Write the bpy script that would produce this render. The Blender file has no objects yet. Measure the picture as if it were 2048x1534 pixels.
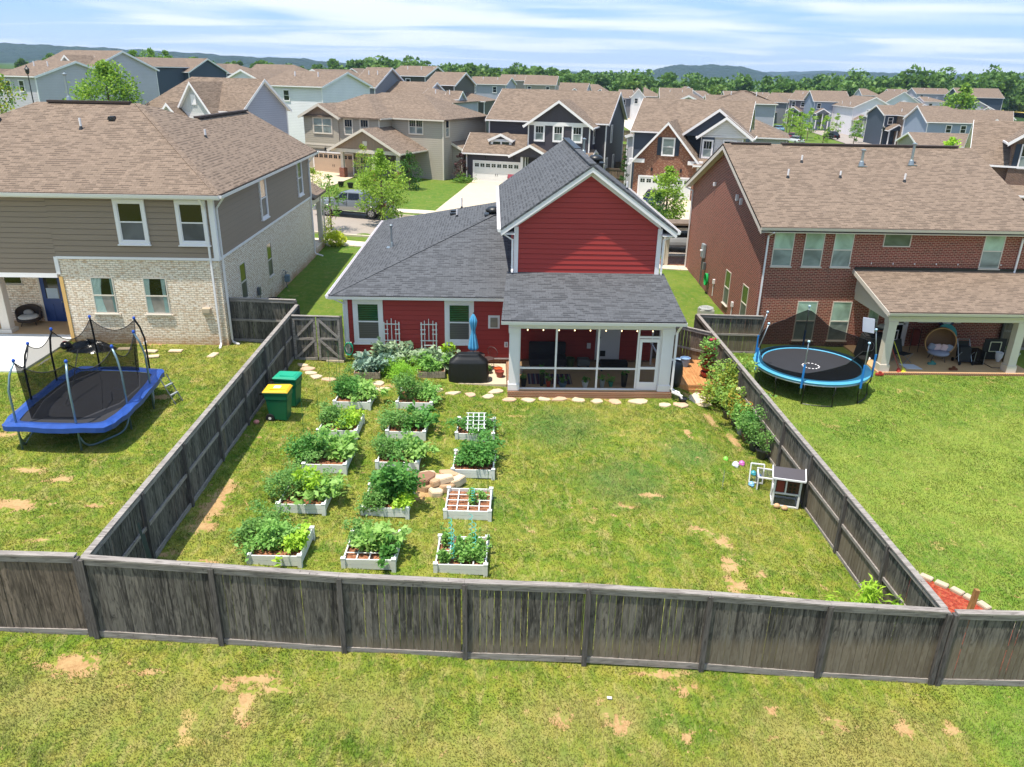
import bpy, bmesh, math, random
import numpy as np
from math import sin, cos, radians, pi, hypot, atan2, sqrt
from mathutils import Vector, Matrix
rnd = random.Random(7); rng = np.random.default_rng(7)
SC = bpy.context.scene; COL = SC.collection

# ---------------- camera, sky, sun, exposure ----------------
FOC, PITCH, YAW, ROLL, CAMZ = 1544.2, 0.38345, 0.02994, 0.02068, 11.0
cam = bpy.data.cameras.new('camera'); cam.sensor_width = 36; cam.lens = FOC / 2048 * 36
cam.clip_start = .1; cam.clip_end = 20000
co = bpy.data.objects.new('camera', cam); COL.objects.link(co); SC.camera = co
fw = Vector((sin(YAW)*cos(PITCH), cos(YAW)*cos(PITCH), -sin(PITCH)))
r0 = Vector((cos(YAW), -sin(YAW), 0)); u0 = r0.cross(fw)
rr = cos(ROLL)*r0 + sin(ROLL)*u0; uu = -sin(ROLL)*r0 + cos(ROLL)*u0
mm = Matrix((rr, uu, -fw)).transposed().to_4x4(); mm.translation = (0, 0, CAMZ)
co.matrix_world = mm

SUNDIR = Vector((-.24, -.17, 1)).normalized()       # towards the sun
EL = math.asin(SUNDIR.z); AZ = atan2(SUNDIR.x, SUNDIR.y)
w = bpy.data.worlds.new('World'); SC.world = w; w.use_nodes = True
nt = w.node_tree; nt.nodes.clear()
def wn(t, **k):
    n = nt.nodes.new(t)
    for a, b in k.items(): setattr(n, a, b)
    return n
sky = wn('ShaderNodeTexSky', sky_type='NISHITA', sun_disc=False, sun_elevation=EL, sun_rotation=AZ, air_density=1.0, dust_density=.6, ozone_density=1.0)
tc = wn('ShaderNodeTexCoord'); sep = wn('ShaderNodeSeparateXYZ'); nt.links.new(tc.outputs['Generated'], sep.inputs[0])
def mth(op, a, b=None, c=None):
    n = wn('ShaderNodeMath', operation=op)
    for i, v in enumerate((a, b, c)):
        if v is None: continue
        if isinstance(v, (int, float)): n.inputs[i].default_value = v
        else: nt.links.new(v, n.inputs[i])
    return n.outputs[0]
# clouds on a high flat layer: direction divided by elevation
zc = mth('MAXIMUM', mth('ADD', sep.outputs[2], .05), .02)
cx = mth('DIVIDE', sep.outputs[0], zc); cy = mth('DIVIDE', sep.outputs[1], zc)
cmb = wn('ShaderNodeCombineXYZ'); nt.links.new(mth('MULTIPLY', cx, .26), cmb.inputs[0]); nt.links.new(mth('MULTIPLY', cy, .42), cmb.inputs[1]); cmb.inputs[2].default_value = 3.3
n1 = wn('ShaderNodeTexNoise'); n1.inputs['Scale'].default_value = 1.25; n1.inputs['Detail'].default_value = 9; n1.inputs['Roughness'].default_value = .52; n1.inputs['Distortion'].default_value = .55
nt.links.new(cmb.outputs[0], n1.inputs['Vector'])
n2 = wn('ShaderNodeTexNoise'); n2.inputs['Scale'].default_value = .55; n2.inputs['Detail'].default_value = 3; nt.links.new(cmb.outputs[0], n2.inputs['Vector'])
dens = mth('ADD', mth('MULTIPLY', n1.outputs[0], .72), mth('MULTIPLY', n2.outputs[0], .45))
mr = wn('ShaderNodeMapRange'); mr.interpolation_type = 'SMOOTHSTEP'; nt.links.new(dens, mr.inputs[0]); mr.inputs[1].default_value = .5; mr.inputs[2].default_value = .7
low = wn('ShaderNodeMapRange'); low.interpolation_type = 'SMOOTHSTEP'; nt.links.new(sep.outputs[2], low.inputs[0]); low.inputs[1].default_value = -.02; low.inputs[2].default_value = .07; low.inputs[3].default_value = .6; low.inputs[4].default_value = 0.0
fac = mth('MULTIPLY', mth('MAXIMUM', mr.outputs[0], low.outputs[0]), .86)
mix = wn('ShaderNodeMix', data_type='RGBA'); nt.links.new(fac, mix.inputs[0]); clr = wn('ShaderNodeMix', data_type='RGBA'); clr.inputs[0].default_value = .88; nt.links.new(sky.outputs[0], clr.inputs[6]); clr.inputs[7].default_value = (1.35, 2.38, 3.95, 1)
nt.links.new(clr.outputs[2], mix.inputs[6]); mix.inputs[7].default_value = (4.3, 4.5, 4.75, 1)
bg = wn('ShaderNodeBackground'); bg.inputs[1].default_value = .15; nt.links.new(mix.outputs[2], bg.inputs[0])
wo = wn('ShaderNodeOutputWorld'); nt.links.new(bg.outputs[0], wo.inputs[0])

sl = bpy.data.lights.new('sun', 'SUN'); sl.energy = 3.9; sl.angle = radians(.55); sl.color = (1, .93, .81)
so = bpy.data.objects.new('sun', sl); COL.objects.link(so); so.rotation_euler = (-SUNDIR).to_track_quat('-Z', 'Y').to_euler()
SC.view_settings.view_transform = 'Standard'; SC.view_settings.look = 'None'; SC.view_settings.exposure = .84; SC.view_settings.gamma = 1
SC.cycles.use_denoising = True; SC.cycles.max_bounces = 6; SC.cycles.transparent_max_bounces = 12; SC.cycles.volume_bounces = 0
SC.cycles.sample_clamp_indirect = 6; SC.cycles.caustics_reflective = False; SC.cycles.caustics_refractive = False

# ---------------- helpers ----------------
def col(h, k=1.0):
    if isinstance(h, tuple): return (h[0], h[1], h[2], 1)
    v = [int(h[i:i+2], 16)/255 for i in (0, 2, 4)]
    return tuple([(x/12.92 if x <= .04045 else ((x+.055)/1.055)**2.4)*k for x in v] + [1])
class Mat:
    def __init__(s, name):
        s.m = bpy.data.materials.new(name); s.m.use_nodes = True; s.t = s.m.node_tree
        s.b = s.t.nodes['Principled BSDF']; s.o = s.t.nodes['Material Output']
    def n(s, typ, ins=None, **kw):
        n = s.t.nodes.new('ShaderNode'+typ)
        for k, v in kw.items(): setattr(n, k, v)
        for k, v in (ins or {}).items():
            if isinstance(v, bpy.types.NodeSocket): s.t.links.new(v, n.inputs[k])
            elif v is not None: n.inputs[k].default_value = v
        return n
    def ma(s, op, a, b=0.0, clamp=False): return s.n('Math', {0: a, 1: b}, operation=op, use_clamp=clamp).outputs[0]
    def mix(s, f, a, b, mode='MIX'): return s.n('Mix', {0: f, 6: a, 7: b}, data_type='RGBA', blend_type=mode).outputs[2]
    def rng(s, v, a, b, c=0.0, d=1.0): return s.n('MapRange', {0: v, 1: a, 2: b, 3: c, 4: d}).outputs[0]
    def noise(s, vec, sc, det=3, ro=.5, dist=0.): return s.n('TexNoise', {'Vector': vec, 'Scale': sc, 'Detail': det, 'Roughness': ro, 'Distortion': dist}).outputs[0]
    def pos(s): return s.n('NewGeometry').outputs['Position']
    def uv(s): return s.n('UVMap').outputs[0]
    def obj(s): return s.n('TexCoord').outputs['Object']
    def island(s): return s.n('NewGeometry').outputs['Random Per Island']
    def scale(s, v, sc): return s.n('Mapping', {'Vector': v, 'Scale': sc}).outputs[0]
    def set(s, **k):
        names = dict(c='Base Color', r='Roughness', met='Metallic', n='Normal', a='Alpha', spec='Specular IOR Level', coat='Coat Weight', tr='Transmission Weight', e='Emission Color', es='Emission Strength', sheen='Sheen Weight')
        for kk, v in k.items():
            i = s.b.inputs[names[kk]]
            if isinstance(v, bpy.types.NodeSocket): s.t.links.new(v, i)
            else: i.default_value = v
        return s
    def bump(s, h, st=.3, d=.02): s.set(n=s.n('Bump', {'Height': h, 'Strength': st, 'Distance': d}).outputs[0]); return s
MATS = {}
def mat_plain(name, c, r=.6, met=0., var=.12, sc=3., spec=.5):
    if name in MATS: return MATS[name]
    m = Mat(name); C1 = col(c); p = m.pos()
    f = m.noise(p, sc, 4, .6)
    m.set(c=m.mix(f, tuple([x*(1-var) for x in C1[:3]]+[1]), tuple([min(1, x*(1+var)) for x in C1[:3]]+[1])), r=r, met=met, spec=spec)
    MATS[name] = m.m; return m.m
def mat_siding(name, c):
    m = Mat(name); C1 = col(c); uv = m.uv()
    f = m.noise(m.scale(uv, (.35, 5, 1)), 1.2, 3, .6); f2 = m.noise(uv, .25, 2)
    g = m.noise(m.scale(uv, (3, 60, 1)), 2, 2)
    a = m.mix(f, tuple([x*.88 for x in C1[:3]]+[1]), tuple([x*1.1 for x in C1[:3]]+[1]))
    m.set(c=m.mix(m.ma('MULTIPLY', f2, .25), a, tuple([x*.8 for x in C1[:3]]+[1])), r=.62); m.bump(g, .12, .01); return m.m
def mat_siding_flat(name, c, lap=.2):     # for houses across the street: laps as bump, shade line painted at each foot
    m = Mat(name); C1 = col(c); uv = m.uv(); v = m.n('SeparateXYZ', {0: uv}).outputs[1]
    t = m.ma('FRACT', m.ma('DIVIDE', v, lap)); saw = m.ma('SUBTRACT', 1., t)
    f = m.noise(uv, .5, 3)
    gap = m.ma('LESS_THAN', t, .09)
    a = m.mix(f, tuple([x*.9 for x in C1[:3]]+[1]), tuple([x*1.08 for x in C1[:3]]+[1]))
    m.set(c=m.mix(m.ma('MULTIPLY', gap, .45), a, tuple([x*.35 for x in C1[:3]]+[1])), r=.65); m.bump(saw, .6, .02); return m.m
def mat_board(name, c):
    m = Mat(name); C1 = col(c); u = m.n('SeparateXYZ', {0: m.uv()}).outputs[0]
    t = m.ma('FRACT', m.ma('DIVIDE', u, .4)); b = m.ma('LESS_THAN', t, .14)
    m.set(c=m.mix(b, C1, tuple([x*1.15 for x in C1[:3]]+[1])), r=.6); m.bump(b, .8, .03); return m.m
def mat_shingle(name, c1, c2, c3, dark):
    m = Mat(name); uv = m.uv()
    wob = m.n('VectorMath', {0: uv, 1: m.n('VectorMath', {0: m.n('TexNoise', {'Vector': uv, 'Scale': 1.5}).outputs[1], 1: (.012, .012, 0)}, operation='MULTIPLY').outputs[0]}, operation='ADD').outputs[0]
    B = m.n('TexBrick', {'Vector': wob, 'Color1': col(c1), 'Color2': col(c2), 'Mortar': col(dark), 'Scale': 1., 'Mortar Size': .006, 'Mortar Smooth': .4, 'Bias': -.1, 'Brick Width': .24, 'Row Height': .145}, offset=.42)
    B2 = m.n('TexBrick', {'Vector': m.n('Mapping', {'Vector': wob, 'Location': (.37, .0, 0)}).outputs[0], 'Color1': (0, 0, 0, 1), 'Color2': (1, 1, 1, 1), 'Mortar': (0, 0, 0, 1), 'Scale': 1., 'Mortar Size': .0, 'Bias': 0., 'Brick Width': .27, 'Row Height': .145}, offset=.31, offset_frequency=3)
    tab = m.rng(B2.outputs[0], .5, .62)
    v = m.n('SeparateXYZ', {0: wob}).outputs[1]; fr = m.ma('FRACT', m.ma('DIVIDE', v, .145))
    band = m.ma('MULTIPLY', m.rng(fr, .62, .3, 0., 1.), tab, True)    # cut-outs between the laminated tabs
    big = m.noise(uv, .16, 4, .6); mid = m.noise(m.scale(uv, (1, 3, 1)), 1.1, 3)
    gran = m.noise(uv, 60, 2)
    a = m.mix(m.rng(big, .35, .7), B.outputs[0], m.mix(.55, B.outputs[0], col(c3)))
    a = m.mix(m.ma('MULTIPLY', band, .62), a, col(dark))
    a = m.mix(m.rng(mid, .3, .8, .0, .35), a, m.mix(.5, a, col(c2)))
    a = m.mix(m.rng(gran, .3, .7, 0., .25), a, col(dark))
    m.set(c=a, r=.92, spec=.2)
    h = m.ma('ADD', m.ma('MULTIPLY', m.ma('SUBTRACT', 1., fr), .8), m.ma('MULTIPLY', tab, -.5))
    m.bump(h, .45, .02); return m.m
def mat_brick(name, c1, c2, mort, w=.215, h=.078, ms=.011, blotch=None, soot=None):
    m = Mat(name); uv = m.uv()
    B = m.n('TexBrick', {'Vector': uv, 'Color1': col(c1), 'Color2': col(c2), 'Mortar': col(mort), 'Scale': 1., 'Mortar Size': ms, 'Mortar Smooth': .25, 'Bias': 0., 'Brick Width': w, 'Row Height': h})
    a = B.outputs[0]; keep = m.ma('SUBTRACT', 1., B.outputs['Fac'])
    if blotch:
        f = m.rng(m.noise(m.scale(uv, (5, 13, 1)), 1., 2), .5, .62)
        a = m.mix(m.ma('MULTIPLY', f, keep), a, col(blotch))
    f = m.noise(uv, .4, 4, .6); a = m.mix(m.ma('MULTIPLY', f, .3), a, m.mix(1., a, col(c2), 'MULTIPLY'))
    if soot:      # red clay splashed up the foot of the wall, a stain with its own ragged edge
        z = m.n('SeparateXYZ', {0: m.pos()}).outputs[2]
        k = m.ma('ADD', z, m.ma('MULTIPLY', m.noise(m.pos(), 1.3, 4), -.9))
        a = m.mix(m.rng(k, soot[1], soot[1]+.55, .75, 0.), a, col(soot[0]))
    m.set(c=a, r=.85); m.bump(keep, .5, .012); return m.m
def mat_wood(name, c1, c2, c3, gr=1., lo=None, hz=False):   # boards: grain stretched along the uv height, colour varied per board
    m = Mat(name); uv = m.uv(); isl = m.island()
    off = m.n('CombineXYZ', {0: m.ma('MULTIPLY', isl, 37.), 1: m.ma('MULTIPLY', isl, 91.)}).outputs[0]
    v = m.n('VectorMath', {0: uv, 1: off}, operation='ADD').outputs[0]
    g = m.noise(m.scale(v, (.8, 34, 1) if hz else (30*gr, .9, 1)), 1., 5, .68, .6); k = m.noise(m.scale(v, (1.5, 9, 1) if hz else (9, 1.6, 1)), 1.4, 4, .6, 1.2)
    a = m.mix(m.rng(g, .4, .6), col(c1), col(c2)); a = m.mix(m.rng(isl, 0, 1, 0, .55), a, col(c3))
    kn = m.n('TexVoronoi', {'Vector': m.scale(v, (7.5, 2.6, 1)), 'Scale': 1.}).outputs['Distance']
    a = m.mix(m.rng(kn, .13, .05, 0, .75), a, col('2a221c')); a = m.mix(m.rng(k, .5, .66, 0, .8), a, col(c2)); a = m.mix(m.rng(k, .47, .34, 0, .5), a, col(c3))
    if lo: 
        a = m.mix(m.rng(m.ma('ADD', m.n('SeparateXYZ', {0: uv}).outputs[1], m.ma('MULTIPLY', g, -.5)), -.2, .1, .5, 0), a, col(lo))
    m.set(c=a, r=.85, spec=.2); m.bump(g, .25, .004); return m.m
def mat_leaf(name, c1, c2, c3, tr=.35, rough=.55):
    m = Mat(name); isl = m.island(); p = m.pos()
    f = m.rng(m.noise(p, 1.6, 3), .3, .7)
    a = m.mix(isl, col(c1), col(c2)); a = m.mix(m.ma('MULTIPLY', f, .6), a, col(c3))
    m.set(c=a, r=rough, spec=.3)
    t = m.n('BsdfTranslucent', {'Color': m.mix(.5, a, col(c2))}); ms = m.n('MixShader', {0: tr}); m.t.links.new(m.b.outputs[0], ms.inputs[1]); m.t.links.new(t.outputs[0], ms.inputs[2]); m.t.links.new(ms.outputs[0], m.o.inputs[0])
    return m.m
def mat_screen(name, c, op):
    m = Mat(name); m.set(c=col(c), r=.9, spec=.1); t = m.n('BsdfTransparent'); ms = m.n('MixShader', {0: op})
    m.t.links.new(t.outputs[0], ms.inputs[1]); m.t.links.new(m.b.outputs[0], ms.inputs[2]); m.t.links.new(ms.outputs[0], m.o.inputs[0]); return m.m
def mat_glass(name, c, c2=None, per=.0, r=.08):     # window glass over a blind or curtain, patchy reflection painted into its colour
    m = Mat(name); p = m.uv(); z = m.n('SeparateXYZ', {0: p}).outputs[1]; C_ = col(c)
    a = m.mix(m.rng(m.noise(m.pos(), .9, 3, .5, 1.), .35, .65), tuple([q*.62 for q in C_[:3]]+[1]), tuple([min(1, q*1.3) for q in C_[:3]]+[1]))
    if per:
        t = m.ma('FRACT', m.ma('DIVIDE', z, per)); a = m.mix(m.rng(t, .35, .6), col(c), col(c2))
    m.set(c=a, r=r, spec=.6); return m.m
def mat_glass_see(name):
    m = Mat(name); m.set(c=(.02, .03, .03, 1), r=.05); t = m.n('BsdfTransparent'); ms = m.n('MixShader', {0: .35})
    m.t.links.new(t.outputs[0], ms.inputs[1]); m.t.links.new(m.b.outputs[0], ms.inputs[2]); m.t.links.new(ms.outputs[0], m.o.inputs[0]); return m.m

WHITE = mat_plain('white_trim_paint', 'e4e0e2', .5, var=.04); CREAM = mat_plain('cream_trim_paint', 'd0c7bb', .5, var=.04)
RED = mat_siding('red_lap_siding', '9e2f2b'); TAUPE = mat_siding('taupe_lap_siding', '8d7c6c')
ROOFG = mat_shingle('charcoal_shingle', '626469', '535559', '5b5d61', '28292d')
ROOFB = mat_shingle('brown_shingle', '8d7b6c', '78695c', '806f62', '3c322c')
WBRICK = mat_brick('whitewashed_brick', 'f8efe2', 'ecdcc8', 'ab9c8c', blotch='ccb094', soot=('a5743f', -.1))
RBRICK = mat_brick('red_brown_brick', '86352a', '64281f', 'bd9c86', blotch='994a3c', w=.21, h=.08, ms=.012)
OBRICK = mat_brick('orange_mottled_brick', '8e4526', '743420', '8f7f70', blotch='b58c72')
TBRICK = mat_brick('brown_stone_brick', '8a6a55', '6b4e3f', '97897b', blotch='a58f7d', w=.35, h=.14)
CONC = mat_plain('pale_concrete', 'c4b49c', .85, var=.1, sc=1.2); CONCW = mat_plain('new_white_concrete', 'dddcd8', .8, var=.04, sc=1.5)
SLABR = mat_plain('sandy_concrete', 'bf9d74', .85, var=.14, sc=1.5)
FENCE = mat_wood('weathered_fence_board', '5a5753', '2c2a29', '817c74', lo='857763')
FENCE2 = mat_wood('aged_fence_board', '6b6157', '423b35', '85776a', lo='8a745a')
RAIL = mat_wood('grey_fence_rail', '98928d', '69625e', 'a49c96', hz=True)
POST = mat_wood('grey_fence_post', '605c5a', '3c3938', '6a6562')
FENCEF = mat_wood('tan_fence_board', '7d6b5c', '5c4e44', '8d7a69'); FENCEN = mat_wood('new_pine_board', 'c8923f', 'a87530', 'd5a354')
DECK = mat_wood('cedar_deck_board', 'c08a5a', '9c6b42', 'cc9768')
BLACK = mat_plain('black_metal', '1a1b1d', .4); BLACKP = mat_plain('black_fabric', '141517', .75, var=.3, sc=8); GALV = mat_plain('galvanised_steel', '9aa2a6', .35, .7, .1, 6)
GREYM = mat_plain('grey_metal', '6a7074', .45, .4); GREYP = mat_plain('grey_plastic', '8e9499', .5)
GL_DARK = mat_glass('dark_window_glass', '12190f'); GL_SCR = mat_glass('screened_window_glass', '53565a', r=.4)
GL_TEAL = mat_glass('pale_blind_glass', '8fae9f'); GL_GREY = mat_glass('grey_screen_glass', '7d8785', r=.4); GL_FAR = mat_glass('far_window_glass', '1b2226')
GL_PORCH = mat_glass('porch_window_glass', '15171a')  # near-black glass for panes under the porches
SCREEN = mat_screen('porch_insect_screen', '15161a', .34); NET = mat_screen('black_safety_net', '0c0d0e', .85); NETL = mat_screen('thin_safety_net', '15161a', .62)

class MB:
    def __init__(s, mtx=None): s.v = []; s.f = []; s.m = mtx
    def p(s, P): P = Vector(P); return s.m @ P if s.m else P
    def poly(s, pts):
        k = len(s.v); s.v += [s.p(q) for q in pts]; s.f.append(tuple(range(k, k+len(pts)))); return s
    def box(s, x0, x1, y0, y1, z0, z1):
        k = len(s.v); s.v += [s.p((x, y, z)) for x in (x0, x1) for y in (y0, y1) for z in (z0, z1)]
        s.f += [tuple(k+i for i in q) for q in ((0, 1, 3, 2), (4, 6, 7, 5), (0, 4, 5, 1), (2, 3, 7, 6), (0, 2, 6, 4), (1, 5, 7, 3))]; return s
    def hexa(s, b, t):      # bottom ring and top ring, same count
        k = len(s.v); n = len(b); s.v += [s.p(q) for q in b] + [s.p(q) for q in t]
        s.f += [tuple(k+i for i in range(n)), tuple(k+n+i for i in reversed(range(n)))] + [(k+i, k+n+i, k+n+(i+1) % n, k+(i+1) % n) for i in range(n)]; return s
    def slab(s, pts, t):    # roof plane: top outline, thickness straight down
        return s.hexa([Vector(q)-Vector((0, 0, t)) for q in pts], pts)
    def bar(s, p, q, w, h, up=(0, 0, 1)):
        p, q = Vector(p), Vector(q); d = (q-p).normalized(); u = Vector(up); sd = d.cross(u)
        if sd.length < 1e-4: u = Vector((0, 1, 0)); sd = d.cross(u)
        sd.normalize(); u2 = sd.cross(d) if abs(d.dot(u)) > .99 else u
        a, b = sd*(w/2), u2.normalized()*(h/2)
        return s.hexa([p-a-b, p+a-b, p+a+b, p-a+b], [q-a-b, q+a-b, q+a+b, q-a+b])
    def tube(s, pts, r, n=6, cap=True, closed=False):
        pts = [Vector(q) for q in pts]; m = len(pts); rs = r if isinstance(r, (list, tuple)) else [r]*m
        k = len(s.v); t0 = (pts[1]-pts[0]).normalized(); a = t0.orthogonal().normalized()
        for i in range(m):
            if closed: t = (pts[(i+1) % m]-pts[i-1]).normalized()
            else: t = (pts[min(i+1, m-1)]-pts[max(i-1, 0)]).normalized()
            a = (a-t*a.dot(t)); a = a.normalized() if a.length > 1e-5 else t.orthogonal().normalized(); b = t.cross(a)
            for j in range(n):
                an = 2*pi*j/n; s.v.append(s.p(pts[i]+(a*cos(an)+b*sin(an))*rs[i]))
        for i in range(m if closed else m-1):
            i2 = (i+1) % m
            for j in range(n): s.f.append((k+i*n+j, k+i*n+(j+1) % n, k+i2*n+(j+1) % n, k+i2*n+j))
        if cap and not closed: s.f.append(tuple(k+j for j in reversed(range(n)))); s.f.append(tuple(k+(m-1)*n+j for j in range(n)))
        return s
    def lathe(s, prof, n=16, c=(0, 0, 0), sx=1, sy=1):   # prof: (radius, z)
        k = len(s.v); c = Vector(c)
        for r, z in prof:
            for j in range(n): s.v.append(s.p(c+Vector((r*sx*cos(2*pi*j/n), r*sy*sin(2*pi*j/n), z))))
        for i in range(len(prof)-1):
            for j in range(n): s.f.append((k+i*n+j, k+i*n+(j+1) % n, k+(i+1)*n+(j+1) % n, k+(i+1)*n+j))
        if prof[0][0] > 1e-4: s.f.append(tuple(k+j for j in reversed(range(n))))
        if prof[-1][0] > 1e-4: s.f.append(tuple(k+(len(prof)-1)*n+j for j in range(n)))
        return s
    def grid(s, fn, nu, nv):
        k = len(s.v)
        for i in range(nu+1):
            for j in range(nv+1): s.v.append(s.p(fn(i/nu, j/nv)))
        for i in range(nu):
            for j in range(nv): a = k+i*(nv+1)+j; s.f.append((a, a+nv+1, a+nv+2, a+1))
        return s
    def ball(s, c, rx, ry, rz, n=10, m=6):
        prof = [(max(1e-5, sin(pi*i/m)), -cos(pi*i/m)) for i in range(m+1)]
        k = len(s.v); c = Vector(c)
        for r, z in prof:
            for j in range(n): s.v.append(s.p(c+Vector((rx*r*cos(2*pi*j/n), ry*r*sin(2*pi*j/n), rz*z))))
        for i in range(m):
            for j in range(n): s.f.append((k+i*n+j, k+i*n+(j+1) % n, k+(i+1)*n+(j+1) % n, k+(i+1)*n+j))
        return s
    def build(s, name, mat, parent=None, smooth=False, bevel=0, loc=None, recalc=True, solid=0):
        me = bpy.data.meshes.new(name); me.from_pydata([tuple(v) for v in s.v], [], s.f)
        bm = bmesh.new(); bm.from_mesh(me)
        if recalc: bmesh.ops.recalc_face_normals(bm, faces=bm.faces)
        if bevel:
            try: bmesh.ops.bevel(bm, geom=[e for e in bm.edges if len(e.link_faces) == 2 and e.calc_face_angle(0) > .6], offset=bevel, segments=2, affect='EDGES')
            except Exception: pass
        L = bm.loops.layers.uv.new('UVMap')
        for f in bm.faces:
            n = f.normal
            if abs(n.z) > .985: a, b = Vector((1, 0, 0)), Vector((0, 1, 0))
            else: a = Vector((-n.y, n.x, 0)).normalized(); b = Vector((0, 0, 1))-n*n.z; b.normalize()
            for l in f.loops: l[L].uv = (l.vert.co.dot(a), l.vert.co.dot(b))
            f.smooth = smooth
        bm.to_mesh(me); bm.free()
        o = bpy.data.objects.new(name, me); me.materials.append(mat); COL.objects.link(o)
        if loc: o.location = loc
        if parent: o.parent = parent
        if solid:
            md = o.modifiers.new('s', 'SOLIDIFY'); md.thickness = solid
        return o
def F(o, u, n):     # local frame on a wall: x along the wall, y out of the wall, z up
    u, n = Vector(u), Vector(n); z = Vector((0, 0, 1))
    m = Matrix((u, n, z)).transposed().to_4x4(); m.translation = o; return m
def thing(name, label, cat, loc=(0, 0, 0), rz=0., group=None):
    o = bpy.data.objects.new(name, None); COL.objects.link(o); o.empty_display_size = .2
    o.location = loc; o.rotation_euler = (0, 0, rz); return tag(o, label, cat, group)
def tag(o, label, cat, group=None):
    o['label'] = label; o['category'] = cat
    if group: o['group'] = group
    return o
def struct(o, kind='structure'): o['kind'] = kind; return o
def fast_mesh(name, V, Fq, mat, parent=None, nv=4, smooth=False):   # numpy: vertices (N,3), faces (M,nv)
    me = bpy.data.meshes.new(name); V = np.asarray(V, np.float32); Fq = np.asarray(Fq, np.int32)
    me.vertices.add(len(V)); me.vertices.foreach_set('co', V.ravel())
    me.loops.add(Fq.size); me.loops.foreach_set('vertex_index', Fq.ravel())
    me.polygons.add(len(Fq)); me.polygons.foreach_set('loop_start', np.arange(0, Fq.size, nv, dtype=np.int32)); me.polygons.foreach_set('loop_total', np.full(len(Fq), nv, np.int32))
    if smooth: me.polygons.foreach_set('use_smooth', np.ones(len(Fq), bool))
    me.update(calc_edges=True); me.materials.append(mat)
    o = bpy.data.objects.new(name, me); COL.objects.link(o)
    if parent: o.parent = parent
    return o
def leaf_arrays(C, size, aspect=.55, up=.5, out=None, droop=.15, var=.35):
    """C (N,3) leaf positions -> diamond leaves; out = centre to point away from"""
    N = len(C); d = rng.normal(size=(N, 3)); d[:, 2] *= .5
    if out is not None:
        o = C-np.asarray(out); o /= (np.linalg.norm(o, axis=1, keepdims=True)+1e-6); d = d*.75+o*.8
    d /= np.linalg.norm(d, axis=1, keepdims=True)+1e-9
    n = rng.normal(size=(N, 3))*(1-up); n[:, 2] += up*1.6
    s = np.cross(d, n); s /= np.linalg.norm(s, axis=1, keepdims=True)+1e-9
    L = (size*(1+var*rng.uniform(-1, 1, N)))[:, None]
    b = C-d*L*.5; t = C+d*L*.5; t[:, 2] -= droop*L[:, 0]; m = C+np.array([0, 0, 1])*L*.06
    V = np.stack([b, m-s*L*aspect*.5, t, m+s*L*aspect*.5], 1).reshape(-1, 3)
    return V, np.arange(4*N).reshape(-1, 4)
def leaves(name, C, size, mat, parent=None, **k):
    V, Fq = leaf_arrays(np.asarray(C, float), size, **k); return fast_mesh(name, V, Fq, mat, parent)
def blob(n, c, r, surf=.55):       # points in an ellipsoid, denser near the surface
    d = rng.normal(size=(n, 3)); d /= np.linalg.norm(d, axis=1, keepdims=True)
    rad = rng.uniform(0, 1, (n, 1))**(1/3)*(1-surf)+surf*rng.uniform(.75, 1.05, (n, 1))
    return np.asarray(c)+d*rad*np.asarray(r)
# ---------------- terrain ----------------
def sm(t):
    t = min(1, max(0, t)); return t*t*(3-2*t)
def zt(x, y):
    if x < -10.7: n = .4+.012*(-10.7-x)
    elif x < 9.4: n = -.28-.064*x
    else: n = -.88-.02*min(x-9.4, 8)
    if x < -20: m = .5+.053*(-20-x)
    elif x < 20: m = .1-.02*x
    else: m = max(-3, -.3-.03*(x-20))
    m = min(m, 6.5)
    n = n+(-.36-n)*sm((8.6-x)/1.6)*sm((x+1.5)/3)*sm((y-20.5)/5)*sm((40-y)/8)
    k = sm((y-34)/26); return n*(1-k)+m*k
def zg(x, y): return zt(x, y)+.02*sin(x*1.7+y*.6)*sin(y*1.3-x*.4)
def NB(x, y, s, seed=0):     # cheap smooth noise for shapes on the lawn
    return (sin(x*s*1.7+seed)+sin(y*s*2.1+seed*2.3)+sin((x+y)*s*1.1+seed*.7)+sin((x-y)*s*2.9+1.3*seed))/4
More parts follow.
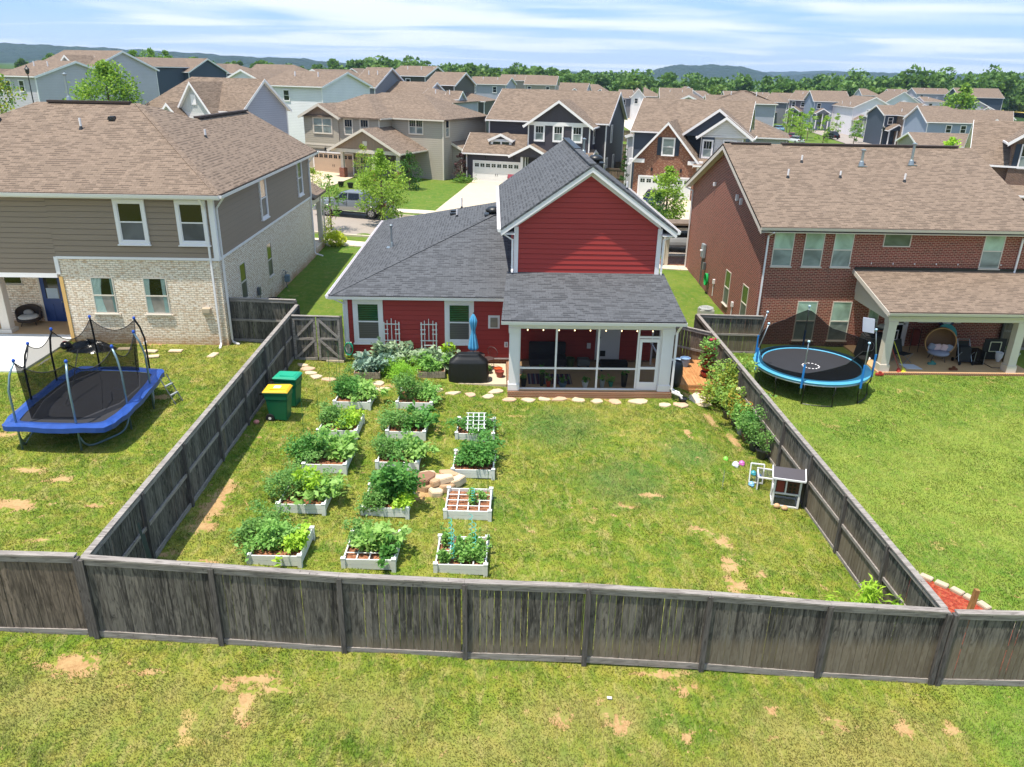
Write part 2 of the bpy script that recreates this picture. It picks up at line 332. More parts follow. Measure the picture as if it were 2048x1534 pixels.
# bare soil patches: x, y, rx, ry, angle, strength  (measured on the lawn)
BARE = [(-7.98, 11.99, 0.6, 0.3, 0, 1.1), (-4.50, 11.79, 0.5, 0.14, 0, 1.1), (-4.52, 11.22, 0.16, 0.5, 0, 1.1), (-4.01, 11.57, 0.35, 0.12, 0, 1.0), (-5.04, 11.57, 0.2, 0.15, 0, 1.0), (3.61, 12.47, 0.5, 0.16, 0, 1.1), (4.01, 12.07, 0.2, 0.14, 0, 1.0), (2.51, 11.08, 0.22, 0.3, 0, 1.1), (1.43, 11.18, 0.2, 0.2, 0, 1.0), (2.29, 11.41, 0.15, 0.2, 0, 1.0), (6.87, 11.40, 0.22, 0.16, 0, 1.0), (8.21, 11.33, 0.25, 0.2, 0, 1.0), (9.16, 11.34, 0.18, 0.18, 0, 1.0), (5.64, 11.61, 0.12, 0.15, 0, 1.0), (3.70, 10.84, 0.12, 0.15, 0, 1.0), (-6.51, 11.87, 0.2, 0.08, 0, 1.0), (-3.24, 12.73, 0.3, 0.06, 0, 1.0), (-5.39, 10.48, 0.12, 0.1, 0, 1.0), (-7.29, 18.00, 0.35, 0.7, 0, 1.1), (-7.24, 16.89, 0.3, 0.4, 0, 1.1), (-7.23, 18.64, 0.2, 0.5, 0, 1.1), (-7.34, 22.16, 0.35, 0.14, 0, 1.0), (-7.70, 15.67, 0.3, 0.15, 0, 1.0), (-6.81, 15.46, 0.5, 0.1, 0, 1.0), (-7.28, 19.22, 0.15, 0.3, 0, 1.0), (6.31, 17.61, 0.25, 0.35, 0, 1.1), (6.22, 16.60, 0.25, 0.4, 0, 1.1), (6.10, 15.74, 0.3, 0.3, 0, 1.1), (5.99, 17.96, 0.15, 0.2, 0, 1.0), (6.90, 16.24, 0.12, 0.15, 0, 1.0), (1.16, 17.65, 0.14, 0.12, 0, 1.0), (5.69, 18.17, 0.2, 0.2, 0, 1.0), (7.37, 15.57, 0.2, 0.1, 0, 1.0), (2.62, 26.68, 0.6, 0.2, 0, 1.1), (4.59, 26.61, 0.3, 0.12, 0, 1.0), (8.18, 27.55, 0.8, 0.3, 0, 1.1), (8.05, 25.56, 0.2, 0.6, 0, 1.1), (8.51, 24.21, 0.2, 0.7, 0, 1.1), (3.89, 19.14, 0.35, 0.12, 0, 1.0), (4.77, 19.96, 0.4, 0.15, 0, 1.1), (6.82, 23.98, 0.15, 0.3, 0, 1.0), (-3.58, 24.00, 0.3, 0.1, 0, 1.0), (-4.16, 27.02, 1.0, 0.2, 0, 1.1), (-1.97, 19.18, 0.5, 0.3, 0, 1.1), (-12.21, 17.54, 0.7, 0.35, 0, 1.1), (-12.85, 19.41, 0.5, 0.2, 0, 1.1), (-11.36, 24.70, 0.4, 0.22, 0, 1.1), (-11.75, 18.87, 0.3, 0.15, 0, 1.0), (-10.11, 17.65, 0.35, 0.12, 0, 1.0), (-10.63, 15.98, 0.4, 0.1, 0, 1.0), (-14.70, 21.56, 0.4, 0.2, 0, 1.1), (-13.86, 30.02, 0.6, 0.12, 0, 1.1), (-1.76, 20.19, 0.5, 0.2, 0, 1.1)]
def bare_at(x, y):
    b = 0.
    for (cx, cy, rx, ry, a, s) in BARE:
        dx, dy = x-cx, y-cy
        if abs(dx) > 3 or abs(dy) > 3: continue
        u = (dx*cos(a)+dy*sin(a))/rx; v = (-dx*sin(a)+dy*cos(a))/ry
        q = u*u+v*v
        if q < 6: b = max(b, s*math.exp(-q*.75))
    return b
xs = np.concatenate([np.linspace(-4000, -300, 12), np.linspace(-270, -70, 12), np.arange(-60, -22, 2), np.arange(-22, 25, .16), np.arange(25, 60, 2), np.arange(65, 300, 12), np.linspace(330, 4500, 12)])
ys = np.concatenate([np.arange(-60, 8, 6), np.arange(8, 33, .16), np.arange(33, 110, 1.), np.arange(112, 420, 8), np.linspace(440, 7000, 14)])
nx, ny = len(xs), len(ys)
V = np.zeros((nx*ny, 3)); BA = np.zeros(nx*ny, np.float32); k = 0
for x in xs:
    for y in ys:
        V[k] = (x, y, zg(x, y)-.012*bare_at(x, y) if y < 120 else zt(x, y)); BA[k] = bare_at(x, y) if (8 <= y < 33 and -22 < x < 25) else 0; k += 1
I = np.arange(nx*ny).reshape(nx, ny); Q = np.stack([I[:-1, :-1], I[1:, :-1], I[1:, 1:], I[:-1, 1:]], -1).reshape(-1, 4)
def grass_color(m, p):
    """lawn colour from world position, shared by the ground and the blades"""
    big = m.noise(p, .22, 4, .55, .4); mid = m.noise(p, 1.1, 5, .65, .3); fine = m.noise(p, 9, 4, .7); st = m.noise(m.scale(p, (1, .35, 1)), 4.5, 4, .7, .8)
    a = m.mix(m.rng(mid, .35, .65), col('829032'), col('607a22'))
    a = m.mix(m.rng(big, .44, .62), a, m.mix(.6, a, col('989444')))
    pt = m.noise(p, 2.6, 3, .5, .6); a = m.mix(m.rng(pt, .5, .66, 0, .42), a, col('47702c')); a = m.mix(m.rng(pt, .5, .36, 0, .45), a, col('a89c4c')); a = m.mix(m.rng(st, .5, .72, 0, .75), a, col('b3a56c')); a = m.mix(m.rng(fine, .56, .75, 0, .22), a, col('4b6a2a'))
    for (px_, py_, pr_) in ((4.2, 20.6, 1.9), (2.4, 24.2, 2.0), (6.6, 22.6, 1.2), (-.2, 19.0, .9)):
        dd = m.n('VectorMath', {0: p, 1: (px_, py_, -.4)}, operation='DISTANCE').outputs['Value']; a = m.mix(m.ma('MULTIPLY', m.rng(m.ma('ADD', m.ma('DIVIDE', dd, pr_), mid), 1.5, .9), .5), a, col('4c7040'))
    sp = m.n('SeparateXYZ', {0: p}); X, Y = sp.outputs[0], sp.outputs[1]
    dry = m.ma('MULTIPLY', m.rng(Y, 12.2, 11.4), m.rng(m.noise(p, .45, 3), .38, .58))      # unfenced strip in front is drier
    a = m.mix(m.ma('MULTIPLY', dry, .6), a, col('a1925a'))
    lush = m.ma('MAXIMUM', m.rng(X, 9.4, 9.9), m.rng(Y, 31, 33)); a = m.mix(m.ma('MULTIPLY', lush, .4), a, col('5f8a35'))
    a = m.mix(m.ma('MULTIPLY', m.rng(X, 9.4, 9.6), m.rng(big, .4, .6, .1, .45)), a, col('93a045'))
    return a, fine, st
m = Mat('lawn_ground'); p = m.pos(); gc, fine, st = grass_color(m, p)
gc = m.mix(.22, gc, col('3f5422'))
at = m.n('Attribute', attribute_name='bare').outputs['Fac']; nb = m.noise(p, 3.2, 6, .7, .5)
soil = m.mix(m.rng(m.noise(p, 14, 4, .7), .35, .7), col('b3946a'), col('94704c')); soil = m.mix(m.rng(m.noise(p, 1.7, 3), .4, .6, 0, .6), soil, col('b39a6e'))
fb = m.rng(m.ma('ADD', at, m.ma('MULTIPLY', m.ma('SUBTRACT', nb, .5), 4.2)), .5, .75)
gen = m.rng(m.ma('MULTIPLY', m.noise(p, .8, 5, .7), m.rng(m.noise(p, .3, 2), .45, .6, .6, 1.)), .6, .66, 0, .8)
gc = m.mix(gen, gc, col('b09763')); gc = m.mix(fb, gc, soil)
Yw = m.n('SeparateXYZ', {0: p}).outputs[1]; fp = m.noise(p, .012, 5, .6)
fcol = m.mix(m.rng(fp, .45, .55), col('2f4420'), col('48602c')); gc = m.mix(m.rng(Yw, 30, 36, 0, .38), gc, col('33501c')); gc = m.mix(m.rng(Yw, 150, 300), gc, fcol)  # past the blades the ground is painted darker, replacing their self-shading
m.set(c=gc, r=.95, spec=.1); m.bump(m.ma('ADD', fine, st), .5, .05)
gr = fast_mesh('ground', V, Q, m.m, smooth=True); at = gr.data.attributes.new('bare', 'FLOAT', 'POINT'); at.data.foreach_set('value', BA); struct(gr)

def ribbon(name, pts, w, mat, dz=.01, step=2., side=None, th=0, shape=None):
    """strip along pts (left edge) with width w to the right-hand side; follows the ground"""
    P = []
    for a, b in zip(pts[:-1], pts[1:]):
        n = max(1, int(hypot(b[0]-a[0], b[1]-a[1])/step))
        P += [(a[0]+(b[0]-a[0])*i/n, a[1]+(b[1]-a[1])*i/n) for i in range(n)]
    P.append(pts[-1]); m = MB(); rows = []
    for i, q in enumerate(P):
        a = P[max(0, i-1)]; b = P[min(len(P)-1, i+1)]; d = Vector((b[0]-a[0], b[1]-a[1])).normalized(); nrm = Vector((d.y, -d.x))
        rows.append([(q[0]+nrm.x*w*t, q[1]+nrm.y*w*t) for t in (0, .25, .5, .75, 1)])
    for r1, r2 in zip(rows[:-1], rows[1:]):
        for j in range(4):
            c4 = [r1[j], r1[j+1], r2[j+1], r2[j]]
            top = [(x, y, zg(x, y)+dz) for x, y in c4]
            if th: m.hexa([(x, y, z-th) for x, y, z in top], top)
            else: m.poly(top)
    return struct(m.build(name, mat, smooth=False))
def road_mat():
    m = Mat('pale_asphalt'); p = m.pos(); f = m.noise(p, .5, 5, .6); g = m.noise(p, 30, 2)  # pale brownish grey asphalt, tone varied by noise
    cr = m.rng(m.noise(m.scale(p, (.6, .6, 1)), 1.3, 6, .7, 1.5), .485, .495); cr2 = m.rng(m.noise(m.scale(p, (.6, .6, 1)), 1.3, 6, .7, 1.5), .505, .495)
    a = m.mix(f, col('938880'), col('a2978e')); a = m.mix(m.ma('MULTIPLY', m.ma('MULTIPLY', cr, cr2), .35), a, col('5c5652')); a = m.mix(m.rng(g, .3, .7, 0, .2), a, col('6c645e'))
    m.set(c=a, r=.9); return m.m
ROAD = road_mat()
def paving_mat():
    m = Mat('sidewalk_concrete'); p = m.pos(); f = m.noise(p, 1.2, 4, .6); uvx = m.n('SeparateXYZ', {0: p}).outputs[0]
    j = m.ma('LESS_THAN', m.ma('FRACT', m.ma('DIVIDE', uvx, 1.5)), .02)
    a = m.mix(f, col('c4b7a2'), col('d0c4b0')); a = m.mix(m.ma('MULTIPLY', j, .6), a, col('7c7264')); m.set(c=a, r=.9); return m.m
PAVE = paving_mat()
CURB = [(60, 50.6), (30, 50.4), (12, 51.1), (0, 52.0), (-10, 53.3), (-22, 56), (-36, 61), (-52, 69)]
ribbon('street', CURB, 8.6, ROAD, .02)
ribbon('kerb_near', [(x, y-.0) for x, y in CURB], .18, PAVE, .13, th=.2)
FAR = [(x-.1*0, y+8.75) for x, y in CURB]
ribbon('kerb_far', FAR, .18, PAVE, .13, th=.2)
ribbon('sidewalk', [(x, y-3.1) for x, y in CURB], 1.45, PAVE, .05, th=.1)
ribbon('sidewalk', [(x, y+10.4) for x, y in CURB], 1.6, PAVE, .05, th=.1)
# garage drives across the street
def flat_poly(name, pts, mat, dz=.03, n=8):
    (a, b, c, d) = pts; m = MB()
    g = lambda u, v: ((a[0]*(1-u)+b[0]*u)*(1-v)+(d[0]*(1-u)+c[0]*u)*v, (a[1]*(1-u)+b[1]*u)*(1-v)+(d[1]*(1-u)+c[1]*u)*v)
    m.grid(lambda u, v: (lambda q: (q[0], q[1], zg(*q)+dz))(g(u, v)), n, n); return struct(m.build(name, mat))
flat_poly('driveway', [(-2.0, 84.9), (3.2, 83.1), (.8, 61.2), (-5.0, 62.3)], CONC, .06)
flat_poly('driveway', [(-21.0, 88.9), (-14.2, 85.9), (-17.2, 64.8), (-24.5, 67.2)], CONC, .06)
flat_poly('driveway', [(13.6, 78), (19.6, 75.8), (17.5, 60.4), (11.5, 60.8)], CONC, .06)
# roads further off on the right and behind
def hillroad(name, pts, w, mat, dz=.08): return ribbon(name, pts, w, mat, dz, step=6)
hillroad('far_street', [(64, 120), (75, 168), (86, 222), (100, 285), (118, 360)], 9, ROAD)
hillroad('far_sidewalk', [(76, 120), (86.5, 166), (97, 220), (110, 283), (128, 360)], 2, PAVE, .1)
hillroad('far_drive', [(88, 222), (112, 226)], 5, PAVE, .12)
hillroad('far_drive', [(95, 252), (118, 256)], 5, PAVE, .12)
hillroad('alley', [(27, 120), (31, 190), (37, 244), (52, 305)], 7, PAVE)
# hills
def ridge(name, x0, x1, y, zb, prof, c1, c2, depth=900, seed=1):
    N = 220; V = []; xs_ = np.linspace(x0, x1, N)
    for i, x in enumerate(xs_):
        t = i/(N-1); h = np.interp(t, [p[0] for p in prof], [p[1] for p in prof])
        h += 5*NB(x, 0, .006, seed)+3.5*NB(x, 3, .03, seed)+2.2*NB(x, 8, .11, seed)
        for j, (dd, hh) in enumerate(((-depth, 0), (-depth*.55, .45), (-depth*.25, .8), (0, 1), (depth*.4, .5))):
            jit = 0 if j in (0,) else 14*NB(x, j*37., .02, seed+j)
            V.append((x, y+dd, zb+max(0, h)*hh+jit*hh*(1 if j != 3 else .1)))
    I = np.arange(N*5).reshape(N, 5); Q = np.stack([I[:-1, :-1], I[1:, :-1], I[1:, 1:], I[:-1, 1:]], -1).reshape(-1, 4)
    m = Mat(name+'_woodland'); p = m.pos(); f = m.noise(p, .012, 6, .75); g = m.n('TexVoronoi', {'Vector': p, 'Scale': .035}).outputs[0]
    m.set(c=m.mix(m.rng(f, .35, .65), col(c1), col(c2)), r=1., spec=0.); m.bump(m.ma('ADD', g, f), 1., 18)
    return struct(fast_mesh(name, V, Q, m.m, smooth=True))
ridge('hill_left', -3800, -60, 3300, -12, [(0, 98), (.25, 95), (.48, 86), (.56, 88), (.64, 80), (.72, 66), (.8, 58), (.88, 42), (.95, 26), (1, 8)], '1b2a18', '2c3d20', seed=2)
ridge('hill_low', -900, 5200, 5600, -15, [(0, 20), (.1, 48), (.135, 62), (.17, 46), (.22, 36), (.3, 40), (.42, 30), (.45, 62), (.53, 78), (.6, 46), (.7, 70), (.8, 80), (1, 60)], '1d2c1b', '2c3c22', 1200, seed=5)
ridge('hill_middle', 560, 1330, 3700, -12, [(0, 0), (.14, 34), (.3, 64), (.55, 68), (.72, 62), (.88, 26), (1, 0)], '1b2a18', '2b3c20', 500, seed=9)
ridge('hill_right', 1150, 4200, 3900, -12, [(0, 10), (.08, 36), (.2, 56), (.3, 50), (.5, 66), (.7, 60), (1, 50)], '1b2a18', '2b3c20', 700, seed=4)

# ---------------- wall helpers ----------------
def clip(poly, z, keep_above):
    out = []
    for i in range(len(poly)):
        a, b = poly[i], poly[(i+1) % len(poly)]
        ia = (a[1] >= z) == keep_above or a[1] == z; ib = (b[1] >= z) == keep_above or b[1] == z
        if ia: out.append(a)
        if ia != ib and abs(b[1]-a[1]) > 1e-9:
            t = (z-a[1])/(b[1]-a[1]); out.append((a[0]+(b[0]-a[0])*t, z))
    return out
def laps(mb, fr, poly, lap=.2, dep=.024, off=.014):
    """real lap siding: every board leans out at its foot; poly (a, z) convex; fr wall frame"""
    z0 = min(q[1] for q in poly); z1 = max(q[1] for q in poly); z = z0; old = mb.m; mb.m = fr
    while z < z1-1e-4:
        zz = min(z+lap, z1); c = clip(clip(poly, z, True), zz-(.017 if zz < z1-.01 else 0), False)
        if len(c) >= 3:
            fb = lambda q: off+dep*(1-(q[1]-z)/lap)
            mb.poly([(q[0], fb(q), q[1]) for q in c])
            bot = sorted([q for q in c if abs(q[1]-z) < 1e-4]); 
            if len(bot) >= 2: a, b = bot[0], bot[-1]; mb.poly([(a[0], off-.004, z), (b[0], off-.004, z), (b[0], fb(b), z), (a[0], fb(a), z)])
        z = zz
    mb.m = old
def window(parent, fr, a0, a1, z0, z1, frame=WHITE, trim=.1, sill=True, glass=(GL_DARK, GL_SCR), mull=.05, head=None, y=.03, cols=1, label=None, grille=0, curtain=None, split=.5):
    y = .052 if y == .03 else y
    """double hung window: trim boards, frame, two panes (and grilles) on wall frame fr, opening a0..a1, z0..z1"""
    m = MB(fr); h = head if head else trim; t = y+.03
    if trim:
        m.box(a0-trim, a1+trim, 0, t+.012, z1, z1+h); m.box(a0-trim, a0, 0, t+.008, z0, z1-.001); m.box(a1, a1+trim, 0, t+.008, z0, z1-.001)
        m.box(a0-trim, a1+trim, 0, t+.008, z0-trim, z0-.001)
    if sill: m.box(a0-trim-.04, a1+trim+.04, 0, t+.05, z0-trim-.045, z0-trim-.001 if trim else z0-.005)
    f = .04; wv = (a1-a0)/cols; zm = z0+(z1-z0)*split
    for c in range(cols):
        b0 = a0+c*wv+(.03 if c else 0); b1 = a0+(c+1)*wv-(.03 if c < cols-1 else 0)
        m.box(b0, b0+f, .0, y+.012, z0, z1); m.box(b1-f, b1, .0, y+.012, z0, z1); m.box(b0+f, b1-f, 0, y+.01, z1-f, z1); m.box(b0+f, b1-f, 0, y+.01, z0, z0+f)
        if split < 1: m.box(b0+f, b1-f, 0, y+.02, zm-mull/2, zm+mull/2)
        for g in range(grille):
            xx = b0+f+(b1-b0-2*f)*(g+1)/(grille+1); m.box(xx-.012, xx+.012, 0, y+.008, zm+mull/2, z1-f)
        if c: m.box(b0-.06, b0, 0, y+.018, z0, z1)
    w_ = m.build('window', frame, parent)
    if label: w_['label'] = label
    for c in range(cols):
        b0 = a0+c*wv+.04; b1 = a0+(c+1)*wv-.04
        g = MB(fr); g.box(b0, b1, -.02, y-.005, zm if split < 1 else z0+.02, z1-.02); g.build('pane', glass[0], w_)
        if split < 1: g = MB(fr); g.box(b0, b1, -.02, y-.008, z0+.02, zm-.001); g.build('pane', glass[1], w_)
        if curtain:
            g = MB(fr); n = 7
            for (c0, c1) in ((b0, b0+(b1-b0)*curtain[0]), (b1-(b1-b0)*curtain[1], b1)):
                g.grid(lambda u, v: (c0+(c1-c0)*u*(1-.25*sin(pi*v)), y-.002+.006*sin(u*n*2*pi), z0+.05+(z1-z0-.1)*v), 28, 4)
            g.build('curtain', mat_plain('sheer_teal_curtain', '9db5af', .8), w_)
    return w_
def downspout(parent, p0, p1, kick, mat=WHITE, r=.045, top=None, name='downspout'):
    """p0 top at the gutter, p1 foot; runs back to the wall, down, and out at the foot"""
    m = MB(); pts = ([top] if top else [])+[p0, p1, (p1[0]+kick[0]*.12, p1[1]+kick[1]*.12, p1[2]-.12), (p1[0]+kick[0], p1[1]+kick[1], p1[2]-.2)]
    for a, b in zip(pts[:-1], pts[1:]): m.bar(a, b, .075, .06)
    for q in pts[1:-1]: m.ball(q, .05, .045, .045, 6, 4)
    return m.build(name, mat, parent)
def gutter(parent, p, q, out, mat=WHITE):
    m = MB(); p, q, o = Vector(p), Vector(q), Vector(out); d = (q-p).normalized()
    k = lambda c, a, z: c+o*a+Vector((0, 0, z))
    for (a0, z0, a1, z1) in ((0, -.12, .1, -.12), (.1, -.12, .13, 0), (.13, 0, .115, -.005), (0, -.12, 0, 0)):
        m.poly([k(p, a0, z0), k(q, a0, z0), k(q, a1, z1), k(p, a1, z1)])
    for c in (p, q): m.poly([k(c, 0, -.12), k(c, .1, -.12), k(c, .13, 0), k(c, 0, 0)])
    return m.build('gutter', mat, parent, recalc=True, solid=.004)
def vent_pipe(parent, p, slope_n, h=.45, r=.04, boot=True, mat=WHITE, flue=False):
    m = MB(); m.tube([p, Vector(p)+Vector((0, 0, h))], r, 10); o = m.build('vent_pipe', mat, parent)
    if flue:
        f = MB(); f.lathe([(r*2.4, -.05), (r*1.6, .18), (r*1.15, .22), (r*1.15, .26)], 12, p); f.box(p[0]-.24, p[0]+.24, p[1]-.22, p[1]+.22, p[2]-.05, p[2]-.03); f.lathe([(r*1.5, h-.02), (r*1.9, h+.02), (r*1.9, h+.05), (.01, h+.1)], 12, p); f.build('flashing', GALV, o)
    elif boot:
        f = MB(); f.lathe([(r*2.6, -.06), (r*1.3, .06), (r*1.15, .1)], 10, p); f.build('flashing', BLACK, o)
    return o

# ---------------- main red house ----------------
RH = thing('house', 'red lap-sided house with charcoal shingle roof and white screened porch', 'house', (0, 0, 0))
fS = F((0, 30.05, 0), (1, 0, 0), (0, -1, 0))
base = MB(); base.box(-5.86, .9, 30.05, 46, -.9, 0.02); base.box(.9, 6.62, 30.05, 46, -1.3, 0.0)
core = MB(); core.box(-5.84, 1, 30.06, 45.4, .02, 2.74); core.box(.88, 6.6, 30.06, 46, 0, 5.5)
core.hexa([(.88, 30.06, 5.5), (6.6, 30.06, 5.5), (3.74, 30.06, 7.5)], [(.88, 41.6, 5.5), (6.6, 41.6, 5.5), (3.74, 41.6, 7.5)]); core.build('wall', mat_plain('red_house_sheathing', '7a181e', .7), RH)
base.build('foundation', mat_brick('foundation_brick', '8a5238', '6f3c2a', '97806a'), RH)
sd = MB(); laps(sd, fS, [(-5.84, .02), (.88, .02), (.88, 2.72), (-5.84, 2.72)])
laps(sd, fS, [(.9, 3.6), (6.58, 3.6), (6.58, 5.52), (3.74, 7.48), (.9, 5.52)])
laps(sd, F((-5.84, 38, 0), (0, 1, 0), (-1, 0, 0)), [(-7.9, 0), (7.3, 0), (7.3, 2.7), (-7.9, 2.7)])
laps(sd, F((.88, 38, 0), (0, 1, 0), (-1, 0, 0)), [(-7.9, 3.0), (7.3, 3.0), (7.3, 5.5), (-7.9, 5.5)])
laps(sd, fS, [(.9, 0), (6.6, 0), (6.6, 2.7), (.9, 2.7)])
laps(sd, F((6.6, 38, 0), (0, 1, 0), (1, 0, 0)), [(-7.9, -.3), (7.3, -.3), (7.3, 5.5), (-7.9, 5.5)])
sd.build('siding', RED, RH)
tr = MB()
for a in ((-5.93, -5.76), (.86, 1.03), (6.47, 6.64)): tr.box(a[0], a[1], 29.965, 30.05, 0 if a[0] < 0 else 3.5, 2.62 if a[0] < 0 else 5.45)
tr.box(-5.93, -5.86, 30.05, 30.2, 0, 2.62); tr.box(6.6, 6.66, 30.05, 30.2, 3.5, 5.45)
tr.box(.88, 6.62, 29.97, 30.05, 3.52, 3.62); tr.box(-5.86, .9, 30.0, 30.05, -.03, .03)
tr.box(-5.8, .9, 29.62, 30.05, 2.56, 2.6)       # soffit
# upper gable rake boards and soffit
def rakes(mb, yf, yw, xl, xr, xa, zl, za, h=.22, th=.03, zr=None):
    zr = zl if zr is None else zr
    for (x0, z0) in ((xl, zl), (xr, zr)):
        mb.hexa([(x0, yf, z0-h), (xa, yf, za-h), (xa, yf+th, za-h), (x0, yf+th, z0-h)], [(x0, yf, z0), (xa, yf, za), (xa, yf+th, za), (x0, yf+th, z0)])
        mb.hexa([(x0, yf+th, z0-h), (xa, yf+th, za-h), (xa, yw, za-h), (x0, yw, z0-h)], [(x0, yf+th, z0-h+.02), (xa, yf+th, za-h+.02), (xa, yw, za-h+.02), (x0, yw, z0-h+.02)])
rakes(tr, 29.62, 30.05, .36, 7.12, 3.74, 5.38, 7.80)
tr.hexa([(.9, 30.0, 5.42), (3.74, 30.0, 7.4), (3.74, 30.05, 7.4), (.9, 30.05, 5.42)], [(.9, 30.0, 5.62), (3.74, 30.0, 7.6), (3.74, 30.05, 7.6), (.9, 30.05, 5.62)])
tr.hexa([(6.58, 30.0, 5.42), (3.74, 30.0, 7.4), (3.74, 30.05, 7.4), (6.58, 30.05, 5.42)], [(6.58, 30.0, 5.62), (3.74, 30.0, 7.6), (3.74, 30.05, 7.6), (6.58, 30.05, 5.62)])
tr.box(.36, .88, 29.66, 41.5, 5.2, 5.24); tr.box(6.6, 7.12, 29.66, 41.5, 5.2, 5.24); tr.box(.33, .36, 29.62, 41.6, 5.2, 5.38); tr.box(7.12, 7.15, 29.62, 41.6, 5.2, 5.38)
tr.build('trim', WHITE, RH)
rf = MB()       # low hip roof, two-storey gable roof, porch lean-to
E0 = 2.62; S = .33; xa, xb, ya, yb = -6.42, 9.2, 29.62, 46.2; hw = (yb-ya)/2; zr = E0+.09+hw*S
def hip(mb, x0, x1, y0, y1, z, s, t=.1):
    h = (y1-y0)/2; zz = z+h*s; A, B = (x0+h, (y0+y1)/2, zz), (x1-h, (y0+y1)/2, zz)
    if B[0] < A[0]: A = B = ((x0+x1)/2, (y0+y1)/2, z+(x1-x0)/2*s)
    mb.slab([(x0, y0, z), (x1, y0, z), B, A], t); mb.slab([(x1, y1, z), (x0, y1, z), A, B], t); mb.slab([(x0, y1, z), (x0, y0, z), A], t); mb.slab([(x1, y0, z), (x1, y1, z), B], t)
# the hip stops at the two-storey wall: build the two visible planes cut at x = .88
hz = lambda d: E0+.09+d*S
d1 = .88-xa
rf.slab([(xa, ya, hz(0)), (.88, ya, hz(0)), (.88, ya+d1, hz(d1))], .1)
rf.slab([(xa, yb, hz(0)), (xa, ya, hz(0)), (.88, ya+d1, hz(d1)), (.88, yb-d1, hz(d1))], .1)
rf.slab([(.88, yb, hz(0)), (xa, yb, hz(0)), (.88, yb-d1, hz(d1))], .1)
for (xe, s) in ((.33, 1), (7.15, -1)):
    rf.slab([(xe, 29.6, 5.44), (xe, 41.7, 5.44), (3.74, 41.7, 7.86), (3.74, 29.6, 7.86)], .09)
rf.slab([(.36, 26.42, 2.78), (7.04, 26.42, 2.78), (6.86, 30.05, 3.66), (.6, 30.05, 3.66)], .1)
ro = rf.build('roof', ROOFG, RH)
m = MB(); m.bar((xa+.05, ya+.05, hz(0)+.0), (.86, ya+d1, hz(d1)+.0), .22, .03); m.bar((3.74, 29.62, 7.88), (3.74, 41.7, 7.88), .26, .05); m.build('ridge_cap', ROOFG, ro)
m = MB(); m.bar((3.75, 35.4, 7.9), (3.75, 41.3, 7.9), .3, .07); m.build('ridge_vent', BLACK, ro)
gutter(RH, (xa, ya, 2.7), (.6, ya, 2.7), (0, -1, 0)); gutter(RH, (xa, ya, 2.7), (xa, yb, 2.7), (-1, 0, 0)); gutter(RH, (.36, 26.42, 2.76), (7.04, 26.42, 2.76), (0, -1, 0))
gutter(RH, (.33, 29.6, 5.42), (.33, 41.7, 5.42), (-1, 0, 0)); gutter(RH, (7.15, 29.6, 5.42), (7.15, 41.7, 5.42), (1, 0, 0))
downspout(RH, (-5.9, 29.93, 2.3), (-5.9, 29.93, .12), (-.05, -.3), top=(-6.3, 29.6, 2.6)); downspout(RH, (.8, 29.9, 4.95), (.8, 29.9, 3.9), (0, -.1), top=(.3, 29.7, 5.3)); downspout(RH, (6.72, 29.95, 5.0), (6.72, 29.95, 3.7), (.1, 0), top=(7.2, 29.8, 5.32))
downspout(RH, (6.78, 26.62, 2.3), (6.78, 26.62, .1), (.38, -.25), top=(6.85, 26.36, 2.64)); 
g = RH
window(RH, fS, -5.4, -4.52, .78, 2.3, trim=.16, head=.3, label='tall white-trimmed window with white blinds, left of the trellises', glass=(mat_glass('painted_green_reflection_blind_glass', '14301f', '2f5a40', .075), mat_glass('screened_blind_glass', '4a4645', '605c59', .075, .4)))  # upper pane: green reflection painted into the glass colour
window(RH, fS, -1.72, -.86, .78, 2.3, trim=.16, head=.3, label='tall white-trimmed window with white blinds, behind the blue umbrella', glass=(MATS.get('x') or bpy.data.materials['painted_green_reflection_blind_glass'], bpy.data.materials['screened_blind_glass']))
m = MB(fS); m.box(-.12, .35, 0, .05, 1.3, 1.85); o = m.build('pet_door', WHITE, RH); m = MB(fS); m.box(-.03, .26, .05, .09, 1.36, 1.76); m.box(.0, .23, .09, .14, 1.4, 1.62); m.build('pet_door_flap', mat_plain('aged_grey_metal', '8d8577', .5), o)
m = MB(fS); m.box(.55, .7, 0, .06, .5, .72); o = m.build('outlet_box', WHITE, RH); m = MB(fS); m.box(.6, .65, .06, .09, .55, .68); m.build('outlet', GREYP, o)
for (x, y, h, fl) in ((-4.7, 36.2, .95, 1), (-1.75, 38.9, .35, 0), (-1.6, 41.2, .55, 0)):
    z = hz(x-xa) if x-xa < y-ya else hz(y-ya); vent_pipe(RH, (x, y, z), 0, h, .045 if fl else .04, flue=bool(fl), mat=GALV if fl else WHITE)
for (x, y) in ((-2.0, 39.9), (-2.0, 40.7)):
    m = MB(); z = hz(x-xa); m.box(x-.15, x+.15, y-.12, y+.12, z, z+.1); m.build('slant_vent', BLACK, RH)
def turtle(x, y, z):
    m = MB(); m.lathe([(.2, -.08), (.2, .1), (.33, .1), (.36, .15), (.34, .24), (.22, .33), (.01, .36)], 20, (x, y, z)); m.box(x-.42, x+.42, y-.38, y+.38, z-.02, z+.0); return m
turtle(.05, 36.4, hz(6.45)).build('roof_fan', BLACK, RH, smooth=True); turtle(5.0, 38.8, 7.0).build('roof_fan', BLACK, RH, smooth=True)
vent_pipe(RH, (4.6, 40.6, 7.2), 0, .7, .06, flue=True, mat=GALV); vent_pipe(RH, (5.9, 34.5, 6.3), 0, .35)
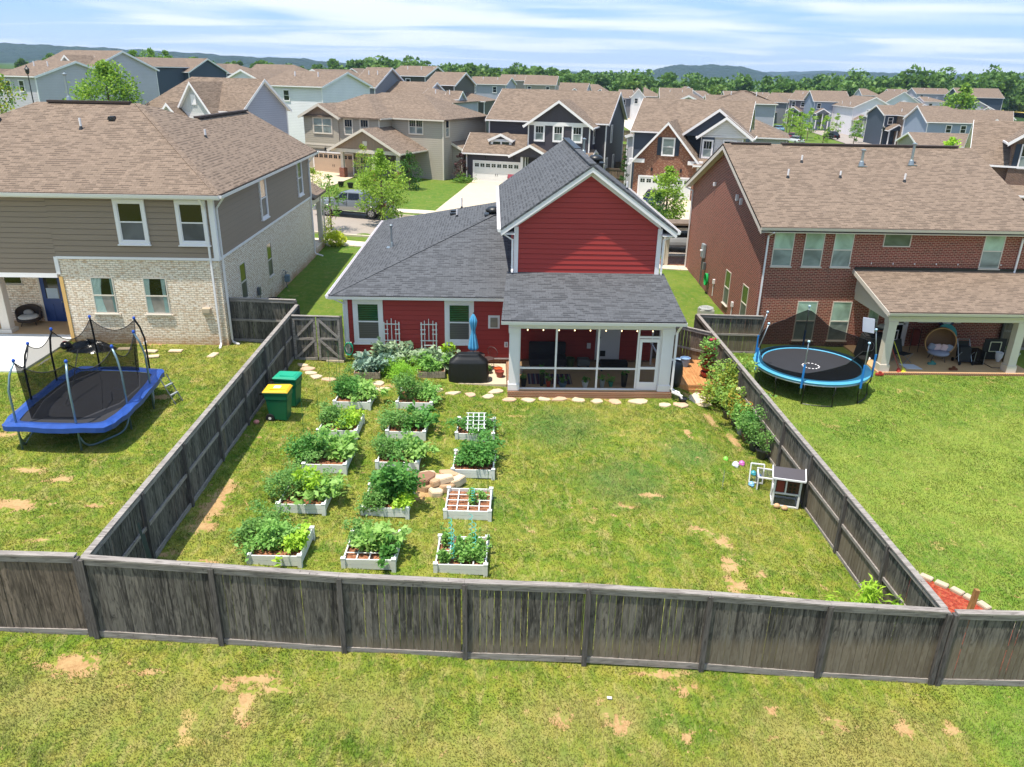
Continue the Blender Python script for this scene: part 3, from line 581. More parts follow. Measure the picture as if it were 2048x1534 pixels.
# screened porch
PZ = -.1; X0, X1, YF = .68, 6.74, 26.84
m = MB(); m.box(X0-.04, X1+.1, YF-.1, 30.0, -1.1, PZ-.02); m.build('porch_base', mat_brick('porch_edge_brick', '94532f', '7b4128', 'b09a80', w=.1, h=.07), RH)
m = MB(); m.box(X0+.05, X1, YF+.02, 30.02, PZ-.018, PZ); m.build('porch_floor', SLABR, RH)
pf = MB()
for (a, b) in ((X0, X0+.36), (X1-.42, X1)):
    pf.box(a, b, YF, YF+.34, PZ, 2.36); pf.box(a-.03, b+.03, YF-.03, YF+.37, PZ, PZ+.24); pf.box(a-.03, b+.03, YF-.03, YF+.37, 2.16, 2.36)
pf.box(X0-.02, X1+.02, YF+.0, YF+.3, 2.36, 2.66); pf.box(X0, X0+.3, YF+.3, 30.0, 2.36, 2.66); pf.box(X1-.3, X1, YF+.3, 30.0, 2.36, 2.66)
pf.box(.4, 7.0, 26.45, YF, 2.6, 2.64)
pf.hexa([(X1-.12, YF, 2.66), (X1, YF, 2.66), (X1, 30, 2.66), (X1-.12, 30, 2.66)], [(X1-.12, YF, 2.74), (X1, YF, 2.74), (X1, 30, 3.58), (X1-.12, 30, 3.58)]); pf.hexa([(X0, YF, 2.66), (X0+.12, YF, 2.66), (X0+.12, 30, 2.66), (X0, 30, 2.66)], [(X0, YF, 2.74), (X0+.12, YF, 2.74), (X0+.12, 30, 3.58), (X0, 30, 3.58)])
pf.build('porch_post', WHITE, RH)
fr = MB(); bx = [X0+.36, 2.42, 3.98, 5.46]; y0, y1 = YF+.1, YF+.16
for x in bx[1:]: fr.box(x-.035, x+.035, y0, y1, PZ, 2.36)
fr.box(bx[0], bx[0]+.05, y0, y1, PZ, 2.36); fr.box(X1-.49, X1-.42, y0, y1, PZ, 2.36)
fr.box(bx[0]+.05, bx[3]-.035, y0+.005, y1-.005, .72, .79); fr.box(bx[0]+.05, X1-.49, y0+.004, y1-.004, PZ, PZ+.06); fr.box(bx[0]+.05, X1-.49, y0+.004, y1-.004, 2.3, 2.36); fr.box(5.49, X1-.49, y0+.003, y1-.003, 1.97, 2.05)
sx = [28.4, 29.3]     # side wall of the porch with its own bays and door
for y in (27.3, 28.5, 29.75): fr.box(X1-.18, X1-.12, y-.03, y+.03, PZ, 2.36)
fr.box(X1-.18, X1-.12, 27.18, 30.0, .72, .79); fr.box(X1-.18, X1-.12, 27.18, 30, 1.9, 1.97)
fr.build('porch_frame', WHITE, RH)
m = MB()
for a, b in zip(bx, bx[1:]+[X1-.42]): m.poly([(a, YF+.13, PZ), (b, YF+.13, PZ), (b, YF+.13, 2.36), (a, YF+.13, 2.36)])
m.poly([(X1-.15, YF+.3, PZ), (X1-.15, 30, PZ), (X1-.15, 30, 2.36), (X1-.15, YF+.3, 2.36)]); m.poly([(X0+.15, YF+.3, PZ), (X0+.15, 30, PZ), (X0+.15, 30, 2.36), (X0+.15, YF+.3, 2.36)])
m.build('porch_screen', SCREEN, RH)
m = MB(); a, b = 5.5, 6.26; y = YF+.07
m.box(a, a+.1, y, y+.04, PZ+.03, 1.95); m.box(b-.1, b, y, y+.04, PZ+.03, 1.95); m.box(a+.1, b-.1, y, y+.038, 1.83, 1.95); m.box(a+.1, b-.1, y, y+.038, .76, .85); m.box(a+.1, b-.1, y, y+.038, PZ+.03, .24)
o = m.build('screen_door', WHITE, RH); m = MB(); m.tube([(a+.14, y-.04, .95), (a+.14, y-.04, 1.12)], .014); m.build('handle', BLACK, o)
window(RH, fS, 1.3, 3.2, 1.5, 2.3, trim=.12, cols=2, glass=(GL_PORCH, GL_PORCH), split=1, label='double window at the back of the screened porch')
m = MB(fS); m.box(4.3, 5.3, 0, .09, 0, 2.14); m.box(4.4, 5.2, .09, .12, PZ, 2.06); o = m.build('back_door', WHITE, RH)
m = MB(fS); m.box(4.55, 5.05, .12, .13, 1.55, 1.95); m.build('pane', GL_PORCH, o); m = MB(fS); m.box(4.5, 4.72, .12, .14, .18, .42); m.build('cat_flap', BLACK, o); m = MB(fS); m.ball((4.47, .16, 1.0), .035, .035, .035); m.build('handle', GREYM, o)
m = MB(fS); m.box(3.95, 4.1, .03, .1, .5, .72); m.build('outlet_box', WHITE, RH)
# ---------------- fences ----------------
def fence(root, A, B, za, zb, h=1.83, n=None, side=1, pk=.14, gap=.006, mats=(FENCE, RAIL, POST), mid=True, endposts=(1, 1), kick=True, band=True, sag=0, post_in=False):
    """A, B plan ends; za, zb ground at them; side = which side (left of A->B = 1) carries the posts and rails"""
    A, B = Vector((A[0], A[1])), Vector((B[0], B[1])); L = (B-A).length; d = (B-A)/L; nrm = Vector((-d.y, d.x))*side
    n = n or max(1, round(L/2.44)); mt = Matrix(((d.x, nrm.x, 0, A.x), (d.y, nrm.y, 0, A.y), (0, 0, 1, 0), (0, 0, 0, 1)))
    zz = lambda t: za+(zb-za)*t/L+sag*sin(t*2.1)*.03+sag*sin(t*.63+1)*.05
    for i in range(n):
        t0, t1 = L*i/n, L*(i+1)/n; m = MB(mt); t = t0+.05
        while t < t1-.05:
            w_ = min(pk*rnd.uniform(.93, 1.05), t1-.05-t); g = gap*rnd.uniform(.2, 2.8); hh = h+rnd.uniform(-.012, .012); tw = rnd.uniform(-.008, .008)
            z0, z1 = zz(t), zz(t+w_)
            m.hexa([(t, -.019+tw, z0+.06), (t+w_-g, -.019-tw, z1+.06), (t+w_-g, 0-tw, z1+.06), (t, 0+tw, z0+.06)], [(t, -.019+tw, z0+hh), (t+w_-g, -.019-tw, z1+hh), (t+w_-g, 0-tw, z1+hh), (t, 0+tw, z0+hh)]); t += w_
        m.build('fence_panel', mats[0], root)
        P = lambda t, y, z: (t, y, zz(t)+z)
        def bd(nm, y, z, w_, h_): q = MB(mt); q.bar(P(t0+.002, y, z), P(t1-.002, y, z), w_, h_); q.build(nm, mats[1], root)
        bd('cap_board', -.01, h+.03, .14, .035)
        if band: bd('top_board', -.036, h-.06, .025, .14)
        bd('rail', .025, h-.06, .04, .09)
        if mid: bd('rail', .025, h*.52, .04, .09)
        if kick: bd('kick_board', -.03, .07, .03, .15); bd('kick_board', .022, .07, .035, .14)
    for i in range(n+1):
        if (i == 0 and not endposts[0]) or (i == n and not endposts[1]): continue
        t = L*i/n; m = MB(mt); o = rnd.uniform(-.01, .01)
        if post_in: m.box(t-.05, t+.05, -.02, .085, zz(t)-.3, zz(t)+h+.0)
        else: m.box(t-.05+o, t+.05+o, -.1, .02, zz(t)-.3, zz(t)+h-.0)
        m.build('post', mats[2], root, bevel=0)
    return root
Z = lambda x, y: zt(x, y)
fr_ = thing('fence', 'weathered dark grey board fence across the front of the garden', 'fence')
fence(fr_, (-7.87, 12.78), (9.38, 12.66), Z(-7.87, 12.8), Z(9.38, 12.7)+.02, n=7, side=1, h=1.86, gap=.0042, mid=False, sag=.7)
fl_ = thing('fence', 'lighter grey board fence at the bottom left photo edge', 'fence')
fence(fl_, (-13.0, 12.84), (-8.02, 12.84), Z(-12.6, 12.8)-.05, Z(-8, 12.8), n=2, side=1, h=1.88, mats=(FENCE2, RAIL, POST), pk=.15)
f2 = thing('fence', 'dark grey board fence at the bottom right photo edge', 'fence')
fence(f2, (9.52, 12.64), (14.3, 12.6), Z(9.5, 12.6), Z(14.2, 12.6), n=2, side=1, h=1.83)
f3 = thing('fence', 'long weathered fence between the garden and the blue rectangular trampoline', 'fence')
fence(f3, (-7.87, 12.85), (-7.87, 30.4), .2, .2, side=-1, h=1.85, pk=.145, post_in=True, band=True)
f4 = thing('fence', 'long weathered fence between the garden and the round trampoline', 'fence')
fence(f4, (9.38, 12.8), (9.38, 33.6), -.93, -.93, side=1, h=1.83, pk=.145, post_in=True)
f5 = thing('fence', 'short grey fence joining the brick and taupe house to the gate corner', 'fence')
fence(f5, (-10.72, 30.75), (-8.0, 30.75), .36, .3, side=-1, n=1, h=1.85, post_in=True)
f6 = thing('fence', 'short fence between the screened porch deck and the garden corner', 'fence')
fence(f6, (6.95, 31.3), (9.3, 30.9), -.5, -.93, side=-1, n=1, h=1.83, post_in=True, mats=(FENCE2, RAIL, POST))
f7 = thing('fence', 'short dark fence meeting the corner of the red brick house', 'fence')
fence(f7, (9.42, 33.62), (12.45, 33.62), -.95, -1.0, side=-1, n=1, h=1.83, post_in=True)
# double gate with crossed braces
gt = thing('gate', 'double wooden gate with diagonal braces beside the red house corner', 'gate', (-6.86, 29.1, 0))
for s in (-1, 1):
    m = MB(); x0, x1 = (-.93, -.02) if s < 0 else (.02, .93); x = x0
    while x < x1-.01:
        w_ = min(.14, x1-x); m.box(x+.003, x+w_-.004, .0, .02, .14, 1.98+rnd.uniform(-.01, .01)); x += w_
    lf = m.build('gate_leaf', FENCE, gt); m = MB()
    for z in (.25, 1.08, 1.9): m.bar((x0, -.02, z), (x1, -.02, z), .035, .09)
    for x in (x0+.05, x1-.05): m.bar((x, -.023, .25), (x, -.023, 1.9), .1, .035, up=(0, 1, 0))
    xi, xo = (x1-.08, x0+.08) if s < 0 else (x0+.08, x1-.08)
    m.bar((xo, -.03, 1.08+.05), (xi, -.03, 1.86), .03, .09, up=(1, 0, 0)) if 0 else None
    for (pa, pb) in (((xi, 1.88), (xo, 1.12)), ((xi, 1.04), (xo, .3))):
        d = Vector((pb[0]-pa[0], 0, pb[1]-pa[1])).normalized(); nn = Vector((-d.z, 0, d.x))*.045
        q = lambda c, k, y: (c[0]+nn.x*k, y, c[1]+nn.z*k)
        m.hexa([q(pa, -1, -.05), q(pa, 1, -.05), q(pa, 1, -.02), q(pa, -1, -.02)], [q(pb, -1, -.05), q(pb, 1, -.05), q(pb, 1, -.02), q(pb, -1, -.02)])
    m.build('brace', RAIL, lf)
for x in (-.99, .97):
    m = MB(); m.box(x-.05, x+.05, -.05, .05, -.2, 2.03); m.build('post', POST, gt)
m = MB(); m.bar((-.95, 0, 2.03), (.95, 0, 2.0), .12, .035); m.build('cap_board', RAIL, gt)

# ---------------- raised beds ----------------
PVC = mat_plain('white_vinyl', 'd9dbd8', .45, var=.08, sc=5); MULCH = None
def mulch_mat(name, c1, c2, c3):
    m = Mat(name); p = m.pos(); v = m.n('TexVoronoi', {'Vector': m.scale(p, (1, 1.8, 1)), 'Scale': 26.}); f = m.noise(p, 9, 3)
    a = m.mix(m.n('SeparateXYZ', {0: v.outputs['Color']}).outputs[0], col(c1), col(c2)); a = m.mix(m.rng(f, .45, .65, 0, .7), a, col(c3)); m.set(c=a, r=.95); m.bump(v.outputs['Distance'], 1., .03); return m.m
MULCH = mulch_mat('reddish_bark_soil', '8c4f33', 'b78460', '5b3422'); MULCHR = mulch_mat('red_mulch', 'b03f26', '8b2d1d', 'c86a4a')
def bed(x, y, label, grid=0, rz=-.03, soil=MULCH, w=1.2, d=1.2, h=.27):
    z = zt(x+w/2, y+.6)-.0; t = thing('raised_bed', label, 'garden bed', (x+.62, y+.62, z), rz, 'white vinyl raised garden beds')
    a, b = w/2, d/2
    for (q0, q1) in (((-a, -b), (a, -b)), ((a, -b), (a, b)), ((a, b), (-a, b)), ((-a, b), (-a, -b))):
        m = MB(); zz = (z0 := zt(x+.6+q0[0], y+.6)-z, zt(x+.6+q1[0], y+.6)-z)
        for k in (0, 1): m.bar((q0[0], q0[1], .07+k*.138), (q1[0], q1[1], .07+k*.138), .035, .13)
        m.build('side_board', PVC, t)
    for sx in (-1, 1):
        for sy in (-1, 1): m = MB(); m.box(sx*a-.05, sx*a+.05, sy*b-.05, sy*b+.05, -.1, h+.045); m.hexa([(sx*a-.058, sy*b-.058, h+.045), (sx*a+.058, sy*b-.058, h+.045), (sx*a+.058, sy*b+.058, h+.045), (sx*a-.058, sy*b+.058, h+.045)], [(sx*a-.01, sy*b-.01, h+.075), (sx*a+.01, sy*b-.01, h+.075), (sx*a+.01, sy*b+.01, h+.075), (sx*a-.01, sy*b+.01, h+.075)]); m.build('corner_post', PVC, t)
    m = MB(); m.grid(lambda u, v: (-a+.02+(w-.04)*u, -b+.02+(d-.04)*v, h-.09+.02*sin(u*9)*sin(v*7)+.012*sin(u*23+v*31)), 14, 14); m.build('soil', soil, t, smooth=True)
    if grid:
        m = MB()
        for i in range(1, 4): q = -a+w*i/4; m.bar((q, -b, h-.03), (q, b, h-.03), .03, .012); m.bar((-a, q, h-.018), (a, q, h-.018), .03, .012)
        m.build('square_foot_grid', PVC, t)
    return t, z
LF = dict(
 tomato=mat_leaf('tomato_leaf', '6c9a4a', '93bb66', '4c7a36'), dark=mat_leaf('dark_green_leaf', '4f8a3c', '7bb055', '386c2e'),
 squash=mat_leaf('squash_leaf', '8dba58', 'b4d47c', '6b9c42'), lime=mat_leaf('lime_leaf', '9fc93c', 'c4e052', '7fae34'),
 kale=mat_leaf('kale_leaf', '7d9c8c', 'a8bda6', '587a66', .15), kale2=mat_leaf('pale_kale_leaf', '93ad84', 'bccbaa', '5c8154', .2), dill=mat_leaf('dill_frond', '8cc23c', 'b0dc55', '6fa32f'),
 pepper=mat_leaf('pepper_leaf', '7cb052', 'a6cf70', '588a3e'), tree=mat_leaf('young_oak_leaf', '86a83a', 'a9c64e', '638a30'), tree2=mat_leaf('oak_leaf', '5f8a33', '86a944', '45702a'),
 deep=mat_leaf('deep_green_leaf', '33591f', '4d7a2c', '223f17'), gold=mat_leaf('golden_leaf', '9aa53c', 'bdb84c', '6d8f34'), hib=mat_leaf('vine_leaf', '86ae4c', 'b4d268', '5f8a3c'), yel=mat_leaf('yellow_shrub_leaf', 'c6cc30', 'dde04a', '88aa2c'), belt=mat_leaf('woodland_leaf', '557a34', '789a46', '3c5c28', .25), belt2=mat_leaf('woodland_leaf_pale', '6f8f40', '8ba450', '50702f', .25), purple=mat_leaf('purple_leaf', '4a2f33', '6b4045', '34442a'))
STEM = mat_plain('green_stem', '5f7d3c', .7)
def stems(m, c, r, n, h):
    for _ in range(n):
        a = rnd.uniform(0, 2*pi); q = rnd.uniform(0, .6); x0, y0 = c[0]+.4*r[0]*q*cos(a), c[1]+.4*r[1]*q*sin(a)
        m.tube([(x0, y0, c[2]), (x0+.2*r[0]*cos(a), y0+.2*r[1]*sin(a), c[2]+h*.5), (c[0]+r[0]*.8*q*cos(a)*1.4, c[1]+r[1]*.8*q*sin(a)*1.4, c[2]+h)], [.012, .009, .005], 4)
def plant(name, label, x, y, z, r, kind, n, size, group='vegetables in the raised beds', **k):
    """r = (rx, ry, rz): a mound of leaves standing on z"""
    t = thing(name, label, 'plant', (x, y, z), 0, group)
    if group: k_ = .86 if 'against' in group else 1.02; r = (r[0]*k_, r[1]*k_, r[2]*.86); n = int(n*1.3)
    C = blob(int(n*1.2), (0, 0, r[2]*.6), (r[0], r[1], r[2]*.95), .4); 
    cl = rng.normal(size=(11, 3))*np.array([r[0], r[1], r[2]])*.7; cl[:, 2] = abs(cl[:, 2])+r[2]*.5
    C = C[rng.uniform(size=len(C)) < .95]; C2 = (cl[rng.integers(0, 11, int(n*1.3))]+rng.normal(size=(int(n*1.3), 3))*np.array([r[0], r[1], r[2]*1.1])*.24)
    C = np.concatenate([C, C2]); C = C[C[:, 2] > .02]
    V, Fq = leaf_arrays(C, size, out=(0, 0, r[2]*.2), **k); fast_mesh('foliage', V, Fq, LF[kind], t)
    m = MB(); stems(m, (0, 0, 0), r, 6, r[2]*1.2); m.build('stem', STEM, t); return t
def stake(label, x, y, z, h, c='1f6b3a', spiral=False, name='plant_stake', r=.008, group='garden stakes'):
    m = MB()
    if spiral: m.tube([(.045*cos(i*.9), .045*sin(i*.9), h*i/46) for i in range(47)], .008, 5)
    else: m.tube([(0, 0, 0), (.01, 0, h)], r, 6)
    return tag(m.build(name, mat_plain('stake_'+c, c, .4), loc=(x, y, z)), label, 'stake', group)
BED = {}
c1 = [(-5.67, 15.46), (-5.58, 17.8), (-5.42, 20.05), (-5.48, 22.34), (-5.4, 24.65)]; c2_ = [(-3.47, 15.52), (-3.39, 17.88), (-3.36, 20.47), (-3.33, 22.58), (-3.28, 24.95)]; c3 = [(-1.28, 15.52), (-1.19, 17.97), (-1.1, 20.3), (-1.1, 22.8)]
BL = {(0, 0): 'white bed nearest the front fence in the left column, lettuce and tomatoes', (0, 1): 'white bed in the left column behind the nearest one, sprawling vines', (0, 2): 'white bed third from the front in the left column, dark tomato at its left', (0, 3): 'white bed fourth from the front in the left column', (0, 4): 'white bed farthest from the front fence in the left column',
 (1, 0): 'white bed nearest the front fence in the middle column, soil showing', (1, 1): 'white bed holding the tall dark bean bush left of the rock pile', (1, 2): 'white bed in the middle column just behind the rock pile', (1, 3): 'white bed fourth from the front in the middle column', (1, 4): 'white bed farthest from the front fence in the middle column',
 (2, 0): 'white bed with grid and turquoise spiral stakes, right column', (2, 1): 'nearly empty white bed with grid and reddish bark soil', (2, 2): 'white bed of dense dark greens in the right column', (2, 3): 'white bed with a small white trellis lying on it'}
for ci, cl in enumerate((c1, c2_, c3)):
    for ri, (x, y) in enumerate(cl): BED[ci, ri] = (x+.62, y+.62, bed(x, y, BL[ci, ri], grid=(ci == 2 and ri < 2) or (ci, ri) == (1, 0))[1]+.2)
def pb(b, dx, dy, name, label, r, kind, n, size, dz=0, **k):
    x, y, z = BED[b]; return plant(name, label, x+dx, y+dy, z+dz, r, kind, n, size, **k)
pb((0, 0), -.12, .12, 'leafy_greens', 'bushy light green leaves filling the front left white bed', (.46, .5, .3), 'pepper', 520, .12)
pb((0, 0), -.75, .5, 'tomato_plant', 'tomato plant spilling onto the lawn left of the front left bed', (.42, .5, .36), 'tomato', 620, .085, dz=-.15)
pb((0, 0), .36, 0., 'lettuce', 'yellow lettuce along the right side of the front left bed', (.2, .46, .2), 'lime', 200, .14)
pb((0, 1), -.55, .2, 'tomato_plant', 'tomato plant sprawling over the left side of the second left bed', (.62, .62, .42), 'tomato', 1000, .08)
pb((0, 1), .1, .22, 'leafy_greens', 'bright lime shoots in the middle of the second left bed', (.3, .42, .42), 'lime', 330, .13, up=.2)
pb((0, 1), .42, .1, 'squash_vine', 'yellow green squash at the right of the second left bed', (.34, .52, .3), 'squash', 170, .2)
pb((0, 2), -.58, -.05, 'tomato_plant', 'dark bushy tomato hiding the left corner of the third left bed', (.5, .46, .5), 'dark', 900, .09)
pb((0, 2), .3, .2, 'squash_vine', 'light green squash leaves spilling over the right of the third left bed', (.5, .55, .32), 'squash', 240, .22)
pb((0, 2), 0, .5, 'bean_plant', 'mid green beans at the back of the third left bed', (.45, .25, .34), 'pepper', 260, .11)
pb((0, 3), -.35, .1, 'tomato_plant', 'tomato plant with stakes in the fourth left bed', (.36, .45, .42), 'tomato', 600, .085)
pb((0, 3), .25, .05, 'bean_plant', 'bright green leaves at the right of the fourth left bed', (.38, .5, .3), 'lime', 380, .11, up=.4)
pb((0, 4), -.3, .2, 'bean_plant', 'dark green mound at the left of the farthest left bed', (.42, .48, .4), 'dark', 500, .11)
pb((0, 4), .38, .05, 'squash_vine', 'big light squash leaves spilling right of the farthest left bed', (.4, .5, .28), 'squash', 170, .2)
pb((0, 4), -.42, .55, 'tomato_plant', 'feathery tomato behind the farthest left bed', (.35, .3, .5), 'tomato', 500, .07)
pb((1, 0), .05, .12, 'squash_plant', 'pale green squash plant in the middle front bed', (.42, .42, .3), 'squash', 210, .19, dz=.03)
pb((1, 0), .42, -.35, 'cucumber_vine', 'dark vine hanging over the right front corner of the middle front bed', (.18, .2, .16), 'dark', 130, .13)
pb((1, 0), -.42, .35, 'tomato_plant', 'small tomato at the back left of the middle front bed', (.22, .3, .3), 'tomato', 240, .08)
pb((1, 1), .12, .18, 'bean_bush', 'tall dense dark green bean bush left of the rock pile', (.55, .6, .52), 'dark', 720, .15)
pb((1, 1), -.35, -.4, 'tomato_plant', 'tomato hanging over the front of the bean bush bed', (.32, .3, .34), 'tomato', 420, .085, dz=-.05)
pb((1, 1), .45, -.25, 'squash_vine', 'yellow green leaves at the right edge of the bean bush bed', (.22, .3, .26), 'lime', 150, .15)
pb((1, 2), -.38, .05, 'tomato_plant', 'tomato at the left of the bed behind the rock pile', (.34, .5, .38), 'tomato', 560, .085)
pb((1, 2), .12, .2, 'bean_plant', 'mid green leaves in the bed behind the rock pile', (.36, .45, .3), 'dark', 300, .11)
pb((1, 2), .5, .05, 'squash_vine', 'lime squash leaves at the right of the bed behind the rock pile', (.3, .5, .28), 'squash', 170, .18)
pb((1, 3), -.25, .1, 'tomato_plant', 'tomato at the left of the fourth middle bed', (.45, .5, .34), 'tomato', 650, .085)
pb((1, 3), .42, .15, 'cabbage', 'large blue green cabbage leaves at the right of the fourth middle bed', (.34, .45, .34), 'dark', 130, .24)
pb((1, 4), -.3, .1, 'tomato_plant', 'tall tomato at the left of the farthest middle bed', (.4, .5, .52), 'tomato', 700, .08)
pb((1, 4), .35, .05, 'pepper_plant', 'bright pepper plants at the right of the farthest middle bed', (.36, .42, .28), 'pepper', 330, .12)
for i, (dx, dy) in enumerate([(-.42, -.4), (-.1, -.3), (.2, -.35), (.42, -.3), (-.4, .35), (-.05, .1), (.25, .25), (.45, .1)]):
    pb((2, 0), dx, dy, 'pepper_plant', 'slender pepper plant %s of the bed with spiral stakes' % ('at the front left corner', 'at the front, second from the left', 'at the front, second from the right', 'at the front right corner', 'at the back left corner', 'left of the middle', 'right of the middle', 'at the right edge')[i], (.13, .13, .26), 'pepper', 90, .1, group='pepper plants in the spiral stake bed')
for (dx, dy, l) in ((.1, .2, 'small plant in the second grid square of the nearly empty bed'), (.38, .15, 'small plant at the right of the nearly empty bed'), (.1, -.1, 'small tomato seedling on a turquoise stake in the nearly empty bed')):
    pb((2, 1), dx, dy, 'seedling', l, (.1, .1, .16), 'pepper', 60, .08)
pb((2, 2), .05, .15, 'potato_plant', 'dense dark green leaves filling the third bed of the right column', (.56, .56, .34), 'dark', 950, .12)
pb((2, 3), .0, .1, 'potato_plant', 'dark green leaves around the lying white trellis', (.56, .5, .26), 'dark', 700, .1)
b = BED[2, 0]
for dx, dy, q in ((-.3, .1, 'leftmost'), (-.22, -.35, 'frontmost'), (.2, .28, 'rearmost'), (.3, -.1, 'rightmost')): stake(q+' turquoise spiral stake in the right front bed', b[0]+dx, b[1]+dy, b[2], .95, '3fb4ae', True, 'spiral_stake', group='turquoise spiral stakes')
b = BED[2, 1]; stake('turquoise stake in the nearly empty bed', b[0]+.12, b[1]-.12, b[2], .5, '3fb4ae', True, 'spiral_stake')
for (x, y, h, l) in ((-6.0, 22.6, 1.3, 'thin green stake left of the fourth left bed'), (-5.6, 23.1, 1.4, 'thin green stake in the fourth left bed tomato'), (-5.3, 24.9, 1.5, 'thin green stake at the farthest left bed front'), (-5.8, 26.0, 1.6, 'tall green stake beside the grey wooden kale planter'), (-5.55, 26.6, 1.7, 'tall green stake nearest the hose by the red house'), (-5.7, 20.4, 1.0, 'thin green stake in the third left bed'), (-.05, 18.9, 1.0, 'thin green stake behind the nearly empty bed')): stake(l, x, y, Z(x, y), h)
b = BED[2, 3]; m = MB()
for x in (-.28, -.1, .08, .26): m.bar((x, -.62, .28), (x, .42, .46), .03, .02)
for k in range(5): y = -.5+k*.22; zz = .3+.17*(y+.62); m.bar((-.34, y, zz), (.32, y, zz), .03, .02)
tag(m.build('trellis', PVC, loc=(b[0]+.02, b[1]-.1, b[2]-.05)), 'small white trellis lying across a dark green bed', 'trellis')
# wooden kale planters by the house
PLW = mat_wood('grey_planter_board', '9a8f80', '6f6559', 'a89a86')
for (x, y, l, w_) in ((-4.75, 27.5, 'grey wooden planter box of blue green kale', .95), (-2.35, 28.05, 'grey wooden planter box of bright greens near the covered grill', 1.05)):
    z = Z(x, y); t = thing('wooden_planter', l, 'planter', (x, y+.5, z), .08, 'wooden planter boxes')
    for (p, q) in (((-w_/2, -.5), (w_/2, -.5)), ((w_/2, -.5), (w_/2, .5)), ((w_/2, .5), (-w_/2, .5)), ((-w_/2, .5), (-w_/2, -.5))):
        m = MB(); [m.bar((p[0], p[1], zz), (q[0], q[1], zz), .03, .12) for zz in (.07, .2)]; m.build('side_board', PLW, t)
    m = MB(); m.box(-w_/2, w_/2, -.5, .5, .1, .2); m.build('soil', MULCH, t)
kg = 'plants against the red house'
plant('kale_plant', 'blue green kale in the left wooden planter', -4.75, 28.0, Z(-4.7, 28)+.2, (.62, .5, .36), 'kale', 330, .26, group=kg)
plant('kale_plant', 'pale wavy kale under the left trellis', -3.85, 29.25, Z(-3.8, 29), (.72, .5, .5), 'kale2', 420, .24, group=kg)
plant('kale_plant', 'pale wavy kale under the right trellis', -2.35, 29.3, Z(-2.3, 29), (.72, .48, .55), 'kale2', 420, .24, group=kg)
plant('dill_plant', 'bright feathery dill between the two wooden planters', -3.45, 27.9, Z(-3.4, 28), (.6, .5, .45), 'dill', 1500, .1, group=kg, aspect=.18)
plant('leafy_greens', 'bright greens in the right wooden planter near the grill', -2.35, 28.45, Z(-2.3, 28.5)+.2, (.56, .5, .32), 'pepper', 420, .15, group=kg)
plant('herb_bush', 'feathery green herb in front of the kale planter', -5.0, 26.6, Z(-5, 26.6), (.5, .4, .35), 'tomato', 500, .06, group=kg)
plant('squash_plant', 'big green leaves beside the right trellis', -1.85, 29.55, Z(-1.8, 29.5)+.25, (.28, .25, .42), 'lime', 90, .22, group=kg)
for (x, l) in ((-4.02, 'white ladder trellis against the red wall, left one'), (-2.52, 'white ladder trellis against the red wall, right one')):
    m = MB(); z = 0.
    for dx, h in ((-.3, 1.55), (-.17, 1.62), (0, 1.7), (.17, 1.62), (.3, 1.55)):
        z0 = 0 if abs(dx) > .2 else (.3 if abs(dx) > .1 else .75); wd = .045 if abs(dx) > .2 else .028
        m.box(dx-wd/2, dx+wd/2, -.012, .012, z0, h)
    for z0, a, b in ((1.47, -.34, .34), (.78, -.34, .34), (.58, -.2, .2), (.36, -.2, .2), (1.24, -.34, -.13), (1.24, .13, .34), (1.06, -.34, -.13), (1.06, .13, .34)): m.box(a, b, -.028, -.013, z0-.018, z0+.018)
    tag(m.build('trellis', PVC, loc=(x, 29.86, .02)), l, 'trellis', 'white ladder trellises'); bpy.context.view_layer.update()
# ---------------- things in the garden ----------------
def bin_(x, y, rz, lid, label):
    z = Z(x, y); t = thing('wheelie_bin', label, 'bin', (x, y, z), rz, 'wheeled rubbish bins')
    G = mat_plain('dark_green_plastic', '0c5f43', .42, var=.06)
    m = MB(); b = [(-.26, -.3, .02), (.26, -.3, .02), (.26, .26, .1), (-.26, .26, .1)]; tp = [(-.33, -.4, 1.0), (.33, -.4, 1.0), (.33, .38, 1.0), (-.33, .38, 1.0)]
    mid = [(-.31, -.37, .78), (.31, -.37, .78), (.31, .33, .78), (-.31, .33, .78)]
    m.hexa(b, mid); m.hexa([(a*1.04, c*1.04, d+.003) for a, c, d in mid], tp); m.build('body', G, t, bevel=.02)
    m = MB(); m.box(-.345, .345, -.41, .4, 1.0, 1.045); o = m.build('rim', G, t, bevel=.01)
    m = MB(); m.hexa([(-.355, -.43, 1.045), (.355, -.43, 1.045), (.355, .42, 1.045), (-.355, .42, 1.045)], [(-.3, -.36, 1.12), (.3, -.36, 1.12), (.31, .38, 1.1), (-.31, .38, 1.1)]); m.box(-.2, .2, -.3, .2, 1.11, 1.13)
    l = m.build('lid', mat_plain('bin_lid_'+lid, lid, .4, var=.05), t, bevel=.015)
    if lid[0] == 'e': m = MB(); m.box(-.1, .1, -.12, .1, 1.131, 1.135); m.build('lid_sticker', WHITE, l)
    m = MB(); m.tube([(-.3, .5, .98), (.3, .5, .98)], .018, 8)
    for s in (-.28, 0, .28): m.box(s-.02, s+.02, .36, .5, .96, 1.03)
    m.build('handle', BLACK, t)
    for s in (-1, 1): m = MB(); m.tube([(s*.24, .24, .14), (s*.32, .24, .14)], .14, 16); w_ = m.build('wheel', BLACKP, t); m = MB(); m.tube([(s*.325, .24, .14), (s*.33, .24, .14)], .05, 10); m.build('hub', WHITE, w_)
    m = MB(); [m.box(-.12+k*.05, -.08+k*.05, -.378, -.372, .84, .875) for k in range(4)]; m.box(-.15, .12, -.37, -.366, .8, .812); m.build('emblem', WHITE, t)
bin_(-6.98, 23.55, 1.55, 'e0b020', 'yellow-lidded green wheelie bin'); bin_(-6.95, 24.75, 1.45, '1f9a78', 'all green wheelie bin behind the yellow-lidded one')
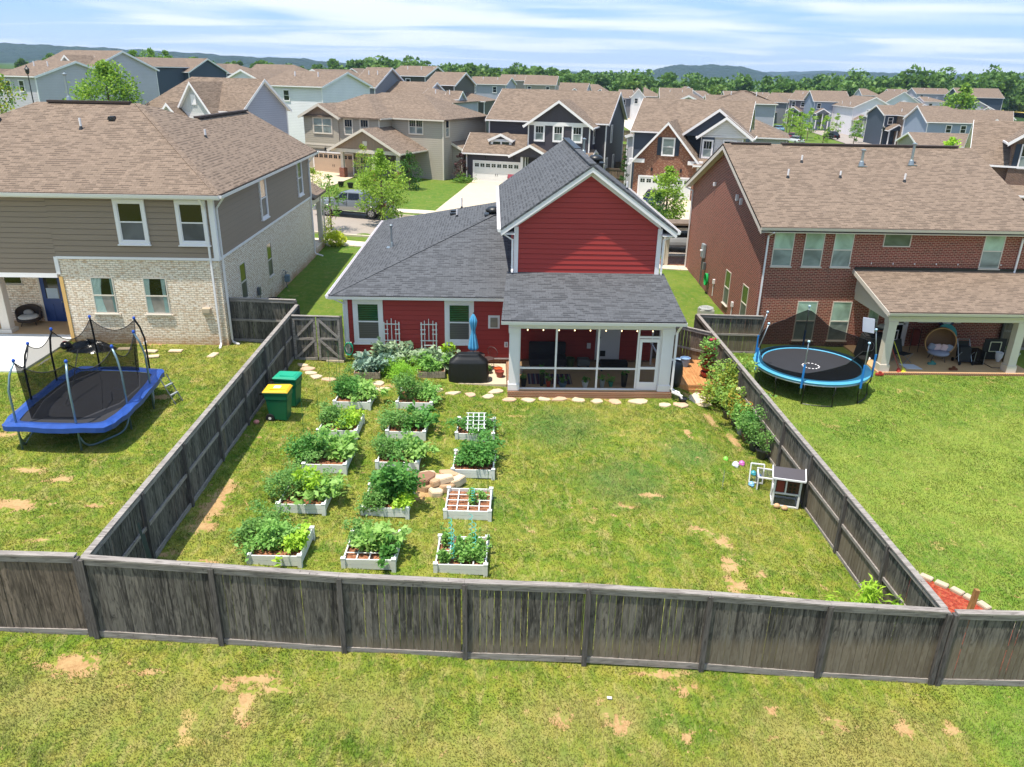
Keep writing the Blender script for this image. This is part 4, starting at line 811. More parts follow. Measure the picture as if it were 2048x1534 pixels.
# turn: handle side faces the fence
ST = mat_plain('pale_flagstone', 'c9b59a', .9, var=.18, sc=6); ST2 = mat_plain('pinkish_flagstone', 'c2a389', .9, var=.2, sc=6)
def stone(name, x, y, z, rx, ry, h, mat, label, rz=0, n=8, group=None, rough=.25):
    m = MB(); ring = []
    for i in range(n): a = 2*pi*i/n+rnd.uniform(-.2, .2); k = 1+rnd.uniform(-rough, rough); ring.append((rx*cos(a)*k, ry*sin(a)*k))
    m.hexa([(a*1.02, b*1.02, -.03) for a, b in ring], [(a, b, h+rnd.uniform(-.004, .004)) for a, b in ring]); o = m.build(name, mat, loc=(x, y, z), bevel=min(.02, h*.3)); o.rotation_euler.z = rz
    return tag(o, label, 'stone', group)
SX = [(-7.37, 28.5), (-7.09, 28.15), (-6.87, 27.75), (-6.59, 27.4), (-6.12, 27.2), (-4.24, 27.15), (-4.02, 26.6), (-2.85, 26.85), (-2.03, 26.88), (-1.4, 26.7), (-.73, 26.7), (-.07, 26.65), (.19, 27.2), (.68, 26.5), (1.43, 26.5), (2.03, 26.55), (2.59, 26.55), (3.27, 26.5), (4.0, 26.45), (4.67, 26.45), (5.49, 26.45), (6.46, 26.1), (7.09, 26.15), (7.97, 26.9)]
SLB = ['stepping stone nearest the gate', 'second stepping stone from the gate', 'third stepping stone from the gate', 'fourth stepping stone from the gate', 'fifth stepping stone from the gate, by the green stakes', 'small stepping stone left of the farthest middle bed, near the house', 'stepping stone left of the farthest middle bed, farther from the house', 'stepping stone behind the farthest middle bed', 'large stepping stone left of the covered grill', 'stepping stone below the left end of the covered grill', 'stepping stone below the middle of the covered grill', 'stepping stone right of the covered grill', 'small stone at the edge of the patio slab', 'stepping stone at the left porch corner', 'narrow upright stepping stone under the first porch bay', 'pale stepping stone right of the narrow upright one', 'stepping stone set in a bare orange patch', 'stepping stone just right of the bare orange patch', 'stepping stone under the middle of the porch', 'stepping stone under the third porch bay', 'wide oval stepping stone below the screen door', 'stepping stone right of the wide oval one', 'stepping stone nearest the deck', 'broad flat stone in front of the cedar deck']
for i, (x, y) in enumerate(SX): stone('stepping_stone', x, y, zg(x, y), .24*(1.8 if i in (20, 23) else rnd.uniform(.9, 1.25)), .21*rnd.uniform(.8, 1.15), .04, (ST, ST2)[i % 3 == 1], SLB[i], rnd.uniform(-.5, .5), group='stepping stones in front of the red house')
RK = [mat_plain('tan_fieldstone', 'b39473', .9, var=.25, sc=5), mat_plain('brown_fieldstone', '8a6650', .9, var=.3, sc=5), ST]
for i, (x, y, dz, a, b, h, k, l) in enumerate([(-1.95, 19.5, 0, .3, .22, .2, 0, 'tan rock at the left foot of the pile'), (-1.55, 19.3, 0, .28, .2, .16, 2, 'pale rock at the front of the pile'), (-1.2, 19.6, 0, .3, .24, .18, 0, 'tan rock at the right foot of the pile'), (-1.6, 19.85, 0, .34, .25, .2, 0, 'tan rock in the middle of the pile'), (-1.85, 19.7, .2, .34, .24, .13, 1, 'dark brown flat rock on top of the pile'), (-1.35, 19.7, .2, .28, .22, .14, 2, 'pale flat rock on top of the pile'), (-1.2, 20.05, .0, .36, .22, .3, 0, 'large tan slab leaning at the back of the pile'), (-1.55, 19.5, .2, .24, .18, .12, 0, 'small tan rock on top of the pile'), (-1.85, 20.2, 0, .3, .2, .14, 2, 'pale rock at the back of the pile'), (-.95, 19.85, .1, .26, .2, .2, 2, 'pale block at the right of the pile')]):
    o = stone('rock', x, y, zg(x, y)+dz-.02, a, b, h, RK[k], l, rnd.uniform(-1, 1), 7, 'rocks piled beside the beds', .3); o.rotation_euler.x = rnd.uniform(-.15, .15); o.rotation_euler.y = rnd.uniform(-.2, .2)
# small patio, grill, bistro set, umbrella
m = MB(); m.box(-1.85, .62, 27.72, 30.0, -.5, -.22); struct(m.build('patio', CONC, bevel=.01)); PT = -.22
t = thing('barbecue_grill', 'gas grill under a black cover on the small patio', 'grill', (-.86, 28.1, PT)); W_, D_ = .76, .3
m = MB(); NN = 96
prof = [(1.0, .03), (1.02, .3), (1.0, .6), (.98, .8), (.9, .86), (.62, 1.04), (.56, 1.1), (.54, 1.12), (.0, 1.125)]
def gc_(u, v):
    k = v*(len(prof)-1); i = min(int(k), len(prof)-2); f = k-i; s = prof[i][0]*(1-f)+prof[i+1][0]*f; z = prof[i][1]*(1-f)+prof[i+1][1]*f
    a = u*2*pi; e = 5.; cx, cy = cos(a), sin(a); q = (abs(cx)**e+abs(cy)**e)**(-1/e); fold = .02*sin(a*17)*max(0, 1-z*1.1)+.008*sin(a*41)
    return (W_*s*cx*q*(1+fold), (D_*(s if s > .7 else s*.9)+.03)*cy*q*(1+fold*1.6), z)
m.grid(gc_, NN, 28); m.build('grill_cover', mat_plain('black_vinyl_cover', '121316', .5, var=.2), t, smooth=True)
for s in (-.55, .55): m = MB(); m.lathe([(.035, 0), (.035, .05)], 8, (s, -.2, 0)); m.build('caster', GREYM, t)
t = thing('patio_table', 'round dark mesh metal table behind the covered grill', 'table', (-.7, 29.0, PT)); m = MB(); m.lathe([(.0, .715), (.45, .71), (.47, .725), (.45, .735), (.02, .735)], 24); m.build('table_top', mat_plain('bronze_mesh', '3b3231', .6), t)
for k in range(4): a = pi/4+k*pi/2; m = MB(); m.tube([(.3*cos(a), .3*sin(a), .71), (.12*cos(a), .12*sin(a), .35), (.32*cos(a), .32*sin(a), 0)], .012); m.build('leg', BLACK, t)
def wire_chair(x, y, rz, label):
    t = thing('bistro_chair', label, 'chair', (x, y, PT), rz, 'dark metal chairs at the patio table'); c = mat_plain('bronze_wire', '4a3b3a', .5)
    m = MB(); m.lathe([(0, .43), (.22, .43), (.24, .445), (.22, .455), (0, .45)], 16); m.build('seat', c, t)
    m = MB(); pts = [(.26*sin(a), .2+.08*cos(a*.9)*0+.06, .44+.4*cos(a)*.5+.22) for a in np.linspace(-2.3, 2.3, 17)]; m.tube(pts, .012, 5)
    for q in np.linspace(-.16, .16, 5): m.tube([(q, .2, .45), (q*1.1, .255, .82-abs(q))], .005, 4)
    m.build('backrest', c, t)
    for a in (.8, 2.35, 3.9, 5.5): m = MB(); m.tube([(.2*cos(a), .2*sin(a), .44), (.24*cos(a), .24*sin(a), 0)], .01); m.build('leg', c, t)
wire_chair(-1.3, 29.35, .7, 'dark wire chair left of the blue umbrella'); wire_chair(-.1, 29.4, -.7, 'dark wire chair right of the blue umbrella')
t = thing('umbrella', 'closed light blue umbrella standing in the patio table', 'umbrella', (-.7, 29.0, PT)); m = MB(); m.tube([(0, 0, .1), (0, 0, 2.5)], .02, 8); m.build('pole', GREYM, t); BLU = mat_plain('light_blue_canvas', '4f9cc6', .75, var=.18, sc=9)
def um(u, v):
    z = .95+1.5*v; r = np.interp(v, [0, .05, .3, .48, .55, .72, .8, .93, 1], [.13, .17, .12, .07, .07, .115, .13, .07, .01]); a = u*2*pi; return (r*cos(a)*(1+.28*cos(a*8+v*2)), r*sin(a)*(1+.28*cos(a*8+v*2)), z)
m = MB(); m.grid(um, 64, 22); m.build('canopy', BLU, t, smooth=True)
def pot(name, label, x, y, z, r, h, c, cat='pot', plantk=None, rim=True, group=None, bulge=1.0, parent=None):
    t = thing(name, label, cat, (x, y, z), 0, group); mt = mat_plain('glaze_'+c, c, .45, var=.1)
    m = MB(); m.lathe([(r*.65, 0), (r*.9*bulge, h*.55), (r, h*.93), (r*1.07, h*.94), (r*1.07, h), (r*.92, h), (r*.9, h*.85), (.001, h*.84)], 18); m.build('pot', mt, t, smooth=False)
    if plantk:
        k, rx, rz_, n, s = plantk; q_ = rng.normal(size=(9, 3))*np.array([rx, rx, rz_])*.62+np.array([0, 0, h+rz_*.85]); C = np.concatenate([blob(n//3, (0, 0, h+rz_*.75), (rx*.85, rx*.85, rz_*.85), .2), q_[rng.integers(0, 9, n)]+rng.normal(size=(n, 3))*np.array([rx, rx, rz_])*.2]); C = C[C[:, 2] > .1]; V, Fq = leaf_arrays(C, s, out=(0, 0, h)); fast_mesh('foliage', V, Fq, LF[k], t); m = MB(); stems(m, (0, 0, h*.8), (rx, rx), 5, rz_*1.3); m.build('stem', STEM, t)
    return t
pot('terracotta_pot', 'painted orange terracotta pot beside the porch post', .3, 28.9, PT, .17, .22, 'b5532a'); pot('terracotta_pot', 'glazed red pot in front of the orange one', .36, 28.5, PT, .17, .25, '8a3b30'); pot('small_pot', 'small green leafy pot left of the terracotta pots', -.05, 28.9, PT, .12, .12, '4a4a40', plantk=('tomato', .14, .1, 60, .07))
t = thing('hose_reel', 'green garden hose hanging at the corner of the red house', 'hose', (-5.75, 29.75, .1)); m = MB(); [m.tube([(.16*sin(a), -.04*k-.02, .38+.26*cos(a)) for a in np.linspace(0, 6.1, 18)], .018, 5, closed=False) for k in range(4)]; m.build('hose', mat_plain('green_hose', '128a6c', .4), t); m = MB(); m.box(-.1, .1, 0, .06, .4, .62); m.build('bracket', CREAM, t)
m = MB(); m.tube([(-.02, 0, 0), (.02, 0, 0)], .16, 20); o = m.build('pale_disc', CREAM, loc=(-5.3, 29.7, .18)); tag(o, 'round cream disc standing against the red wall', 'disc'); o.rotation_euler.z = 1.5
m = MB(); m.box(-.45, .25, -.28, .1, 0, .1); tag(m.build('splash_block', CONC, loc=(-6.1, 29.3, Z(-6, 29))), 'concrete splash block under the red house downspout', 'splash block')
# deck, barrel, tower planter, tubs
t = thing('deck', 'small cedar deck at the right side of the porch', 'deck', (0, 0, 0)); m = MB(); y = 28.25
for i in range(17): x = 6.85+i*.145; m.box(x, x+.138, 28.15+.0, 31.1, -.36, -.33)
m.build('deck_boards', DECK, t); m = MB(); m.box(6.85, 9.3, 28.1, 28.148, -.62, -.34); m.box(6.85, 9.3, 28.05, 28.098, -.8, -.5); m.build('fascia_board', DECK, t)
t = thing('rain_barrel', 'dark grey rain barrel at the right porch corner', 'barrel', (7.2, 28.1, -.34)); m = MB(); m.lathe([(.25, 0), (.31, .2), (.335, .5), (.31, .85), (.27, .98), (.25, 1.0), (.24, .96), (.01, .95)], 24); m.build('barrel', mat_plain('charcoal_plastic', '26282d', .5), t, smooth=True); m = MB(); m.tube([(-.3, -.1, 1.35), (-.15, -.05, 1.08), (.0, 0, .98)], .035, 8); m.build('inlet_hose', WHITE, t)
t = thing('rain_barrel_spout', 'white drain hose running into a black bucket at the porch corner', 'drain hose', (6.95, 26.75, -.4)); m = MB(); m.tube([(-.12, .0, .45), (-.02, -.05, .38), (.12, -.12, .36), (.2, -.2, .2), (.24, -.22, .12)], .04, 8); m.build('hose', WHITE, t)
pot('bucket', 'black bucket under the white drain hose', 7.22, 26.5, -.42, .16, .2, '1a1b1c', 'bucket')
pot('planter_tub', 'light blue tub on the deck', 8.15, 30.2, -.33, .2, .38, '7f9cc0'); pot('planter_tub', 'smaller pale blue tub behind the light blue one', 7.95, 30.45, -.33, .15, .24, '9fb4cc')
t = thing('tower_planter', 'red stacked tower planter overflowing with vines', 'planter', (8.75, 29.0, -.33)); RP = mat_plain('red_planter_plastic', '8e2a20', .5)
for k in range(5):
    m = MB(); z = k*.26; m.lathe([(.1, z), (.2, z+.06), (.26, z+.2), (.24, z+.24), (.1, z+.22)], 12); m.build('tier', RP, t)
C = np.concatenate([blob(120, (0, 0, z), (.38, .38, .2), .7) for z in (.55, .8, 1.05, 1.3, 1.5)]); V, Fq = leaf_arrays(C, .13, out=(0, 0, .6)); fast_mesh('foliage', V, Fq, LF['pepper'], t)
m = MB(); [m.ball((dx, dy, 1.62), .09, .09, .06, 8, 5) for dx, dy in ((0, -.1), (.15, 0))]; m.build('red_flower', mat_plain('crimson_petal', 'a3203a', .6), t)
PG = 'potted plants along the right fence'
pd = [(8.95, 27.55, 'hib', .62, .85, 800, .13, '2c2c30', 'tallest vine bush next to the tower planter'), (9.0, 26.9, 'gold', .45, .6, 480, .12, '2c2c30', 'yellowing vine bush behind the tall one'), (8.85, 26.0, 'hib', .36, .52, 330, .11, '3a3430', 'pale green bush above the dark round pot'), (8.95, 25.5, 'gold', .34, .46, 300, .1, '544a44', 'yellow green plant in a dark brown pot'), (8.98, 24.75, 'pepper', .34, .42, 300, .12, '8d9299', 'plant in a grey glazed pot'), (9.0, 24.2, 'dark', .33, .42, 300, .11, '4f4038', 'dark leafy plant in a brown pot'), (9.05, 23.5, 'tomato', .33, .46, 380, .08, '33363a', 'small-leaved shrub in a black nursery pot'), (9.1, 22.9, 'tomato', .26, .36, 220, .08, '2b2b2e', 'last shrub of the row, nearest the play things')]
for (x, y, k, rx, rz_, n, s, c, l) in pd: rx *= 1.2; n = int(n*1.6); rz_ *= 1.12; pot('potted_plant', l+', along the fence' if len(l) < 50 else l, x, y, Z(x, y), .21, .34, c, 'potted plant', (k, rx, rz_, n, s), group=PG)
for (x, y, l) in ((9.1, 25.0, 'orange wire tomato cage standing over the grey pot'), (8.85, 25.6, 'orange wire tomato cage in the dark brown pot')):
    m = MB(); z = Z(x, y)+.3
    for k, r in ((0, .13), (.35, .17), (.7, .22)): m.tube([(r*cos(a), r*sin(a), .1+k) for a in np.linspace(0, 2*pi, 17)[:-1]], .007, 4, closed=True)
    for a in (0, 2.1, 4.2): m.tube([(.1*cos(a), .1*sin(a), -.1), (.22*cos(a), .22*sin(a), .8)], .007, 4)
    tag(m.build('tomato_cage', mat_plain('orange_wire', 'd59a3a', .5), loc=(x, y, z)), l, 'plant cage', 'orange tomato cages')
m = MB(); m.ball((0, 0, .0), .1, .06, .1, 8, 6); tag(m.build('white_flower', mat_plain('cream_petal', 'e6dfae', .7), loc=(9.2, 26.3, Z(9.2, 26)+1.1)), 'cream hibiscus flower near the fence rail', 'flower')
tgt = [(8.55, 27.35, .9, .7)]; m = MB(); 
for i in range(14):
    a = rnd.uniform(0, 6.28); q = rnd.uniform(0, 1)**.5; m.ball((7.95+.75*q*cos(a), 27.35+.38*q*sin(a), -.6), rnd.uniform(.15, .3), rnd.uniform(.12, .22), .1, 8, 5)
o = m.build('gravel_patch', mat_plain('pale_crushed_stone', 'd3c0ab', .95, var=.25, sc=12)); o['label'] = 'pale crushed stone patch in front of the cedar deck'; struct(o)
# rabbit hutch, run and toys
WF = mat_plain('white_hutch_frame', 'e4e4e6', .5, var=.03); DBR = mat_plain('dark_brown_panel', '54352a', .6); MESH = mat_screen('hutch_wire_mesh', '55585c', .25); SLATE = mat_plain('dark_hutch_roof', '4a464c', .8)
t = thing('rabbit_hutch', 'white and brown rabbit hutch with a dark pitched roof', 'hutch', (8.84, 20.0, Z(8.8, 20.0)), -.28)
m = MB()
for x in (-.36, .36):
    for y in (-.27, .27): m.box(x-.028, x+.028, y-.028, y+.028, 0, .98)
for z in (.0, .42, .9): 
    for y in (-.27, .27): m.box(-.36, .36, y-.02, y+.02, z, z+.045)
    for x in (-.36, .36): m.box(x-.02, x+.02, -.27, .27, z+.001, z+.044)
m.box(-.06, -.02, -.292, -.25, .45, .9); m.build('frame', WF, t)
m = MB(); m.box(-.34, .34, -.24, .24, .45, .9); m.build('nest_box', DBR, t); m = MB(); m.box(-.3, -.1, -.3, -.285, .5, .86); o = m.build('door', mat_plain('red_brown_door', '7c2f2c', .6), t)
m = MB(); [m.box(dx, dx+.07, -.31, -.3, dz, dz+.07) for dx in (.04, .16) for dz in (.62, .74, .52)]; m.build('air_hole', BLACK, o)
m = MB(); m.slab([(-.45, -.4, .98), (.45, -.4, .98), (.45, .02, 1.16), (-.45, .02, 1.16)], .025); m.slab([(-.45, .02, 1.16), (.45, .02, 1.16), (.45, .38, .98), (-.45, .38, .98)], .025); r_ = m.build('roof', SLATE, t)
m = MB(); [m.bar((x, -.4, .985), (x, .02, 1.165), .03, .06) for x in (-.46, .46)]; m.bar((-.46, -.41, .975), (.46, -.41, .975), .03, .05); m.build('fascia', WF, r_)
m = MB(); m.box(-.35, .35, -.268, -.264, .05, .42); m.box(-.358, -.354, -.25, .25, .05, .42); m.build('wire_panel', MESH, t)
t = thing('hutch_run', 'low wire run with a white frame behind the rabbit hutch', 'pet run', (8.68, 20.85, Z(8.6, 20.9)), -.28); m = MB(); m.box(-.4, .4, -.26, -.22, .42, .46); m.box(-.4, .4, .36, .4, .42, .46); m.box(-.4, -.36, -.22, .36, .42, .46); m.box(.36, .4, -.22, .36, .42, .46)
for x in (-.4, .36):
    for y in (-.26, .36): m.box(x+.001, x+.039, y+.001, y+.039, 0, .42)
m.build('frame', WF, t); m = MB(); m.box(-.37, .37, -.23, .37, .43, .435); m.box(-.39, -.385, -.22, .36, .02, .42); m.build('wire_panel', MESH, t)
t = thing('pet_gate', 'small white framed wire panel standing by the toys', 'pet gate', (8.33, 21.1, Z(8.3, 21.1)), -.25); m = MB(); m.bar((-.2, 0, 0), (-.2, .12, .62), .035, .035, (0, 1, 0)); m.bar((.2, 0, 0), (.2, .12, .62), .035, .035, (0, 1, 0)); m.bar((-.2, 0, .02), (.2, 0, .02), .035, .035); m.bar((-.2, .12, .62), (.2, .12, .62), .035, .035); m.build('frame', WF, t); m = MB(); m.poly([(-.2, 0, 0), (.2, 0, 0), (.2, .12, .62), (-.2, .12, .62)]); m.build('wire_panel', MESH, t)
for (x, y, c, l, s) in ((8.0, 22.15, 'd9d9e6', 'white plastic toy by the fence', .12), (8.25, 22.3, 'c46ab0', 'pink plastic toy by the fence', .11), (8.45, 21.7, '3aa7b5', 'turquoise toy on the small pen', .1), (8.6, 21.55, '3f6fb0', 'blue toy beside the turquoise one', .08), (8.15, 20.95, '7fb3d8', 'pale blue dish on the lawn in front of the pen', .1), (7.75, 22.45, '7fd04a', 'lime green toy leaf on the lawn', .09), (8.7, 21.4, 'd8b03a', 'yellow toy beside the blue one', .06)):
    m = MB(); m.lathe([(s*.6, 0), (s, s*.3), (s*.8, s*.9), (s*.3, s*1.3), (.005, s*1.35)], 10); m.box(-s*.3, s*.3, -s*1.2, -s*.6, 0, s*.5); tag(m.build('garden_toy', mat_plain('toy_'+c, c, .4), loc=(x, y, Z(x, y))), l, 'toy', 'children toys beside the hutch')
for (x, y, l) in ((8.5, 19.65, 'orange brown ball of straw left of the hutch foot'), (8.7, 19.55, 'orange brown ball of straw at the hutch foot')): m = MB(); m.ball((0, 0, .07), .1, .08, .08, 9, 6); tag(m.build('straw_ball', mat_plain('straw_ball', 'c9a27c', .9, var=.3, sc=20), loc=(x, y, Z(x, y))), l, 'straw ball')
m = MB(); m.grid(lambda u, v: (-.25+.5*u+.04*v, .02*sin(u*9), .55*v), 10, 6); tag(m.build('wire_mesh_panel', mat_screen('grey_garden_wire', 'a9b2b4', .22), loc=(7.15, 20.65, Z(7.1, 20.6))), 'faint wire mesh panel standing on the lawn', 'wire mesh').rotation_euler = (0, 0, 1.2)
# T posts, corner plant, pink ball, scraps
for (x, y, l) in ((-8.0+.62, 14.35, 'green metal post leaning on the left fence, rear one'), (-7.1, 13.95, 'green metal post leaning on the left fence, front one')):
    m = MB(); m.bar((-.25, .25, 1.55), (.1, -.1, 0), .05, .02); m.bar((-.25, .25, 1.56), (.1, -.1, .01), .015, .05); tag(m.build('metal_post', mat_plain('dark_green_paint', '1c2c25', .5), loc=(x, y, Z(x, y))), l, 'fence post', 'leaning metal posts')
plant('spiky_plant', 'bright yellow green spiky plant in the front right fence corner', 8.7, 14.35, Z(8.7, 14.3), (.5, .4, .45), 'lime', 800, .3, group=None, aspect=.14, up=.3)
m = MB(); m.ball((0, 0, .07), .1, .09, .07, 8, 6); tag(m.build('pink_ball', mat_plain('faded_pink_plastic', 'd98c84', .5), loc=(-7.6, 23.0, .22)), 'faded pink ball at the foot of the left fence', 'ball')
m = MB(); m.hexa([(-.04, -.02, 0), (.05, -.03, 0), (.06, .03, 0), (-.05, .03, 0)], [(-.03, -.02, .02), (.04, -.02, .03), (.05, .02, .02), (-.04, .02, .03)]); tag(m.build('litter', WHITE, loc=(2.4, 11.75, Z(2.4, 11.7)+.02)), 'scrap of white litter in front of the fence', 'litter')
# mulch bed behind the right fence
m = MB(); N = 16; cx_, cy_ = 10.15, 14.1
arc = [(9.55, 16.95), (10.1, 17.0), (10.7, 16.75), (11.25, 16.3), (11.75, 15.75), (12.1, 15.2), (12.35, 14.5), (12.5, 13.8), (12.55, 13.0)]
m.poly([(9.5, 12.75, Z(9.5, 13)+.03)]+[(x, y, Z(x, y)+.04) for x, y in reversed(arc)]); struct(m.build('mulch_bed', MULCHR)); EB = mat_plain('tumbled_edging_block', 'b3a590', .9, var=.2, sc=6); k = 0
L_ = ['at the fence end', 'second from the fence', 'third from the fence', 'fourth from the fence', 'fifth from the fence', 'sixth from the fence', 'seventh from the fence', 'eighth from the fence', 'ninth from the fence', 'tenth from the fence', 'eleventh from the fence', 'twelfth from the fence', 'thirteenth from the fence', 'fourteenth from the fence', 'fifteenth from the fence', 'sixteenth from the fence']
for i in range(len(arc)-1):
    for f in (0, .5):
        x = arc[i][0]*(1-f)+arc[i+1][0]*f; y = arc[i][1]*(1-f)+arc[i+1][1]*f; a = atan2(arc[i+1][1]-arc[i][1], arc[i+1][0]-arc[i][0])
        m = MB(); m.box(-.15, .15, -.1, .1, -.05, .11); o = m.build('edging_block', EB, loc=(x, y, Z(x, y)), bevel=.015); o.rotation_euler.z = a; tag(o, 'tan edging block around the red mulch, '+L_[k], 'edging block', 'edging blocks around the mulch bed'); k += 1
m = MB(); m.bar((0, 0, -.1), (.16, .1, 1.15), .1, .1, (0, 1, 0)); tag(m.build('wooden_stake', mat_wood('tan_stake_wood', '9a7548', '7c5b36', 'b08a58'), loc=(11.0, 14.25, Z(11, 14.4))), 'square tan wooden post leaning in the red mulch', 'wooden post')
for (x, y, l) in ((9.9, 15.6, 'small green weed in the red mulch near the fence'), (10.8, 15.2, 'small green weed beside the wooden post')): plant('weed', l, x, y, Z(x, y), (.14, .14, .12), 'tomato', 60, .07, group=None)

# porch furniture behind the screens
def seatbox(name, label, cat, x, y, w, d, h, c, back=.0): 
    t = thing(name, label, cat, (x, y, PZ)); mt = mat_plain(name+'_'+c, c, .8); m = MB(); m.box(-w/2, w/2, -d/2, d/2, h*.35, h); m.build('seat', mt, t, bevel=.03)
    if back: m = MB(); m.box(-w/2, w/2, d/2-.15, d/2, h, h+back); m.build('backrest', mt, t, bevel=.03)
    for sx_ in (-1, 1):
        for sy in (-1, 1): m = MB(); m.box(sx_*(w/2-.06)-.03, sx_*(w/2-.06)+.03, sy*(d/2-.06)-.03, sy*(d/2-.06)+.03, 0, h*.35); m.build('leg', BLACK, t)
    return t
seatbox('porch_sofa', 'dark sofa against the porch wall under the double window', 'sofa', 2.3, 29.4, 1.5, .8, .45, '2c2830', .5); seatbox('ottoman', 'black bench below the white back door', 'bench', 4.95, 29.1, 1.1, .45, .38, '17171a')
seatbox('step_stool', 'grey plastic stool left of the back door', 'stool', 3.75, 29.3, .5, .4, .4, '6b6b68')
m = MB(); m.box(-.85, .85, -.55, .55, 0, .012)
def rug():
    M_ = Mat('striped_rug'); x = M_.n('SeparateXYZ', {0: M_.obj()}).outputs[0]; t = M_.ma('FRACT', M_.ma('MULTIPLY', x, 5.2)); r = M_.n('ValToRGB', {0: t}).color_ramp if 0 else None
    a = M_.mix(M_.ma('LESS_THAN', t, .3), col('5a2a3c'), col('8c8078')); a = M_.mix(M_.ma('GREATER_THAN', t, .7), a, col('2c3550')); M_.set(c=a, r=.95); return M_.m
tag(m.build('striped_rug', rug(), loc=(2.3, 28.0, PZ+.003)), 'striped red and grey rug on the porch floor', 'rug')
for (x, y, r, h, c, k, l) in ((1.15, 28.6, .16, .26, 'b8b8b8', None, 'white pot at the left end of the porch'), (1.25, 27.25, .12, .3, '23262a', 'tomato', 'dark pot of ferns in the first porch bay'), (1.95, 27.3, .1, .5, '232323', 'dark', 'tall dark plant stand in the first porch bay'), (2.2, 27.2, .1, .26, 'a03a22', 'tomato', 'small red pot by the first porch bay'), (2.75, 27.25, .16, .18, '5f7688', 'dark', 'blue grey bowl planter in the second porch bay'), (3.6, 27.2, .13, .24, 'cfcfcf', 'dark', 'white pot with spiky leaves in the second porch bay'), (4.25, 27.2, .1, .3, '9aa0a0', 'pepper', 'pale pot with cactus in the third porch bay'), (4.6, 27.3, .09, .2, '3d8a74', 'pepper', 'small teal pot in the third porch bay'), (5.1, 27.3, .13, .5, '25282a', 'dark', 'dark tall planter in the third porch bay'), (3.2, 29.2, .18, .45, '3d4a26', None, 'green and black bin beside the grey stool')):
    pot('porch_pot', l, x, y, PZ, r, h, c, 'pot', (k, .12, .13, 45, .1) if k else None, group='pots on the screened porch')
t = thing('string_lights', 'string of small bulbs along the top of the porch screens', 'string lights'); m = MB(); m.tube([(1.1+5.2*i/40, 27.1, 2.28-.04*abs(sin(i*pi/5))) for i in range(41)], .006, 4); m.build('cable', BLACK, t)
bm_ = Mat('warm_bulb'); bm_.set(c=(1, .8, .5, 1), e=(1, .75, .4, 1), es=3.); 
for i in range(9): m = MB(); m.ball((1.35+i*.58, 27.1, 2.2), .025, .025, .03, 8, 6); m.build('bulb', bm_.m, t)
# ---------------- left neighbour: taupe siding over whitewashed brick ----------------
LH = thing('house', 'two-storey house with taupe siding over whitewashed brick and brown shingles', 'house', (0, 0, 0))
XL, YL, XW, YB = -10.7, 30.12, -22.5, 46.6; ZB, ZM, ZE = .35, 3.95, 6.42
fS = F((0, YL, 0), (1, 0, 0), (0, -1, 0)); fE = F((XL, 0, 0), (0, 1, 0), (1, 0, 0))
m = MB(); m.box(-16.95, XL, YL, YB, -.6, ZM); m.box(XW, -16.95, YL+2.5, YB, -.6, 3.3); m.build('brick_wall', WBRICK, LH)
m = MB(); m.box(XW, XL-.02, YL+.03, YB, 3.3, ZE); m.hexa([(XL-.02, YB, ZE), (-17.3, YB, ZE), (-14, YB, 8.4)], [(XL-.02, YB-.3, ZE), (-17.3, YB-.3, ZE), (-14, YB-.3, 8.4)]); m.build('wall', mat_plain('taupe_sheathing', '665d55', .7), LH)
m = MB(); laps(m, fS, [(XW, 3.32), (-16.95, 3.32), (-16.95, ZE), (XW, ZE)], .2); laps(m, fS, [(-16.95, 4.0), (XL-.02, 4.0), (XL-.02, ZE), (-16.95, ZE)], .22)
laps(m, fE, [(YL, 4.0), (YB, 4.0), (YB, ZE), (YL, ZE)], .22); m.build('siding', TAUPE, LH)
m = MB(); m.box(-16.95, XL+.05, YL-.06, YL, 3.92, 4.02); m.box(XL, XL+.06, YL, YB, 3.92, 4.02); m.box(-17.05, -16.9, YL-.05, YL, 3.3, 4.0); m.box(XW, -17.05, YL-.05, YL+.3, 3.16, 3.34)
m.box(XL-.14, XL+.06, YL-.06, YL+.12, 4.02, ZE); m.box(XL-.02, XL+.06, YB-.12, YB+.02, 4.02, ZE)
m.box(XW, XL+.42, YL-.42, YL, ZE-.03, ZE); m.box(XL, XL+.42, YL, YB+.4, ZE-.03, ZE); m.box(XW, XL+.42, YL-.44, YL-.42, ZE-.1, ZE+.08); m.box(XL+.42, XL+.44, YL-.44, YB+.4, ZE-.1, ZE+.08)
m.box(XW, -16.95, YL+2.48, YL+2.5, 3.1, 3.16); m.build('trim', WHITE, LH)
m = MB(); x0, x1, y0, y1, z, s = XW, XL+.45, YL-.45, YB+.45, ZE+.1, .5
xr1, yr1, zr1 = -15.4, 37.0, 9.38
XQ = -25.8; P1, P2, P3, P4, P5 = (-15.4, 35.9, 9.42), (-15.1, 36.9, 9.26), (-14.05, 38.6, 8.68), (-14.0, y1, 8.64), (-19.7, 35.9, 9.42)
m.slab([(XQ, y0, z), (x1, y0, z), P1, P5], .1); m.slab([(x1, y0, z), (x1, y1, z), P4, P3, P2, P1], .1); m.slab([(XQ, 42.2, z), (XQ, y0, z), P5], .1)
m.slab([P5, P1, P2, P3, (-14.05, 42.2, z), (XQ, 42.2, z)], .1); m.slab([P4, (-17.8, y1, z), (-17.8, 38.6, z), P3], .1)
rf_ = m.build('roof', ROOFB, LH)
m = MB(); m.bar((-19.2, 35.9, 9.46), (-15.7, 35.9, 9.46), .3, .09); m.bar((-14.05, 39.0, 8.72), (-14.0, 46.6, 8.7), .3, .09); m.build('ridge_vent', mat_plain('dark_ridge_vent', '3d302b', .8), rf_)
m = MB(); m.bar((x1-.05, y0+.05, z), (-15.4, 35.9, 9.42), .22, .03); m.build('ridge_cap', ROOFB, rf_)
